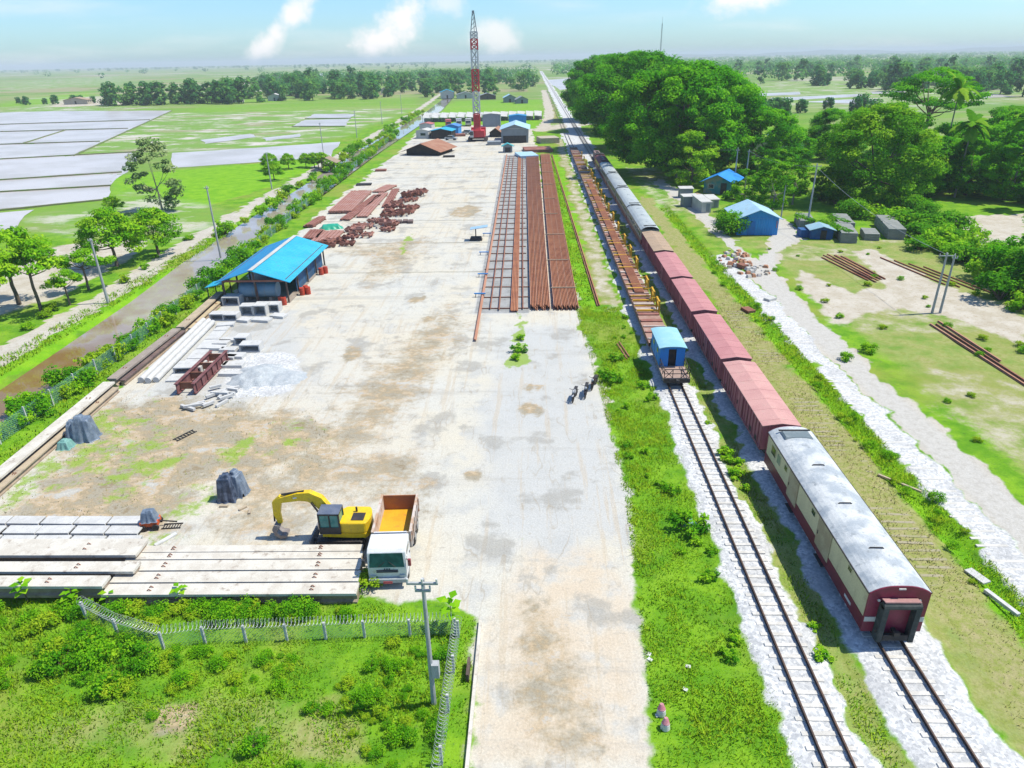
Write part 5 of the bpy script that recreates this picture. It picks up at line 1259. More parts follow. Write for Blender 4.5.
# parasol-like sun shade with a dark bench by the racks
def shade_stand():
    t = thing('sun_shade', 'blue tilted sun shade above a dark stand left of the rail racks', 'sun shade', (-8.62, 102.22))
    MB().box((0, 0, .25), (1.9, 1.3, .5), top=(.8, .7)).build('stand', M_DARK, t); MB().tube((0, 0, .4), (0, 0, 1.7), .08).build('post', M_DARK, t)
    MB().box((.5, 0, 1.9), (2.6, 1.6, .06), ry=R(-8)).build('canopy', mat('shade_blue', (0.28, 0.48, 0.68), (0.36, 0.55, 0.72), 2), t)
shade_stand()

# ---------------------------------------------------------------- buildings
M_SHEDROOF = mat('sheet_roof_cyan', (0.02, 0.42, 0.66), (0.035, 0.48, 0.70), .5, dirt=(0.09, 0.34, 0.48), dscale=1.3, rough=.5, ribs=(1, .55), bump=.9)
M_SHEDROOF2 = mat('sheet_roof_blue', (0.015, 0.24, 0.52), (0.02, 0.28, 0.56), .5, dirt=(0.05, 0.22, 0.4), dscale=1.0, rough=.45, ribs=(1, .55), bump=.9)
M_PALEROOF = mat('pale_sheet_roof', (0.48, 0.72, 0.88), (0.42, 0.66, 0.84), .5, dirt=(0.40, 0.50, 0.55), dscale=1.6, rough=.4, ribs=(1, .55), bump=.8)
M_BLUEWALL = mat('blue_sheet_wall', (0.012, 0.27, 0.68), (0.016, 0.23, 0.6), .9, rough=.5, ribs=(0, .35), bump=.4)
M_POST = mat('dark_timber', (0.08, 0.055, 0.045), (0.12, 0.09, 0.07), 2)
M_RUSTROOF = mat('rust_sheet_roof', (0.29, 0.13, 0.075), (0.36, 0.19, 0.12), .5, dirt=(0.2, 0.085, 0.05), dscale=1.2, ribs=(1, .6), bump=.4)
M_GREYWALL = mat('grey_wall', (0.28, 0.32, 0.36), (0.24, 0.27, 0.3), .6)
M_WALLW = mat('pale_wall', (0.60, 0.60, 0.58), (0.52, 0.52, 0.5), .6)
M_DRUMRED = mat('drum_red', (0.5, 0.06, 0.03), (0.38, 0.05, 0.03), 2, rough=.4)
def gable_roof(w, L, ze, zr, over=.35, th=.07, y0=0.0):
    """two sloping sheets meeting at a ridge running along Y"""
    a = w / 2 + over; dz = (zr - ze) * over / (w / 2); r = []
    for s in (-1, 1):
        m = MB(); vs = []
        for z in (0, -th):
            vs += [(0 + s * .004, y0 - over, zr + z), (s * a, y0 - over, ze - dz + z), (s * a, y0 + L + over, ze - dz + z), (0 + s * .004, y0 + L + over, zr + z)]
        m.add(vs, [(0, 1, 2, 3), (7, 6, 5, 4), (0, 4, 5, 1), (1, 5, 6, 2), (2, 6, 7, 3), (3, 7, 4, 0)]); r.append(m)
    return r
def big_shed():
    t = thing('open_shed', 'open sided shed with a bright blue sheet roof over a blue tank', 'shed', (-31.15, 73.4), R(.6))
    W, L, ze, zr = 7.4, 15.6, 2.7, 3.9
    a, b = gable_roof(W, L, ze, zr, .5)
    a.build('roof', M_SHEDROOF2, t); b.build('roof', M_SHEDROOF, t)
    m = MB(); m.box((0, L / 2, zr + .03), (.5, L + 1.0, .05)); m.build('ridge_cap', M_WALLW, t)
    for x in (-W / 2 + .15, 0, W / 2 - .15):
        for k in range(5): 
            if x == 0 and k in (1, 2, 3): continue
            MB().box((x, .15 + k * (L - .3) / 4, ze / 2 + (.5 if x == 0 else 0)), (.16, .16, ze + (1.0 if x == 0 else 0))).build('post', M_POST, t)
    m = MB(); m.box((0, .12, ze - .15), (W - .3, .14, .22)); m.build('tie_beam', M_WSIDE, t)
    for s in (-1, 1): MB().box((s * (W / 2 - .12), L / 2, ze - .02), (.12, L, .14)).build('eave_beam', M_POST, t)
    m = MB(); m.box((-.3, L * .75, 1.2), (5.4, .1, 2.3)); m.box((W / 2 - .4, L * .62, 1.1), (.08, L * .72, 2.1)); m.build('inner_wall', mat('shed_dark_blue', (0.02, 0.09, 0.2), (0.03, 0.07, 0.13), 1), t)
    f = MB(); f.box((0, L / 2, .04), (W, L, .08)); f.build('floor_slab', M_BEAM2, t)
    k = thing('storage_tank', 'grey blue cylindrical tank lying under the front of the open shed', 'tank', (-31.2, 74.6), 0)
    mt = mat('tank_blue', (0.14, 0.26, 0.36), (0.2, 0.32, 0.42), 1.2, rough=.4)
    MB().tube((-2.0, 0, 1.25), (2.2, 0, 1.25), .85, n=24).build('tank_shell', mt, k)
    m = MB()
    for x in (-1.9, -.5, .9, 2.1): m.tube((x, 0, 1.25), (x + .05, 0, 1.25), .875, n=24)
    m.build('hoop', M_GREYWALL, k)
    for x in (-1.3, 1.4): MB().box((x, 0, .28), (.3, 1.4, .5)).build('cradle', M_BEAM2, k)
    MB().box((.1, -.95, 1.1), (.14, .1, 2.2)).build('ladder', M_WSIDE, k)
    for i, q in enumerate(((-26.9, 76.3), (-26.3, 76.6), (-26.7, 77.1), (-27.0, 84.6), (-26.6, 85.2), (-27.9, 72.8), (-28.3, 73.1))):
        d = thing('oil_drum', ('red oil drum in the small cluster beside the shed', 'red oil drum behind the shed corner farther back', 'orange red drum by the front corner of the shed')[0 if i < 3 else 1 if i < 5 else 2], 'drum', (q[0], q[1], .01), 0, ('drums beside the shed', 'drums by the far shed corner', 'drums by the front shed corner')[0 if i < 3 else 1 if i < 5 else 2])
        MB().tube((0, 0, 0), (0, 0, .85), .3, n=16).build('barrel', M_DRUMRED, d); m = MB()
        for z in (.28, .57): m.tube((0, 0, z - .02), (0, 0, z + .02), .32, n=16)
        m.build('hoop', M_DRUMRED, d)
    l = thing('lean_to', 'small pale blue lean to roof at the canal side of the shed', 'lean-to', (-36.0, 74.5))
    MB().box((0, .6, 1.9), (2.2, 2.4, .06), ry=R(-12)).build('roof', M_SHEDROOF, l)
    for x, y in ((-.9, -.4), (.9, -.4), (-.9, 1.6), (.9, 1.6)): MB().box((x, y, .95 - .0 + (.12 if x > 0 else -.12)), (.1, .1, 1.8)).build('post', M_POST, l)
big_shed()
def house(name, label, cat, q, rz, W, L, ze, zr, wall, roof, over=.4, front=None, extras=True):
    t = thing(name, label, cat, q, rz)
    MB().prism([(-W / 2, 0), (W / 2, 0), (W / 2, ze), (0, zr - .08), (-W / 2, ze)], 0, L).build('wall', wall, t)
    for m in gable_roof(W, L, ze, zr, over): m.build('roof', roof, t)
    if front:
        for (x, z, w, h, nm, m_) in front:
            o = MB().box((x, -.03, z), (w, .08, h)).build(nm, m_, t)
            if nm == 'window': MB().box((x, -.08, z), (w * .8, .03, h * .8)).build('pane', M_GLASS, o)
    if extras:
        for y in (L * .3, L * .7):
            for s in (-1, 1): MB().box((s * (W / 2 + .02), y, ze * .55), (.06, .9, .9)).build('window', M_GLASS, t)
    return t
house('storehouse', 'bright blue storehouse with a pale gable roof beside the gravel junction', 'house', (33.2, 103.4), R(-3), 5.9, 7.6, 2.6, 3.8, M_BLUEWALL, M_PALEROOF, .5, [(0, 2.52, 4.2, .05, 'trim', mat('trim_pale_blue', (0.1, 0.36, 0.7))), (2.7, 1.6, .12, 1.0, 'downpipe', mat('pipe_pink', (0.5, 0.25, 0.28))), (-.9, 1.05, 1.0, 2.0, 'door', mat('blue_door', (0.012, 0.17, 0.52), rough=.5))])
t_ = house('house', 'small house with a vivid blue roof under the trees behind the storehouse', 'house', (35.4, 137.5), R(-28), 5.2, 7.2, 2.5, 3.7, mat('teal_wall', (0.03, 0.2, 0.24), (0.3, 0.28, 0.2), .5), mat('vivid_blue_roof', (0.02, 0.25, 0.74), (0.03, 0.3, 0.78), .5, rough=.45), .7, [(1.2, 1.1, 1.1, 2, 'door', M_DARK), (-1.2, 1.4, 1.2, .9, 'window', M_WALLW)])
# kiosks and stacks left of the storehouse
def crate_stall(label, q, w, d, h, m, rz=0):
    t = thing('kiosk', label, 'kiosk', q, rz)
    MB().box((0, d / 2, h / 2), (w, d, h)).build('wall', m, t); MB().box((0, d / 2, h + .08), (w + .3, d + .3, .1), rx=R(4)).build('roof', M_WALLW, t)
    MB().box((w * .15, -.02, h * .45), (w * .4, .06, h * .7)).build('door', M_GREYWALL, t)
crate_stall('pale grey kiosk with a white top in front of the blue roofed house', (27.79, 125.14), 2.5, 1.8, 1.8, mat('kiosk_grey', (0.26, 0.31, 0.31), (0.2, 0.24, 0.24), 1), .1)
crate_stall('grey kiosk under the trees behind the white topped kiosk', (28.8, 133.77), 2.4, 1.8, 1.7, bpy.data.materials['kiosk_grey'])
crate_stall('long white walled kiosk half hidden by the bush left of the storehouse', (29.41, 119.8), 1.6, 5.2, 1.9, M_WALLW, .12)
crate_stall('white kiosk behind the bush with a broken pale roof', (31.75, 123.99), 1.6, 3.4, 1.5, M_WALLW, .1)
litter('goods_bundle', 'orange and brown bundle of goods beside the grey kiosk', 'goods', (30.04, 131.66), (1.8, 1.6, 1.1), M_TANROOF, .3)
# stacks of concrete blocks with creeper on top
M_BLOCK = mat('block_grey', (0.24, 0.26, 0.24), (0.32, 0.33, 0.31), 1.0, dirt=(0.14, 0.16, 0.13), dscale=2, bump=.4)
def block_stack(label, q, w, d, h, rz, top_green=False):
    t = thing('block_stack', label, 'block stack', q, rz)
    n = max(2, int(d / .9))
    lay = max(3, int(h / .22))
    for k in range(lay):
        m = MB()
        for i in range(n): m.box((rng.uniform(-.04, .04), d * (i + .5) / n, h * (k + .5) / lay), (w * rng.uniform(.97, 1.0), d / n * .9, h / lay * .86))
        m.build('block_layer', M_BLOCK, t)
    return t
block_stack('grey block stack with a green creeper cap, next to the small blue hut', (44.4, 97.9), 2.2, 7.5, 1.45, R(-14))
block_stack('low grey block stack between the creeper capped stack and the long one', (48.2, 99.2), 2.0, 4.0, 1.0, R(-14))
block_stack('creeper covered grey block stack standing behind the lowest stack', (46.6, 104.2), 2.2, 7, 1.5, R(-12))
block_stack('long bare grey block stack at the right end of the row', (51.8, 99.6), 2.3, 10, 1.55, R(-14))
block_stack('grey block stack at the back left, behind the small blue hut', (41.6, 106.5), 2.2, 6, 1.4, R(-12))
house('hut', 'small dark blue hut with a pale blue roof in front of the grey block stacks', 'hut', (41.5, 100.2), R(-8), 3.0, 2.6, 1.5, 1.95, mat('hut_blue', (0.012, 0.09, 0.26), (0.015, 0.07, 0.2), 1), mat('hut_roof', (0.36, 0.55, 0.65), (0.3, 0.5, 0.6), 1, rough=.4), .35, [(.2, .7, .8, 1.3, 'door', M_DARK)], False)
litter('blue_bin', 'dark blue bin beside the small blue hut', 'bin', (39.6, 102.4), (1.2, 1.8, 1.1), bpy.data.materials['hut_blue'])
# rubble heap and scrap
M_RUB = [mat('rubble_cream', (0.52, 0.46, 0.36), (0.44, 0.38, 0.3), 2), mat('rubble_orange', (0.5, 0.25, 0.13), (0.42, 0.2, 0.12), 2), mat('rubble_white', (0.62, 0.6, 0.56), (0.5, 0.48, 0.45), 2)]
q = (26.79, 87.7)
for i in range(70):
    a, r_ = rng.uniform(0, 6.28), rng.uniform(0, 1) ** .6
    p = (q[0] + 2.6 * r_ * math.cos(a), q[1] + 7.2 * r_ * math.sin(a))
    s = rng.uniform(.25, .7)
    o = MB().box((0, 0, s * .22), (s, s * rng.uniform(.6, 1.2), s * .5), rz=rng.uniform(0, 3), top=(.7, .6)).build('rubble_block', M_RUB[int(rng.integers(3))], loc=(p[0], p[1], max(0, .35 * (1 - r_)) * rng.uniform(0, 1)), rotz=rng.uniform(0, 3))
    setp(o, 'broken pale block in the rubble heap before the blue storehouse', 'rubble block', 'rubble heap by the storehouse')
litter('scrap_iron', 'dark rusty piece of scrap at the near end of the rubble heap', 'scrap', (26.29, 85.85), (.9, 1.3, .5), M_RUST2, .4)
litter('scrap_iron', 'small grey white scrap heap beside the gravel ballast', 'scrap', (25.88, 73.13), (1.2, .8, .25), M_WALLW, .6)
litter('scrap_iron', 'dark bundle of scrap in the grass beside the overgrown track', 'scrap', (22.5, 69.56), (.9, 1.4, .25), M_RUST2, .3)
litter('concrete_post', 'white concrete post lying on the grass right of the maroon coach', 'concrete post', (22.72, 26.49), (.22, 1.8, .18), M_PRECAST, R(18)); litter('concrete_post', 'pale broken slab in the grass upslope of the white post', 'slab', (22.67, 28.42), (.5, 1.1, .1), M_PRECAST, R(20))
litter('timber_pole', 'pale timber pole lying in the ditch grass beyond the coach', 'pole', (22.77, 36.97), (.14, 2.6, .12), M_BEAM3, R(42))
for i in range(9):
    a, b = (37.95, 90.73), (39.37, 79.85); off = i * .34
    rail_run('steel_rail', 'rusty rail in the loose bundle on the bare ground right of the road', 'rail', a[0] + off + rng.uniform(-.1, .1), a[1] + rng.uniform(-.6, .6), b[0] + off * .8, b[1] + rng.uniform(-.8, .8), .04 + .15 * (i % 2), (M_RUST2, M_RUST)[i % 3 == 0], 'rails right of the road', 1.8)
for i, (a, b) in enumerate((((38.99, 65.04), (39.34, 49.26)), ((39.56, 65.03), (39.8, 49.97)), ((40.19, 65.87), (40.26, 55.88)))):
    rail_run('steel_rail', 'long rusty rail lying in the grass behind the twin poles', 'rail', a[0], a[1], b[0], b[1], .06, (M_RUST3, M_RUST2, M_RUST3)[i], 'rails behind the twin poles', 2.2)
for i in range(4):
    a = (45.28, 89.95); rail_run('steel_rail', 'thin rusty bar half hidden in the grass before the block stacks', 'bar', a[0] + i * 1.1, a[1] - i * 1.5, a[0] + 2 + i * 1.1, a[1] - 12 - i, .03, M_RUST, 'bars before the block stacks', 1.2)

# ---------------------------------------------------------------- far end of the yard
house('open_hut', 'low hut with a wide rusty sheet roof in the far left yard', 'hut', (-31.4, 203.5), R(-14), 9.6, 11.5, 1.5, 3.3, mat('hut_black', (0.015, 0.014, 0.014), (0.03, .025, .02), 1), M_RUSTROOF, 1.2, None, False)
house('open_hut', 'small rusty roofed hut left of the blue gabled warehouse', 'hut', (-13.0, 250.5), R(-5), 4.0, 8, 1.6, 3.0, bpy.data.materials['hut_black'], M_RUSTROOF, .6, None, False)
w_ = house('warehouse', 'grey blue warehouse with a pale blue gable roof at the far end of the yard', 'warehouse', (-5.9, 231.5), R(0), 8.6, 16, 4.2, 5.6, M_GREYWALL, M_PALEROOF, .6, [(0, 1.1, 7.4, 2.2, 'doorway', M_DARK), (0, 4.3, 6, .12, 'trim', M_WALLW)], True)
house('site_office', 'white walled site office at the far left of the yard', 'office', (-38.0, 249), R(-10), 4.4, 6, 2.6, 3.1, M_WALLW, M_WALLW, .2, [(.3, 1.4, 2.0, .9, 'window', M_GREYWALL)])
house('open_shelter', 'open shelter with a turquoise roof beside the white site office', 'shelter', (-31.3, 247.5), R(-6), 7.0, 7, 2.6, 3.3, bpy.data.materials['hut_black'], M_SHEDROOF, .4, None, False)
house('site_cabin', 'blue roofed cabin behind the turquoise shelter', 'cabin', (-29.4, 262), R(-6), 5, 6, 2.8, 3.5, M_BLUEWALL, mat('cabin_roof', (0.08, 0.25, 0.6), rough=.5), .3, None, False)
house('site_cabin', 'white cabin with a red stripe behind the site office', 'cabin', (-39.5, 268), R(-6), 4.5, 5, 3.2, 3.6, M_WALLW, mat('red_roof', (0.5, 0.15, 0.14)), .2, None, False)
house('site_cabin', 'pale tent like cabin in the gap left of the far warehouse', 'cabin', (-16.5, 290), 0, 7, 6, 4.6, 5.0, M_GREYWALL, M_WALLW, .2, None, False)
house('site_cabin', 'vivid blue cabin peeping out behind the warehouse roof', 'cabin', (-6.0, 280), 0, 6.5, 6, 4.6, 5.0, M_BLUEWALL, M_BLUEROOF_ if 'M_BLUEROOF_' in globals() else M_SHEDROOF2, .2, None, False)
house('kiosk', 'small teal roofed kiosk in front of the grey blue warehouse', 'kiosk', (-7.3, 207), R(4), 2.6, 2.6, 1.9, 2.5, M_GREYWALL, mat('teal_roof', (0.05, 0.42, 0.45), rough=.5), .5, [(0, .8, 1.6, 1.2, 'counter', M_DARK)], False)
for i in range(14):
    x = -46 + i * 3.7
    t = thing('shed_bay', 'pale roofed bay of the long low shed row beyond the crane', 'shed', (x, 316 + .2 * i), 0, 'shed row beyond the crane')
    MB().box((0, 4, 2.5), (3.4, 9, .12), rx=R(9), ry=R(5)).build('roof', M_WALLW, t); MB().box((0, 6, .6), (3.3, 3.5, 1.2)).build('wall', M_GREYWALL if i % 2 else M_WALLW, t)
    for s in (-1, 1): MB().box((s * 1.6, .1, 1.5), (.15, .15, 3.0)).build('post', M_GREYWALL, t)
def small_lorry(label, q, rz, c):
    t = thing('lorry', label, 'lorry', q, rz); m = mat('lorry_' + label.split()[0], c, rough=.4)
    MB().prism([(0, .6), (0, 1.3), (.35, 2.4), (1.8, 2.4), (1.8, .6)], -1.1, 1.1, 'X').build('cab', m, t); MB().box((0, 4.4, 1.7), (2.3, 4.8, 2.0)).build('cargo_box', m, t)
    MB().box((0, .12, 1.75), (1.8, .06, .7), rx=R(-18)).build('windscreen', M_GLASS, t)
    for y in (1, 5.6):
        for s in (-1, 1): MB().tube((s * .75, y, .45), (s * 1.08, y, .45), .45, n=14).build('wheel', M_DARK, t)
small_lorry('red lorry parked beyond the site office', (-33.5, 290), R(8), (0.55, 0.12, 0.1)); small_lorry('white lorry beside the red one beyond the site office', (-29.6, 292), R(6), (0.6, 0.6, 0.6)); small_lorry('cream lorry parked nearest the crane', (-26.0, 293), R(3), (0.55, 0.53, 0.46))
def car(label, q, rz, c):
    t = thing('parked_car', label, 'car', q, rz); m = mat('car_' + label.split()[0] + str(int(q[1])), c, rough=.3)
    b = MB(); b.prism([(-2.1, .35), (-2.1, .75), (-1.2, .9), (1.9, .95), (2.1, .8), (2.1, .35)], -.85, .85, 'X'); o = b.build('body', m, t); o.rotation_euler = (0, 0, 0)
    MB().prism([(-1.1, .88), (-.5, 1.45), (1.0, 1.47), (1.7, .93)], -.72, .72, 'X').build('cabin', M_GLASS, t); MB().box((0, .25, 1.47), (1.3, 1.4, .06)).build('roof', m, t)
    for y in (-1.3, 1.3):
        for s in (-1, 1): MB().tube((s * .65, y, .33), (s * .88, y, .33), .33, n=14).build('wheel', M_DARK, t)
car('silver car parked in front of the turquoise shelter', (-27.5, 243), R(80), (0.5, 0.52, 0.52)); car('pale car parked by the lorries at the far end', (-23.5, 262), R(60), (0.5, 0.5, 0.48))
litter('steel_plate_heap', 'low rusty heap of plates between the shelter and the crane', 'steel heap', (-27.0, 256), (6, 4, .7), M_STOCK, .2); litter('steel_plate_heap', 'brown heap of sleepers and scrap at the far end of the rail stack', 'scrap heap', (1.2, 210), (8, 8, .8), M_STOCK, .1)
litter('sand_heap', 'cream heap of bags in front of the trees at the far right of the yard', 'heap', (4.6, 232), (6, 7, 1.6), M_RUB[0], .2); litter('board', 'pale blue sheet lying on the far end of the rail rack', 'sheet', (-1.9, 198), (5, 9, .7), M_PALEROOF, .2); litter('grey_crate_heap', 'grey crate heap left of the grey blue warehouse door', 'crate', (-12.3, 228), (4.2, 4, 1.0), M_GREYWALL, .1)
# crawler crane
M_CRED = mat('crane_red', (0.62, 0.045, 0.05), (0.54, 0.04, 0.05), .8, rough=.45)
def crane():
    t = thing('crawler_crane', 'tall red crawler crane with a red and white lattice boom standing upright', 'crane', (-18.2, 240))
    for s in (-1, 1): MB().box((s * 2.6, 0, .6), (1.0, 6.8, 1.2), top=(1, .8)).build('track', M_DARK, t)
    MB().box((0, 0, 1.0), (4.4, 3, .6)).build('undercarriage', M_DARK, t)
    MB().box((0, .8, 2.3), (4.6, 6.5, 2.0), top=(.92, .96)).build('machine_house', M_CRED, t); MB().box((0, 3.2, 2.6), (4.8, 1.6, 2.6)).build('counterweight', M_CRED, t)
    c = MB().box((-1.8, -3.0, 2.4), (1.2, 1.8, 2.0), top=(.9, .8)).build('cab', M_WHITE, t); MB().box((-1.8, -3.92, 2.6), (1.0, .06, 1.1)).build('window', M_GLASS, c)
    MB().box((0, -2, 4.2), (2.4, 3, 1.8), top=(.7, .6)).build('gantry', M_CRED, t)
    secs = [(3.2, 8.5, M_CRED), (8.5, 15.0, M_WHITE), (15.0, 21.5, M_CRED), (21.5, 27.0, M_WHITE), (27.0, 30.0, M_CRED), (30.0, 32.0, M_WHITE)]
    for z0, z1, m_ in secs:
        m = MB(); h = 1.0 if z0 > 3.5 else .9; n = max(2, int((z1 - z0) / 2.0)); wd = .34
        for sx in (-1, 1):
            for sy in (-1, 1): m.bar((sx * h, sy * h - 2, z0), (sx * h, sy * h - 2, z1), wd)
        for k in range(n):
            a, b = z0 + (z1 - z0) * k / n, z0 + (z1 - z0) * (k + 1) / n
            for sy in (-1, 1): m.bar((-h, sy * h - 2, a), (h, sy * h - 2, b), .2); m.bar((h, sy * h - 2, a), (-h, sy * h - 2, b), .2); m.bar((-h, sy * h - 2, b), (h, sy * h - 2, b), .22)
            for sx in (-1, 1): m.bar((sx * h, -h - 2, a), (sx * h, h - 2, b), .2)
        if z0 < 4: m.box((0, -2, 6), (1.5, 1.5, 4.4))
        m.build('boom_section', m_, t)
    m = MB()
    for sx in (-1, 1): m.bar((sx * .9, -2, 32), (sx * .25, -2, 37.2), .24)
    for k in range(4): m.bar((-.8 + k * .15, -2, 32.6 + k * 1.2), (.65 - k * .15, -2, 33.6 + k * 1.2), .14)
    m.box((0, -2, 37.4), (.7, .7, .7)); m.build('boom_head', M_GREYWALL, t)
    m = MB(); m.bar((.3, -2.6, 37), (.3, -2.6, 5), .08); m.bar((0, 2.6, 4.5), (0, -1.8, 36.8), .08); m.build('hoist_rope', M_DARK, t)
crane()
# radio mast beyond the trees
def mast():
    t = thing('radio_mast', 'very thin tall radio mast rising behind the big rain trees', 'mast', (69.5, 420)); m = MB()
    for a in range(3):
        x, y = 1.0 * math.cos(a * 2.09), 1.0 * math.sin(a * 2.09); m.bar((x * .4, y * .4, 0), (x * .2, y * .2, 40), .13)
    for k in range(20): m.bar((-.3, 0, k * 2), (.3, .2, k * 2 + 2), .07)
    m.build('lattice', M_GREYWALL, t); MB().bar((0, 0, 40), (0, 0, 43), .09).build('aerial', M_GREYWALL, t)
mast()
# far houses
for q, w, l, z, wm, rm, lab in (((-59, 512), 9, 8, 4.2, M_WALLW, M_SHEDROOF, 'pale house with a turquoise roof among the far trees left of the crane'), ((-6.5, 440), 7, 7, 2.4, M_GREYWALL, M_GREYWALL, 'grey barn in the field beyond the far end of the yard'), ((-14, 452), 7, 7, 3.0, M_GREYWALL, M_PALEROOF, 'grey hut beside the far barn'), ((-30, 490), 11, 7, 2.4, M_POST, M_GREYWALL, 'long dark roofed barn under the far trees'),
                                ((-46, 508), 12, 7, 2.6, M_WALLW, M_GREYWALL, 'low white walled shed right of the turquoise roofed house'), ((-205, 505), 10, 8, 3.6, M_WALLW, M_RUSTROOF, 'pale house in the far left tree line'), ((-182, 520), 9, 7, 3.2, M_WALLW, M_WALLW, 'white house at the right end of the far left tree line'), ((-325, 520), 16, 8, 3.0, M_RUB[0], M_TANROOF, 'tan roofed farmhouse at the far left edge'), ((-120, 610), 9, 7, 3.4, M_WALLW, M_WALLW, 'white house in front of the far woods'),
                                ((60, 190), 8, 9, 3.4, M_RUB[0], M_RUSTROOF, 'half hidden house under the trees behind the right hand poles'), ((72, 205), 8, 7, 3.6, M_WALLW, M_PALEROOF, 'pale roofed house deep in the trees on the right')):
    house('house', lab, 'house', q, R(8), w, l, z, z + 1.6, wm, rm, .5, [(0, 1.1, 1.1, 2.1, 'door', M_DARK)])
def field_hut(): 
    t = thing('footbridge_hut', 'small thatched hut on the bank where the canal is crossed', 'hut', (-51.07, 175.58)); 
    for s in (-1, 1):
        for y in (0, 3): MB().box((s * 2, y, 1.1), (.2, .2, 2.2)).build('post', M_POST, t)
    for m in gable_roof(4.4, 3.2, 2.2, 3.2, .6): m.build('roof', mat('thatch', (0.33, 0.25, 0.17), (0.26, 0.2, 0.14), 1) if 'thatch' not in bpy.data.materials else bpy.data.materials['thatch'], t)
    MB().box((0, 1.5, .15), (8, 3.4, .3)).build('deck', M_BEAM3, t)
field_hut()

# ---------------------------------------------------------------- poles and wires
M_POLE = mat('pole_concrete', (0.44, 0.46, 0.47), (0.38, 0.40, 0.41), 1.5)
def pole(label, q, h, arms=((0, 1.2),), box=False, r=.14, rz=0.0, lamp=False, name='utility_pole'):
    t = thing(name, label, 'utility pole', q, rz)
    MB().tube((0, 0, 0), (0, 0, h), r, r * .65, 10).build('post', M_POLE, t)
    for dz, w in arms:
        a = MB().box((0, -.12, h - .12 - dz), (w, .09, .09)).build('crossarm', M_POLE, t)
        for s in (-.46, 0, .46): MB().tube((s * w, -.12, h - .08 - dz), (s * w, -.12, h + .1 - dz), .04, n=8).build('insulator', M_WHITE, a)
    if box: MB().box((.2, -.02, 2.0), (.3, .3, .7)).build('meter_box', M_POLE, t)
    return t
pole('grey concrete pole with a crossarm behind the razor wire corner', (-4.27, 20.4), 6.7, ((0, 1.2), (.35, .6)), True, .115)
pole('grey concrete pole beside the canal path, nearest on the left', (-48.6, 73.9), 7.4, ((.1, .5),), r=.16)
pole('slim pole on the canal bank near the blue shed', (-43.6, 93.3), 9.8, ((.2, .6),), r=.14)
pole('slim pole at the edge of the vivid green paddy beyond the canal', (-56, 150), 7.5, ((.2, .6),))
for i, (x, y) in enumerate(((-60, 205), (-62, 255), (-64, 310), (-66, 370))): pole('thin distant pole along the canal path', (x, y), 9, ((.2, .6),), r=.13)['group'] = 'distant poles along the canal path'
pole('white tipped grey pole beside the small blue hut', (42.1, 107.7), 9.6, ((.3, 1.2),), r=.15)
pole('left one of the twin poles on the bare ground at right', (40.95, 68.5), 6.3, ((.15, 1.6),), r=.13); pole('right one of the twin poles on the bare ground at right', (41.75, 68.5), 6.1, ((.2, .5),), r=.13)
a = pole('left pole of the pair carrying a crossarm behind the storehouse', (40.2, 143.5), 7.8, ((.4, .6),), r=.16); b = pole('right pole of the pair carrying a crossarm behind the storehouse', (42.0, 142), 7.6, ((.3, .6),), r=.16)
pole('single grey pole left of the pair behind the blue roofed house', (31.5, 158), 7.6, ((.3, 1.6),), r=.15); pole('slim pole by the garden tree right of the storehouse', (40.5, 115), 5.5, ((.2, .5),), r=.12)
def wire(label, a, b, sag, n=14):
    pts = [(a[0] + (b[0] - a[0]) * i / n, a[1] + (b[1] - a[1]) * i / n, a[2] + (b[2] - a[2]) * i / n - sag * 4 * (i / n) * (1 - i / n)) for i in range(n + 1)]
    setp(MB().path(pts, .022, 5).build('overhead_wire', M_GREYWALL), label, 'wire')
wire('overhead wire from the pair of poles to the single pole behind the blue roofed house', (40.2, 143.4, 7.4), (31.5, 158, 7.3), .5); wire('overhead wire from the pair of poles to the white tipped pole', (42, 142, 7.3), (42.1, 107.6, 9.2), .8); wire('overhead wire from the twin poles to the white tipped pole', (41.0, 68.4, 6.1), (42.1, 107.6, 9.1), 1.0)

# ---------------------------------------------------------------- fences
M_FPOST = mat('fence_concrete', (0.58, 0.60, 0.60), (0.5, 0.52, 0.52), 2)
M_WIRE = mat('razor_wire', (0.62, 0.64, 0.66), (0.5, 0.52, 0.54), 3, rough=.4, metal=.3)
def mesh_mat(name, c, pitch=.16, width=.03):
    m, t, b = nodes_of(name); b.inputs['Base Color'].default_value = rgba(c); b.inputs['Metallic'].default_value = .3; b.inputs['Roughness'].default_value = .5
    oc = t.nodes.new('ShaderNodeTexCoord').outputs['Object']; s = t.nodes.new('ShaderNodeSeparateXYZ'); t.links.new(oc, s.inputs[0])
    u = mth(t, 'ADD', s.outputs[0], s.outputs[1])
    ks = []
    for sg in ('ADD', 'SUBTRACT'):
        f = mth(t, 'FRACT', mth(t, 'DIVIDE', mth(t, sg, u, s.outputs[2]), pitch)); ks.append(mth(t, 'LESS_THAN', f, width / pitch))
    k = mth(t, 'MAXIMUM', ks[0], ks[1]); tr = t.nodes.new('ShaderNodeBsdfTransparent'); mx = t.nodes.new('ShaderNodeMixShader')
    t.links.new(k, mx.inputs[0]); t.links.new(tr.outputs[0], mx.inputs[1]); t.links.new(b.outputs[0], mx.inputs[2]); t.links.new(mx.outputs[0], t.nodes['Material Output'].inputs[0])
    return m
M_MESH = mesh_mat('chain_link', (0.5, 0.56, 0.55), .16, .022); M_MESHG = mesh_mat('green_chain_link', (0.16, 0.36, 0.27), .2, .05)
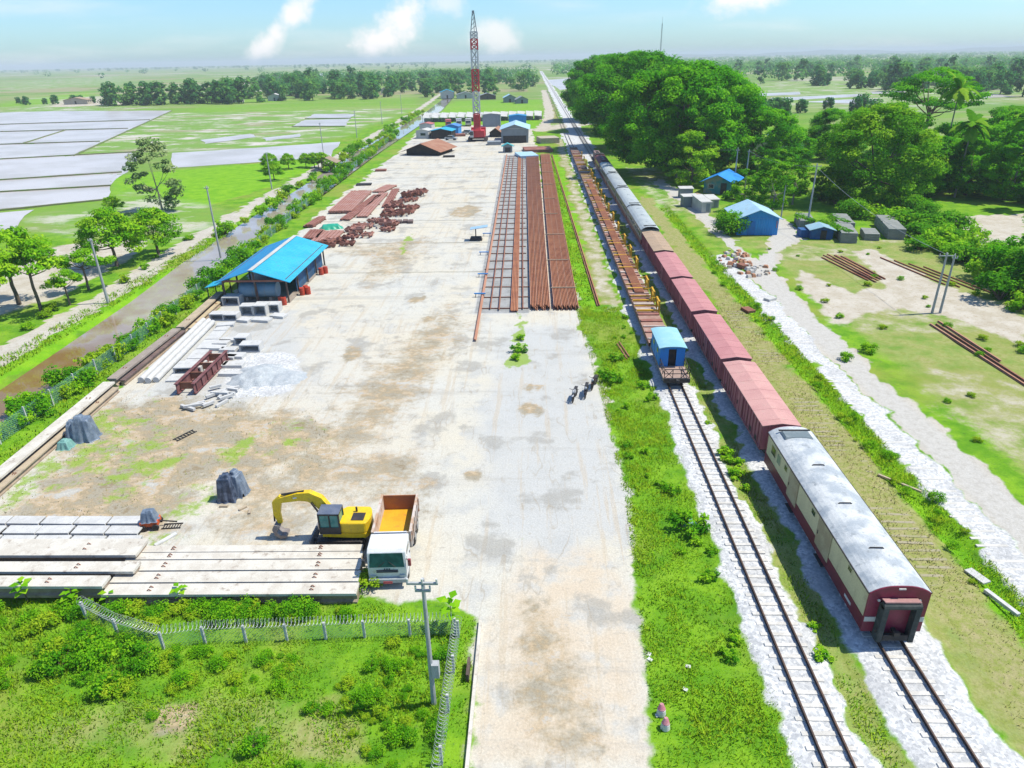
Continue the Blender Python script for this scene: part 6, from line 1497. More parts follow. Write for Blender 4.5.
def coil(pts, r, pitch, zc, seg=11, wr=.0095):
    """concertina wire running along a polyline"""
    m = MB()
    for (a, b) in zip(pts[:-1], pts[1:]):
        a, b = Vector(a), Vector(b); L = (b - a).length; n = int(L / pitch); d = (b - a) / L; s = Vector((-d.y, d.x, 0)); last = None
        for i in range(n * seg + 1):
            th = 2 * math.pi * i / seg; p = a + d * (L * i / (n * seg)) + s * (r * math.cos(th)) + Vector((0, 0, zc + r * math.sin(th)))
            if last is not None: m.tube(last, p, wr, wr, 3, False)
            last = p
    return m
def wire_fence(label, pts, post_pitch, h, mesh, coil_r=None, cat='fence', post_r=.055, bend=0.0):
    t = thing('wire_fence', label, cat, (0, 0, 0)); k = 0
    for (a, b) in zip(pts[:-1], pts[1:]):
        L = math.hypot(b[0] - a[0], b[1] - a[1]); n = max(1, round(L / post_pitch))
        for i in range(n + 1):
            x, y = a[0] + (b[0] - a[0]) * i / n, a[1] + (b[1] - a[1]) * i / n
            if k and i == 0: continue
            MB().box((x, y, h / 2), (post_r * 2, post_r * 2, h)).build('post', M_FPOST, t); k += 1
        ang = math.atan2(b[1] - a[1], b[0] - a[0])
        o = MB().add([(0, 0, .05), (L, 0, .05), (L, 0, h - .06), (0, 0, h - .06)], [(0, 1, 2, 3)]).build('mesh_panel', mesh, t, loc=(a[0], a[1], 0), rotz=ang)
    if coil_r: coil([(p[0], p[1], 0) for p in pts], coil_r, .17, h + coil_r * .6).build('razor_coil', M_WIRE, t)
    return t
wire_fence('concrete post fence topped with razor wire coils in front of the girder piles', [(-22.0, 25.1), (-19.8, 24.0), (-17.2, 23.2), (-15.4, 23.55), (-11.6, 23.75), (-8.0, 24.0), (-3.75, 24.2)], 1.85, 1.05, M_MESH, .21)
wire_fence('razor wire fence running towards the camera beside the haul road', [(-3.6, 24.1), (-3.62, 20), (-3.62, 13)], 2.1, 1.0, M_MESH, .22)
wire_fence('chain link fence on white posts along the canal bank', [(-39.0, 30), (-38.4, 42), (-38.2, 60), (-38.9, 73), (-40.4, 100), (-42.3, 127), (-45.2, 180), (-49.5, 262)], 3.1, 1.5, M_MESHG)
setp(MB().box((-2.62, 18.5, .09), (.14, 13, .2)).build('drain_kerb', M_BEAM, None), 'narrow concrete drain edge along the haul road beside the razor wire', 'kerb')
setp(MB().box((-2.95, 22, .2), (.12, 1.0, .5)).build('gate_stub', M_POST), 'dark timber stub at the head of the drain edge', 'post')

# ---------------------------------------------------------------- vegetation
M_RAIN = leaf_mat('rain_tree_leaf', (0.035, 0.20, 0.004), (0.09, 0.39, 0.006), (0.20, 0.53, 0.01), .5)
M_LEAF = leaf_mat('broad_leaf', (0.045, 0.20, 0.006), (0.105, 0.36, 0.01), (0.24, 0.50, 0.015), .45)
M_LEAFB = leaf_mat('bright_leaf', (0.09, 0.30, 0.008), (0.19, 0.48, 0.01), (0.36, 0.60, 0.025), .45)
M_LEAFP = leaf_mat('palm_leaf', (0.05, 0.20, 0.008), (0.13, 0.36, 0.012), (0.30, 0.48, 0.03), .4)
M_LEAFB2 = leaf_mat('yellow_broad_leaf', (0.055, 0.22, 0.006), (0.14, 0.40, 0.01), (0.29, 0.53, 0.02), .45)
M_LEAFY = leaf_mat('yellow_green_leaf', (0.13, 0.30, 0.01), (0.27, 0.46, 0.015), (0.42, 0.55, 0.03), .45)
M_LEAFG = leaf_mat('grey_green_leaf', (0.09, 0.19, 0.06), (0.20, 0.31, 0.10), (0.34, 0.42, 0.18), .35)
M_FAR = leaf_mat('far_leaf', (0.03, 0.16, 0.04), (0.07, 0.26, 0.05), (0.15, 0.34, 0.055), .4, .5)
M_BARK = mat('bark', (0.14, 0.105, 0.075), (0.09, 0.07, 0.055), 2.5, bump=.5)
M_BARKL = mat('pale_bark', (0.34, 0.31, 0.26), (0.26, 0.23, 0.19), 2.5, bump=.4)
def leaf_quads(C, N, size, squash=.62):
    """one four-cornered leaf spray per centre C, facing N"""
    n = len(C); a = rng.normal(size=(n, 3)); N = N / np.linalg.norm(N, axis=1, keepdims=True)
    u = np.cross(N, a); u /= np.linalg.norm(u, axis=1, keepdims=True); v = np.cross(N, u)
    s = (size * rng.uniform(.6, 1.35, n))[:, None] if np.isscalar(size) else (size * rng.uniform(.6, 1.35, n))[:, None]
    bend = N * (s * rng.uniform(-.2, .2, (n, 1)))
    q = np.stack([C - u * s * .5, C - v * s * .5 * squash + bend, C + u * s * .5, C + v * s * .5 * squash + bend], 1)
    return q.reshape(-1, 3)
def crown(cent, rad, per, size, flat=.55, up=.8, tv=.30):
    """clumps of leaves: cent (k,3), rad (k,)"""
    k = len(cent); idx = np.repeat(np.arange(k), per)
    d = rng.normal(size=(len(idx), 3)); d /= np.linalg.norm(d, axis=1, keepdims=True)
    r = rng.uniform(.25, 1, len(idx)) ** .55
    off = d * r[:, None] * rad[idx][:, None]; off[:, 2] *= flat
    N = d * .8 + np.array([0, 0, up]) + rng.normal(size=off.shape) * .45
    tint = np.clip(.5 + (rng.normal(size=k) * tv)[idx] + rng.normal(size=len(idx)) * .14, 0, 1)
    return leaf_quads(cent[idx] + off, N, size), tint
def limbs(cent, base_h, r0, spread=.6, lean=(0, 0), n_limb=7, fork=None):
    m = MB(); top = Vector((lean[0], lean[1], base_h)); prev = Vector((0, 0, -.15))
    segs = 5
    for i in range(1, segs + 1):
        f = i / segs; p = Vector((lean[0] * f + rng.uniform(-.04, .04) * base_h * .3, lean[1] * f + rng.uniform(-.04, .04) * base_h * .3, base_h * f))
        m.tube(prev, p, r0 * (1.25 - .5 * (i - 1) / segs if i > 1 else 1.5), r0 * (1.25 - .5 * i / segs), 9, False); prev = p
    pick = rng.choice(len(cent), min(n_limb, len(cent)), replace=False)
    for j in pick:
        c = Vector(cent[j]); s = prev.lerp(Vector((0, 0, 0)), rng.uniform(0, .25)); mid = s.lerp(c, .5) + Vector((0, 0, -.08 * (c - s).length + rng.uniform(-.3, .3)))
        m.tube(s, mid, r0 * .5, r0 * .28, 6, False); m.tube(mid, c, r0 * .28, r0 * .07, 5, False)
    return m
def make_tree(name, label, q, rx, ry, h, base_h, k, per, size, m, clump=.2, r0=.3, low=.35, dome=1.0, bark=None, n_limb=9, flat=.55, group=None, shell=.62, rz=0.0, lean=(0, 0), cat='tree'):
    """uneven crown of clumps between base_h and h"""
    t = thing(name, label, cat, q, rz, group)
    th = rng.uniform(0, 2 * math.pi, k); u = rng.uniform(-low, 1, k); rr = rng.uniform(shell, 1, k)
    ph = rng.uniform(0, 6.28, 4)
    wobble = 1 + .16 * np.sin(th * 2 + ph[0]) + .11 * np.sin(th * 3 + ph[1]) + .12 * np.sin(th * 5 + u * 4 + ph[2])
    hor = np.sqrt(np.clip(1 - np.abs(u) ** (2.0 * dome), 0, 1)) * rr * wobble
    zc = base_h + (h - base_h) * .38; zh = (h - zc)
    cent = np.stack([np.cos(th) * hor * rx, np.sin(th) * hor * ry, zc + u * zh * (.82 + .18 * rr) * np.where(u < 0, .8, 1)], 1) + np.array([lean[0], lean[1], 0])
    rad = min(rx, ry) * clump * rng.uniform(.65, 1.4, k)
    V, tint = crown(cent, rad, per, size, flat)
    obj_from('crown', np_mesh('crown', V, 4, m, tint), t)
    limbs(cent, base_h + .25 * (h - base_h), r0, n_limb=n_limb, lean=lean).build('trunk', bark or M_BARK, t, smooth=True)
    return t
# the great rain trees along the line
rt = make_tree('rain_tree', 'huge rain tree with a bright domed crown, nearest in the row beside the train', (34, 163), 15.5, 14, 22.5, 3.0, 430, 240, .56, M_RAIN, .145, .75, .85, 1.0, n_limb=16, flat=.6, shell=.72)
rt2 = make_tree('rain_tree', 'second huge rain tree, its round top rising to the horizon', (31, 212), 15.5, 16, 25.0, 4, 430, 240, .58, M_RAIN, .145, .8, .75, 1.0, n_limb=16, flat=.6, shell=.72)
copy_thing(rt, (31, 262), 1.9, 'third rain tree along the line, behind the tallest crown', scale=1.08); copy_thing(rt2, (29, 312), 2.6, 'farthest rain tree of the row, leaning over the track', scale=.98); copy_thing(rt, (50, 205), 4.0, 'rain tree at the right flank of the row, farther from the track', scale=.9)
# trees at the right
bt = make_tree('broad_tree', 'large round yellow green tree standing behind the grey block stacks', (60, 127), 11, 9.5, 16.2, 1.5, 240, 210, .42, M_LEAFB2, .17, .4, .85, .9, n_limb=10, shell=.7)
make_tree('broad_tree', 'smaller bright tree at the foot of the nearest rain tree, by the grey pole', (32.5, 147), 4.6, 4.4, 10.5, .8, 60, 150, .4, M_LEAFB, .26, .2, .9, .9)
dk = make_tree('dark_tree', 'dark round tree right of the nearest rain tree', (51, 161), 8.0, 7.5, 13.5, 1.5, 170, 180, .44, M_RAIN, .18, .35, .85, .9, shell=.7)
for (x, y, s, l) in ((60, 172, 1.0, 'dark tree behind the large round yellow green tree'), (71, 160, .95, 'dark tree between the large round tree and the umbrella crown'), (44, 178, .95, 'dark tree tucked behind the pair of poles'), (86, 150, 1.1, 'dark tree under the palms at right'), (97, 135, 1.15, 'dark tree at the right edge behind the sandy clearing'), (84, 128, .85, 'dark tree in front of the palms'), (104, 160, 1.25, 'tall dark tree at the far right edge'), (112, 122, 1.1, 'dark tree at the right margin beside the clearing'), (75, 185, 1.05, 'dark tree deep behind the yellow green one'), (95, 190, 1.0, 'dark tree beneath the umbrella crown'), (120, 190, 1.2, 'dark tree at the right margin, far back'), (92, 142, 1.15, 'dark tree below the drooping palm at right'), (101, 124, 1.0, 'dark tree right behind the sandy clearing'), (110, 133, 1.2, 'dark tree at the right rim between the palms'), (79, 142, 1.0, 'dark tree between the round tree and the yellowish palm'), (120, 150, 1.3, 'tall dark tree at the right rim, behind the palms'), (90, 122, .8, 'low dark tree at the back of the sandy clearing'), (73, 134, .85, 'dark tree at the right foot of the large round tree'), (80, 133, .95, 'dark tree between the large round tree and the clearing palms')):
    copy_thing(dk, (x, y), rng.uniform(0, 6), l, scale=s * rng.uniform(.70, .84))
sm = make_tree('garden_tree', 'slender young tree with a loose crown right of the blue storehouse', (39.5, 116.5), 2.8, 2.8, 9, 2.0, 34, 110, .36, M_LEAF, .3, .13, .8, .8, M_BARKL)
copy_thing(sm, (46, 126), 2, 'loose crowned young tree in front of the large round tree', scale=1.1); copy_thing(sm, (36, 121), 3, 'young tree directly behind the blue storehouse', scale=.8); copy_thing(sm, (44.5, 133), 1, 'young tree between the storehouse and the pair of poles', scale=1.0); copy_thing(sm, (88, 117), 4, 'pale young tree by the sandy clearing', scale=1.0); copy_thing(sm, (95, 114), 4.5, 'pale young tree right of the clearing palms', scale=1.15)
ub = make_tree('umbrella_tree', 'tall tree with flat layered umbrella crown above the woods at right', (99, 188), 11.5, 11, 20.5, 8.5, 80, 190, .5, M_RAIN, .2, .4, .3, .8, n_limb=12, flat=.28)
edge = make_tree('broad_tree', 'dark leafy tree leaning into the frame at the right edge', (58, 75), 6.0, 6.0, 9.5, .6, 100, 190, .36, M_RAIN, .22, .25, .8, .9)
copy_thing(edge, (58.5, 64), 2, 'dark leafy tree at the right edge, nearer the camera', scale=.85)
# palms
def palm(label, q, h, s=1.0, lean=(0, 0)):
    t = thing('palm_tree', label, 'palm', q, rng.uniform(0, 6), 'palms in the woods at right'); m = MB(); prev = (0, 0, -.1)
    for i in range(1, 9):
        f = i / 8; p = (lean[0] * f * f, lean[1] * f * f, h * f); m.tube(prev, p, .2 - .09 * f, .2 - .09 * (f + .05), 8, False); prev = p
    m.build('trunk', M_BARKL, t, smooth=True); C, N, S = [], [], []; qs = []; tn = []
    for k in range(22):
        a = k * 2.4 + rng.uniform(-.2, .2); el = rng.uniform(-.35, 1.25); L = rng.uniform(3.0, 4.2) * s; P = np.array(prev); d = np.array([math.cos(a) * math.cos(el), math.sin(a) * math.cos(el), math.sin(el)]); tk = rng.uniform(.2, .9)
        for j in range(14):
            f = j / 14; P2 = P + d * L / 14; d = d + np.array([0, 0, -.10 - .05 * f]); d /= np.linalg.norm(d); side = np.cross(d, [0, 0, 1.0]); side /= np.linalg.norm(side) + 1e-6
            w = (.75 * math.sin(math.pi * min(1, .12 + f * .88)) + .05) * s
            w2 = (.75 * math.sin(math.pi * min(1, .12 + (f + 1 / 14) * .88)) + .05) * s
            for sg in (-1, 1):
                tip = P + side * sg * w * (1 if j % 2 else .72) + d * w * .5 + np.array([0, 0, -.32 * w]); tip2 = P2 + side * sg * w2 * (.72 if j % 2 else 1) + d * w2 * .5 + np.array([0, 0, -.32 * w2]); qs += [P, P2, tip2, tip]; tn.append(tk + rng.uniform(-.1, .1))
            P = P2
    obj_from('crown', np_mesh('crown', np.array(qs), 4, M_LEAFP, np.array(tn)), t)
    return t
palm('coconut palm standing tallest above the woods at right', (84, 150), 17.5, 1.15); palm('coconut palm with drooping fronds right of the tallest palm', (85, 128), 13.5, 1.15); palm('yellowish palm in front of the dark trees at right', (77, 131), 12.5, 1.1); palm('palm at the right edge of the photo', (97, 131), 15, 1.15); palm('short bright palm at the foot of the tall palms', (83, 119), 8.5, 1.0); palm('palm at the right rim behind the edge palm', (106, 140), 15.5, 1.15)
# left bank trees
lt = make_tree('bank_tree', 'bright green tree overhanging the pale clearing by the nearest canal pole', (-56.2, 89.5), 4.2, 4.0, 7.4, 1.6, 56, 150, .36, M_LEAFB, .26, .2, .5, .8)
copy_thing(lt, (-53.5, 95.5), 2, 'bright green tree just right of the clearing tree, by the canal path', scale=.86)
l2 = make_tree('bank_tree', 'two stemmed flat topped tree in front of the pale clearing', (-54.3, 70.8), 3.4, 3.2, 7.8, 3.9, 30, 130, .36, M_LEAFB, .28, .16, .3, .8)
copy_thing(l2, (-58.8, 73.6), 1.5, 'taller flat topped tree at the left edge of the photo', scale=1.16); copy_thing(l2, (-57.5, 67.5), 3, 'dark bank tree at the left edge', scale=.9); copy_thing(l2, (-53.8, 78.9), 4, 'small round tree left of the nearest canal pole', scale=(.8, .8, .62)); copy_thing(l2, (-52.6, 73.2), 5, 'thin bushy tree between the flat topped tree and the pole', scale=(.6, .6, .5))
make_tree('airy_tree', 'tall feathery grey green tree in the vivid paddy', (-68.5, 127), 4.6, 4.4, 13, 1.5, 46, 80, .5, M_LEAFG, .26, .16, .9, .8, M_BARKL)
for x, y, s, l in ((-77, 126, .4, 'small tree left of the feathery tree'), (-59.6, 162, .55, 'dark round bush tree in the paddy beside the slim pole'), (-66, 178, .55, 'small round tree at the edge of the flooded field'), (-62, 180, .5, 'row tree on the paddy dyke'), (-56, 182, .48, 'row tree on the paddy dyke'), (-53.5, 181, .5, 'row tree on the paddy dyke'), (-58.5, 183, .45, 'row tree on the paddy dyke'), (-47.6, 48.5, .62, 'dense bank tree at the lower left edge by the brown water'), (-44.9, 44.5, .55, 'dense bank bush tree below the brown water')):
    copy_thing(lt, (x, y), rng.uniform(0, 6), l, group='trees on the paddy dyke' if l.startswith('row') else None, scale=s)
# canal hedge and garden shrubs
def shrub(name, label, q, r, h, m, k=14, per=60, size=.2, group=None, cat='shrub', stems=True):
    t = thing(name, label, cat, q, rng.uniform(0, 6), group)
    th = rng.uniform(0, 6.28, k); rr = np.sqrt(rng.uniform(0, 1, k)) * r * .75; cent = np.stack([np.cos(th) * rr, np.sin(th) * rr, h * rng.uniform(.25, .85, k) * (1.05 - .5 * (rr / r) ** 2)], 1)
    V, tint = crown(cent, np.full(k, min(r, h) * .36) * rng.uniform(.7, 1.3, k), per, size, .8, .6)
    obj_from('foliage', np_mesh('foliage', V, 4, m, tint), t)
    sm_ = MB()
    for c in cent[:6]: sm_.tube((0, 0, -.05), tuple(c), .035 * max(.5, r), .012, 5, False)
    sm_.build('stem', M_BARK, t)
    return t
S1 = shrub('shrub', 'green shrub in the hedge between the canal and the chain link fence', (-40.3, 47), 1.5, 1.5, M_LEAFB, 16, 60, .24, 'hedge shrubs along the canal fence')
S2 = shrub('shrub', 'green shrub in the hedge between the canal and the chain link fence', (-40.0, 52), 1.6, 1.8, M_LEAF, 18, 60, .24, 'hedge shrubs along the canal fence')
S3 = shrub('shrub', 'green shrub in the hedge between the canal and the chain link fence', (-39.6, 57), 1.3, 1.4, M_LEAFY, 14, 60, .24, 'hedge shrubs along the canal fence')
y = 34.0
while y < 262:
    fx = np.interp(y, [30, 42, 60, 73, 100, 127, 180, 262], [-39.0, -38.4, -38.2, -38.9, -40.4, -42.3, -45.2, -49.5]); s = (S1, S2, S3)[int(rng.integers(3))]
    copy_thing(s, (fx - rng.uniform(-.1, 1.1), y), rng.uniform(0, 6), scale=rng.uniform(.55, 1.1) * (1 + .0028 * (y - 30)))
    y += rng.uniform(.9, 2.0) * (1 + .008 * (y - 30))
for y in np.arange(108, 380, 7.5):
    cx = np.interp(y, [108, 150, 219, 396], [-47.8, -48.6, -52, -56]); s = (S1, S2, S3)[int(rng.integers(3))]
    c = copy_thing(s, (cx - rng.uniform(.2, 2.6), y + rng.uniform(-2, 2)), rng.uniform(0, 6), 'bush on the far bank between the canal and the dirt path', 'bushes on the far canal bank', rng.uniform(.7, 1.6))
for i in range(24):
    y = rng.uniform(34, 105); c = copy_thing((S1, S3)[i % 2], (rng.uniform(-53.5, -50.9) if i % 3 else rng.uniform(-60, -52), y), rng.uniform(0, 6), 'low bush along the outer side of the dirt path', 'bushes beside the dirt path', rng.uniform(.35, .75))
# right side shrubs
E1 = shrub('shrub', 'big leafy bush left of the blue storehouse', (29.6, 104.5), 2.8, 3.6, M_LEAF, 40, 80, .3, None); shr = copy_thing(E1, (32.2, 112.5), 1, 'wide bush behind the storehouse roof', scale=(1.4, 1.0, .8))
for i in range(26):
    p = [(48.78, 135.5), (52.42, 125.41), (58.23, 118.94), (61.6, 112.43), (61.09, 104.08), (57.54, 93.61), (57.34, 87.56), (57.1, 83.04), (55.69, 96.44), (53.47, 75.24), (49.17, 72.55), (49.28, 69.28), (61.11, 116.33), (55.7, 120.78), (42.13, 126.06), (51.55, 130.21), (53.06, 87.72), (51.17, 79.89), (53.4, 77.86), (43.3, 141.39), (36.38, 131.23), (47.71, 141.06), (58.24, 104.22), (61.24, 99.1), (50.67, 114.56), (52.28, 72.47)][i]
    copy_thing((E1, S2, S1)[i % 3], (p[0] + 1, p[1]), rng.uniform(0, 6), 'bush in the hedge behind the bare ground and block stacks', 'bushes behind the bare ground', rng.uniform(.75, 1.2) if i % 3 == 0 else rng.uniform(1.2, 2.0))
for q_, s in (((54.89, 114.32), 1.6), ((56.8, 111.21), 1.7), ((57.36, 106.93), 1.8), ((56.38, 100.52), 1.7), ((55.24, 94.79), 1.6), ((61.49, 117.11), 1.6), ((60.33, 105.43), 1.7), ((58.58, 98.04), 1.6), ((59.84, 118.85), 1.6), ((55.26, 87.64), 1.5), ((55.24, 90.58), 1.4), ((52.34, 93.82), 1.2)): copy_thing((S1, S2)[int(rng.integers(2))], q_, rng.uniform(0, 6), 'lush green bush in the belt right of the grey block stacks', 'bush belt right of the block stacks', (s * 1.25, s * 1.25, s * .85))
for q_, s in (((27.29, 56.49), .5), ((30.05, 58.27), .6), ((53.16, 75.98), .9), ((31.12, 67.23), .35)): copy_thing(S1, q_, rng.uniform(0, 6), 'small bush on the grass beside the gravel road', 'small bushes by the gravel road', s)
for x, y, sx in ((44.4, 101.5, 1.0), (46.6, 107.5, 1.0), (42, 109, .9), (44.0, 104.5, .9)):
    c = copy_thing(S2, (x, y, 0.95), 0, 'green creeper spreading over the top of the grey block stacks', 'creepers on the block stacks', (sx, 2.3, .42)); c['category'] = 'creeper'
# weeds between the tracks and in the near strip
W1 = shrub('weed_bush', 'leafy weed bush growing in the strip beside the left track', (8.5, 36), .6, .55, M_LEAF, 10, 45, .12, 'weed bushes beside the left track'); W2 = shrub('weed_bush', 'leafy weed bush growing in the strip beside the left track', (8.9, 31), .5, .45, M_LEAFB, 9, 45, .12, 'weed bushes beside the left track')
for i in range(30):
    y = rng.uniform(17, 70); x = rng.uniform(6.0, 9.3) if rng.random() < .6 else rng.uniform(8.6, 9.6); copy_thing((W1, W2)[i % 2], (x, y), rng.uniform(0, 6), scale=rng.uniform(.4, 1.0))
for q_, s in (((6.46, 52.14), 1.6), ((6.14, 53.13), 1.4), ((7.29, 56.74), 1.2), ((8.78, 32.26), 2.0), ((8.45, 33.2), 1.2)): copy_thing(W1, q_, 0, scale=s)
for q_, s in (((12.86, 40.47), 1.5), ((12.73, 37.65), 1.5), ((13.39, 39.2), 1.0), ((12.83, 39.57), 1.2), ((12.77, 22.91), 1.2), ((13.02, 24.7), .8), ((13.05, 36.29), .9), ((12.68, 44.68), .7)): copy_thing(W2, q_, rng.uniform(0, 6), 'bright green bush growing between the two tracks', 'bushes between the two tracks', s)
copy_thing(W1, (-1.4, 58.71), 0, 'weed clump growing through the yard before the rail stack', 'weeds before the rail stack', 1.5); copy_thing(W2, (-1.26, 61.7), 0, 'weed clump growing through the yard before the rail stack', 'weeds before the rail stack', 1.2); copy_thing(W2, (-1.63, 56.86), 0, 'weed clump growing through the yard before the rail stack', 'weeds before the rail stack', 1.2)
# overgrown field in front of the fence
N1 = shrub('field_shrub', 'lush shrub in the overgrown band at the lower left, below the girders', (-18, 22.5), .9, 1.0, M_LEAF, 18, 70, .13, 'shrubs of the overgrown band'); N2 = shrub('field_shrub', 'lush shrub in the overgrown band at the lower left, below the girders', (-20, 22.5), 1.0, .9, M_LEAFB, 18, 70, .13, 'shrubs of the overgrown band'); N3 = shrub('field_shrub', 'lush shrub in the overgrown band at the lower left, below the girders', (-22, 23), .8, .75, M_LEAFY, 16, 60, .12, 'shrubs of the overgrown band')
for i in range(70):
    x = rng.uniform(-27, -11); y = rng.uniform(20.5, 24.8) if x < -17 else rng.uniform(20.8, 23.2)
    copy_thing((N1, N2, N3)[int(rng.integers(3))], (x, y), rng.uniform(0, 6), scale=rng.uniform(.35, 1.0) * (1.0 if x < -17 else .6))
for i in range(44): copy_thing((N2, N3, N1)[i % 3], (rng.uniform(-27, -9.0), rng.uniform(25.1, 25.7)), rng.uniform(0, 6), 'leafy weed growing in front of the girder piles', 'weeds in front of the girder piles', rng.uniform(.4, .85))
for i in range(30): copy_thing((N1, N2, N3)[i % 3], (rng.uniform(-8.5, -4.0), rng.uniform(18.5, 23.6)), rng.uniform(0, 6), 'low shrub in the wire fence corner beside the grey pole', 'shrubs in the fence corner', rng.uniform(.25, .6))
for i in range(24): copy_thing((N1, N2, N3)[i % 3], (rng.uniform(-17, -3.9), rng.uniform(16.5, 21.5)), rng.uniform(0, 6), 'small weed clump scattered in the near field', 'weed clumps in the near field', rng.uniform(.15, .45))
copy_thing(N3, (-8.68, 27.58), 1, 'yellow green bush in front of the truck and the girder ends', 'single bush by the truck', 1.15); copy_thing(N1, (-11.1, 18.23), 1, 'dark rounded bush at the bottom of the near field', 'single bush at the bottom edge', .7)
for i in range(60): copy_thing((N2, N3)[i % 2], (rng.uniform(30, 56), rng.uniform(28, 95)), rng.uniform(0, 6), 'small tussock on the rough ground right of the gravel road', 'tussocks on the rough ground', rng.uniform(.3, .7))
for i in range(40): copy_thing((N2, N3)[i % 2], (rng.choice((22.6, 23.8)) + rng.uniform(-.5, .5), rng.uniform(18, 100)), rng.uniform(0, 6), 'small tussock along the grassy ditch beside the overgrown track', 'tussocks along the ditch', rng.uniform(.25, .6))
# big leaved saplings
def sapling(label, q, h, n, size):
    t = thing('sapling', label, 'sapling', q, rng.uniform(0, 6)); MB().tube((0, 0, 0), (0, 0, h * .9), .035, .015, 6).build('stem', M_BARK, t); qs = []; tn = []
    for k in range(n):
        a = k * 2.4; z = h * (.55 + .45 * k / n); L = size * rng.uniform(.7, 1.2); d = np.array([math.cos(a), math.sin(a), .25]); s = np.array([-math.sin(a), math.cos(a), 0]); P = np.array([0, 0, z])
        a0, b0, c0, d0 = P + d * L * .15, P + d * L * .6 + s * L * .38 + np.array([0, 0, .02]), P + d * L * 1.15 - np.array([0, 0, .2 * L]), P + d * L * .6 - s * L * .38 + np.array([0, 0, .02]); qs += [a0, b0, c0, d0]; tn.append(rng.uniform(.3, .9))
    obj_from('leaves', np_mesh('leaves', np.array(qs), 4, M_LEAFB, np.array(tn)), t)
sapling('large leaved sapling before the right hand girder pile', (-17.77, 26.34), 1.0, 9, .42); sapling('tall large leaved sapling right of the grey pole at the fence corner', (-3.95, 24.6), 1.9, 11, .55); sapling('large leaved sapling at the left below the left girders', (-23.18, 26.08), 1.0, 12, .5); sapling('sapling at the far left before the dark gap of the girders', (-25.69, 26.2), 1.3, 14, .45); sapling('small sapling beside the front girder', (-21.33, 26.17), .8, 8, .4); sapling('small sapling in front of the girders near the truck', (-11.59, 26.46), .7, 8, .3)
# grass: blades in tufts, as ground cover
def grass(name, regions, m, per_m2, h, w, lean=.5):
    Vs, Ts = [], []
    for poly, dens in regions:
        poly = np.array(poly, float); lo, hi = poly.min(0), poly.max(0); n = int((hi - lo).prod() * per_m2 * dens); Q = lo + (hi - lo) * rng.uniform(size=(n, 2))
        keep = chunked(Q, poly) > 0; Q = Q[keep]; pn = vnoise(Q, .9, 5) * .6 + vnoise(Q, 3.1, 6) * .4; k = rng.uniform(size=len(Q)) < np.clip((pn - .22) * 2.4, .05, 1); Q, pn = Q[k], pn[k]; n = len(Q)
        a = rng.uniform(0, 6.28, n); hh = h * rng.uniform(.4, 1.3, n) * (.5 + pn); ww = w * rng.uniform(.7, 1.3, n); dx = np.stack([np.cos(a), np.sin(a)], 1); tip = Q + rng.normal(size=(n, 2)) * (hh * lean)[:, None]
        z0 = np.full(n, -.02); A = np.column_stack([Q - dx * ww[:, None], z0]); B = np.column_stack([Q + dx * ww[:, None], z0]); C = np.column_stack([tip, hh]); Vs.append(np.stack([A, B, C], 1).reshape(-1, 3)); Ts.append(np.clip(pn + rng.normal(size=n) * .2, 0, 1))
    o = obj_from(name, np_mesh(name, np.concatenate(Vs), 3, m, np.concatenate(Ts))); return setp(o, kind='stuff')
M_GRASS = leaf_mat('grass_blade', (0.10, 0.31, 0.006), (0.21, 0.46, 0.010), (0.38, 0.55, 0.03), .35, up=1.0); M_DRYG = leaf_mat('dry_grass_blade', (0.22, 0.27, 0.06), (0.36, 0.36, 0.13), (0.5, 0.45, 0.24), .3, up=1.0)
FIELD = [(-27, 14), (-3.75, 14), (-3.75, 24.6), (-5, 25.6), (-8, 26.4), (-27, 26.3)]; STRIP = [(4.3, 14), (10.0, 14), (10.0, 50), (9.8, 71), (4.5, 71.2), (4.8, 60), (5.3, 50), (5.5, 35), (5.1, 26)]
grass('grass', [(FIELD, 1.0), (STRIP, 1.0), ([(-3.5, 14), (-2.75, 14), (-2.85, 25.5), (-3.5, 25.5)], .8), ([(12.75, 14), (14.05, 14), (14.05, 60), (12.75, 60)], .5), ([(22.3, 18), (24.1, 18), (24.1, 60), (22.3, 60)], .9)], M_GRASS, 230, .17, .028)
grass('grass', [([(4.9, 71), (6.8, 71), (5.3, 190), (3.6, 190)], 1.0), ([(12.75, 60), (14.05, 60), (14.05, 170), (12.75, 170)], .4), ([(22.3, 60), (24.1, 60), (24.1, 125), (22.3, 125)], .9), ([(-49.3, 34), (-46.2, 34), (-48.2, 110), (-51, 110)], .8), ([(-40.3, 34), (-36, 34), (-36.2, 80), (-40.6, 80)], .8)], M_GRASS, 60, .24, .05)
grass('dry_grass', [([(19.3, 16), (22.3, 16), (22.3, 80), (19.3, 80)], .6), ([(12.7, 14), (14.1, 14), (14.1, 60), (12.7, 60)], .25), ([(-34, 29), (-12, 40), (-20, 50), (-34, 50)], .10), ([(-15, 14), (-7, 14), (-8, 19), (-14, 19)], .4)], M_DRYG, 90, .13, .028)
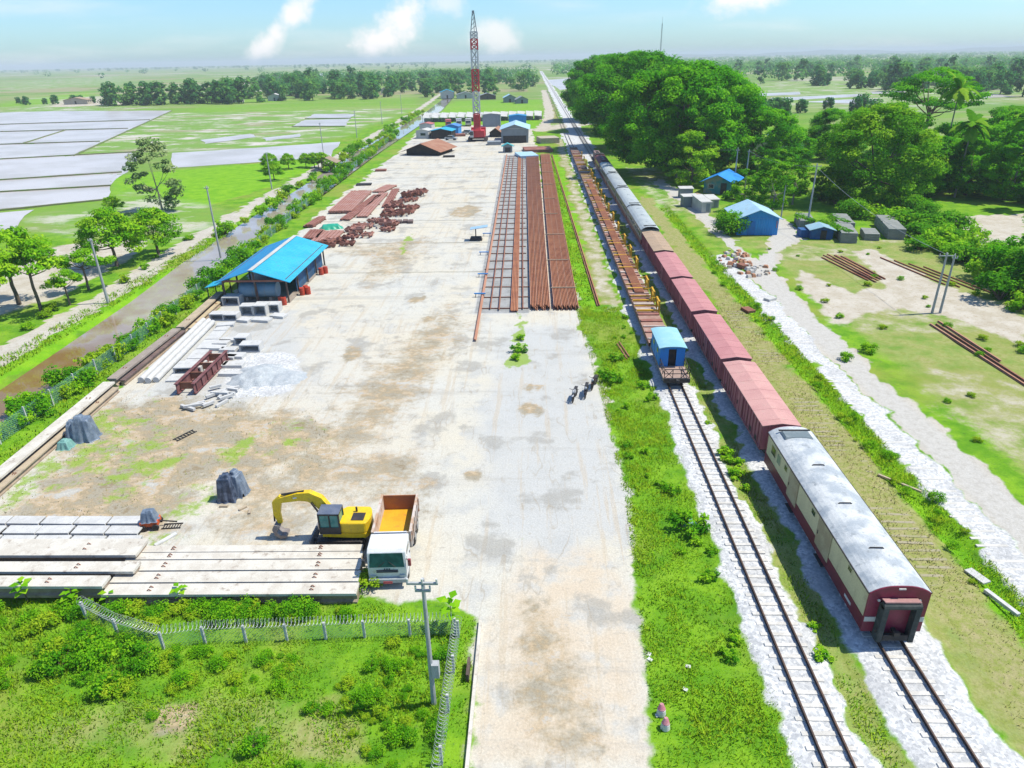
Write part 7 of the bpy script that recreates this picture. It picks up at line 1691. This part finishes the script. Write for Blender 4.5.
# far trees
def far_proto(k, rx, h, seed):
    n = 16; th = rng.uniform(0, 6.28, n); u = rng.uniform(-.95, 1, n); hor = np.sqrt(np.clip(1 - np.maximum(u, -.2) ** 2, 0, 1)) * rng.uniform(.4, .9, n); cent = np.stack([np.cos(th) * hor * rx, np.sin(th) * hor * rx, h * .5 + u * h * .44], 1)
    V, t_ = crown(cent, rx * .38 * rng.uniform(.7, 1.3, n), 46, 1.5, .75); tq = []
    for a in range(4): a0, a1 = a * math.pi / 2, (a + 1) * math.pi / 2; tq += [(.35 * math.cos(a0), .35 * math.sin(a0), 0), (.35 * math.cos(a1), .35 * math.sin(a1), 0), (.2 * math.cos(a1), .2 * math.sin(a1), h * .6), (.2 * math.cos(a0), .2 * math.sin(a0), h * .6)]
    return np_mesh('far_tree', np.concatenate([V, np.array(tq)]), 4, M_FAR, np.concatenate([t_, np.zeros(4)]))
FARM = [far_proto(0, 6, 13, 1), far_proto(1, 4.2, 16, 2), far_proto(2, 7.5, 11.5, 3), far_proto(3, 5, 9, 4)]
def far_tree(x, y, s, label, group, k=None):
    o = obj_from('tree', FARM[int(rng.integers(4)) if k is None else k], None, (x, y, 0), rng.uniform(0, 6)); o.scale = (s, s, s * rng.uniform(.85, 1.15)); setp(o, label, 'tree', group)
for i in range(34): far_tree(-292 + i * 3.1 + rng.uniform(-2, 2), rng.uniform(486, 512), rng.uniform(.75, 1.1), 'tree in the line across the fields at far left', 'tree line at far left', 1 if i % 3 else 0)
for i in range(12): far_tree(-400 + i * 9 + rng.uniform(-3, 3), rng.uniform(520, 545), rng.uniform(.4, .7), 'low tree by the farmhouse at the far left edge', 'trees by the left farmhouse', 3)
for i in range(120):
    y = 520 + 330 * rng.uniform() ** 1.6; x0 = -230 - (y - 520) * .25; far_tree(rng.uniform(x0, 2 if y > 600 else -25), y + (40 if rng.uniform() < .3 else 0), rng.uniform(.7, 1.25), 'tree of the wood beyond the far end of the yard', 'wood beyond the yard')
for i in range(10): far_tree(-330 + rng.uniform(-15, 55), rng.uniform(960, 990), rng.uniform(.9, 1.3), 'tree in the small clump on the far left plain', 'clump on the far left plain')
for i in range(14): far_tree(rng.uniform(70, 150), rng.uniform(300, 360), rng.uniform(.5, .8), 'tree at the edge of the flooded fields behind the rain trees', 'trees at the flooded fields', 3)
for i in range(60): far_tree(rng.uniform(260, 480), rng.uniform(380, 560) + 0, rng.uniform(.8, 1.2), 'tree of the wood beyond the palms at right', 'wood beyond the palms')
for i in range(70):
    y = rng.uniform(640, 1150); far_tree(rng.uniform(.12, .66) * y + 30, y, rng.uniform(.85, 1.35), 'tree of the broad woods on the right hand plain', 'woods on the right hand plain')
for i in range(40): far_tree(rng.uniform(.36, .66) * 560 + 20, rng.uniform(470, 640), rng.uniform(.9, 1.3), 'tree of the dense wood at the far right margin', 'dense wood at far right')
def woods(name, n, fx, m=M_FAR, size=3.5):
    Q = np.array([fx() for _ in range(n)]); k = 34; idx = np.repeat(np.arange(n), k); d = rng.normal(size=(n * k, 3)); d /= np.linalg.norm(d, axis=1, keepdims=True); r = rng.uniform(6, 11, n)[idx]
    C = np.column_stack([Q[idx], np.full(n * k, 7.0)]) + d * np.column_stack([r, r, r * .6]); C[:, 2] = np.abs(C[:, 2]); tint = np.clip(.5 + rng.normal(size=n)[idx] * .25 + rng.normal(size=n * k) * .1, 0, 1)
    setp(obj_from(name, np_mesh(name, leaf_quads(C, d + np.array([0, 0, .6]), size, .8), 4, m, tint)), kind='stuff')
def fr():
    y = 1100 + 4500 * rng.uniform() ** 1.7; return (rng.uniform(.03, .9) * y, y)
def fl_():
    y = 1500 + 4500 * rng.uniform() ** .8; b = rng.uniform(); return (rng.uniform(-.85, .03) * y, y if b < .35 else 3600 + 1400 * b)
def fn():
    y = rng.uniform(700, 1500); return (rng.uniform(.20, .85) * y, y)
def fm():
    y = rng.uniform(760, 1300); return (rng.uniform(-.36, .0) * y, y)
woods('far_woods', 260, fn, size=2.4); woods('far_woods', 240, fm, size=2.4); woods('far_woods', 1700, fr); woods('far_woods', 420, fl_)

# ---------------------------------------------------------------- haze over the plain
mb = MB(); mb.box((0, 4400, 22.5), (18200, 9400, 53))
hz = bpy.data.materials.new('haze'); hz.use_nodes = True; ht_ = hz.node_tree; ht_.nodes.clear()
ho = ht_.nodes.new('ShaderNodeOutputMaterial'); hv = ht_.nodes.new('ShaderNodeVolumePrincipled')
hv.inputs['Color'].default_value = (0.86, 0.95, 1.0, 1); hv.inputs['Density'].default_value = 0.00021; hv.inputs['Anisotropy'].default_value = 0.0
ht_.links.new(hv.outputs[0], ho.inputs['Volume'])
setp(mb.build('haze', hz), kind='stuff')
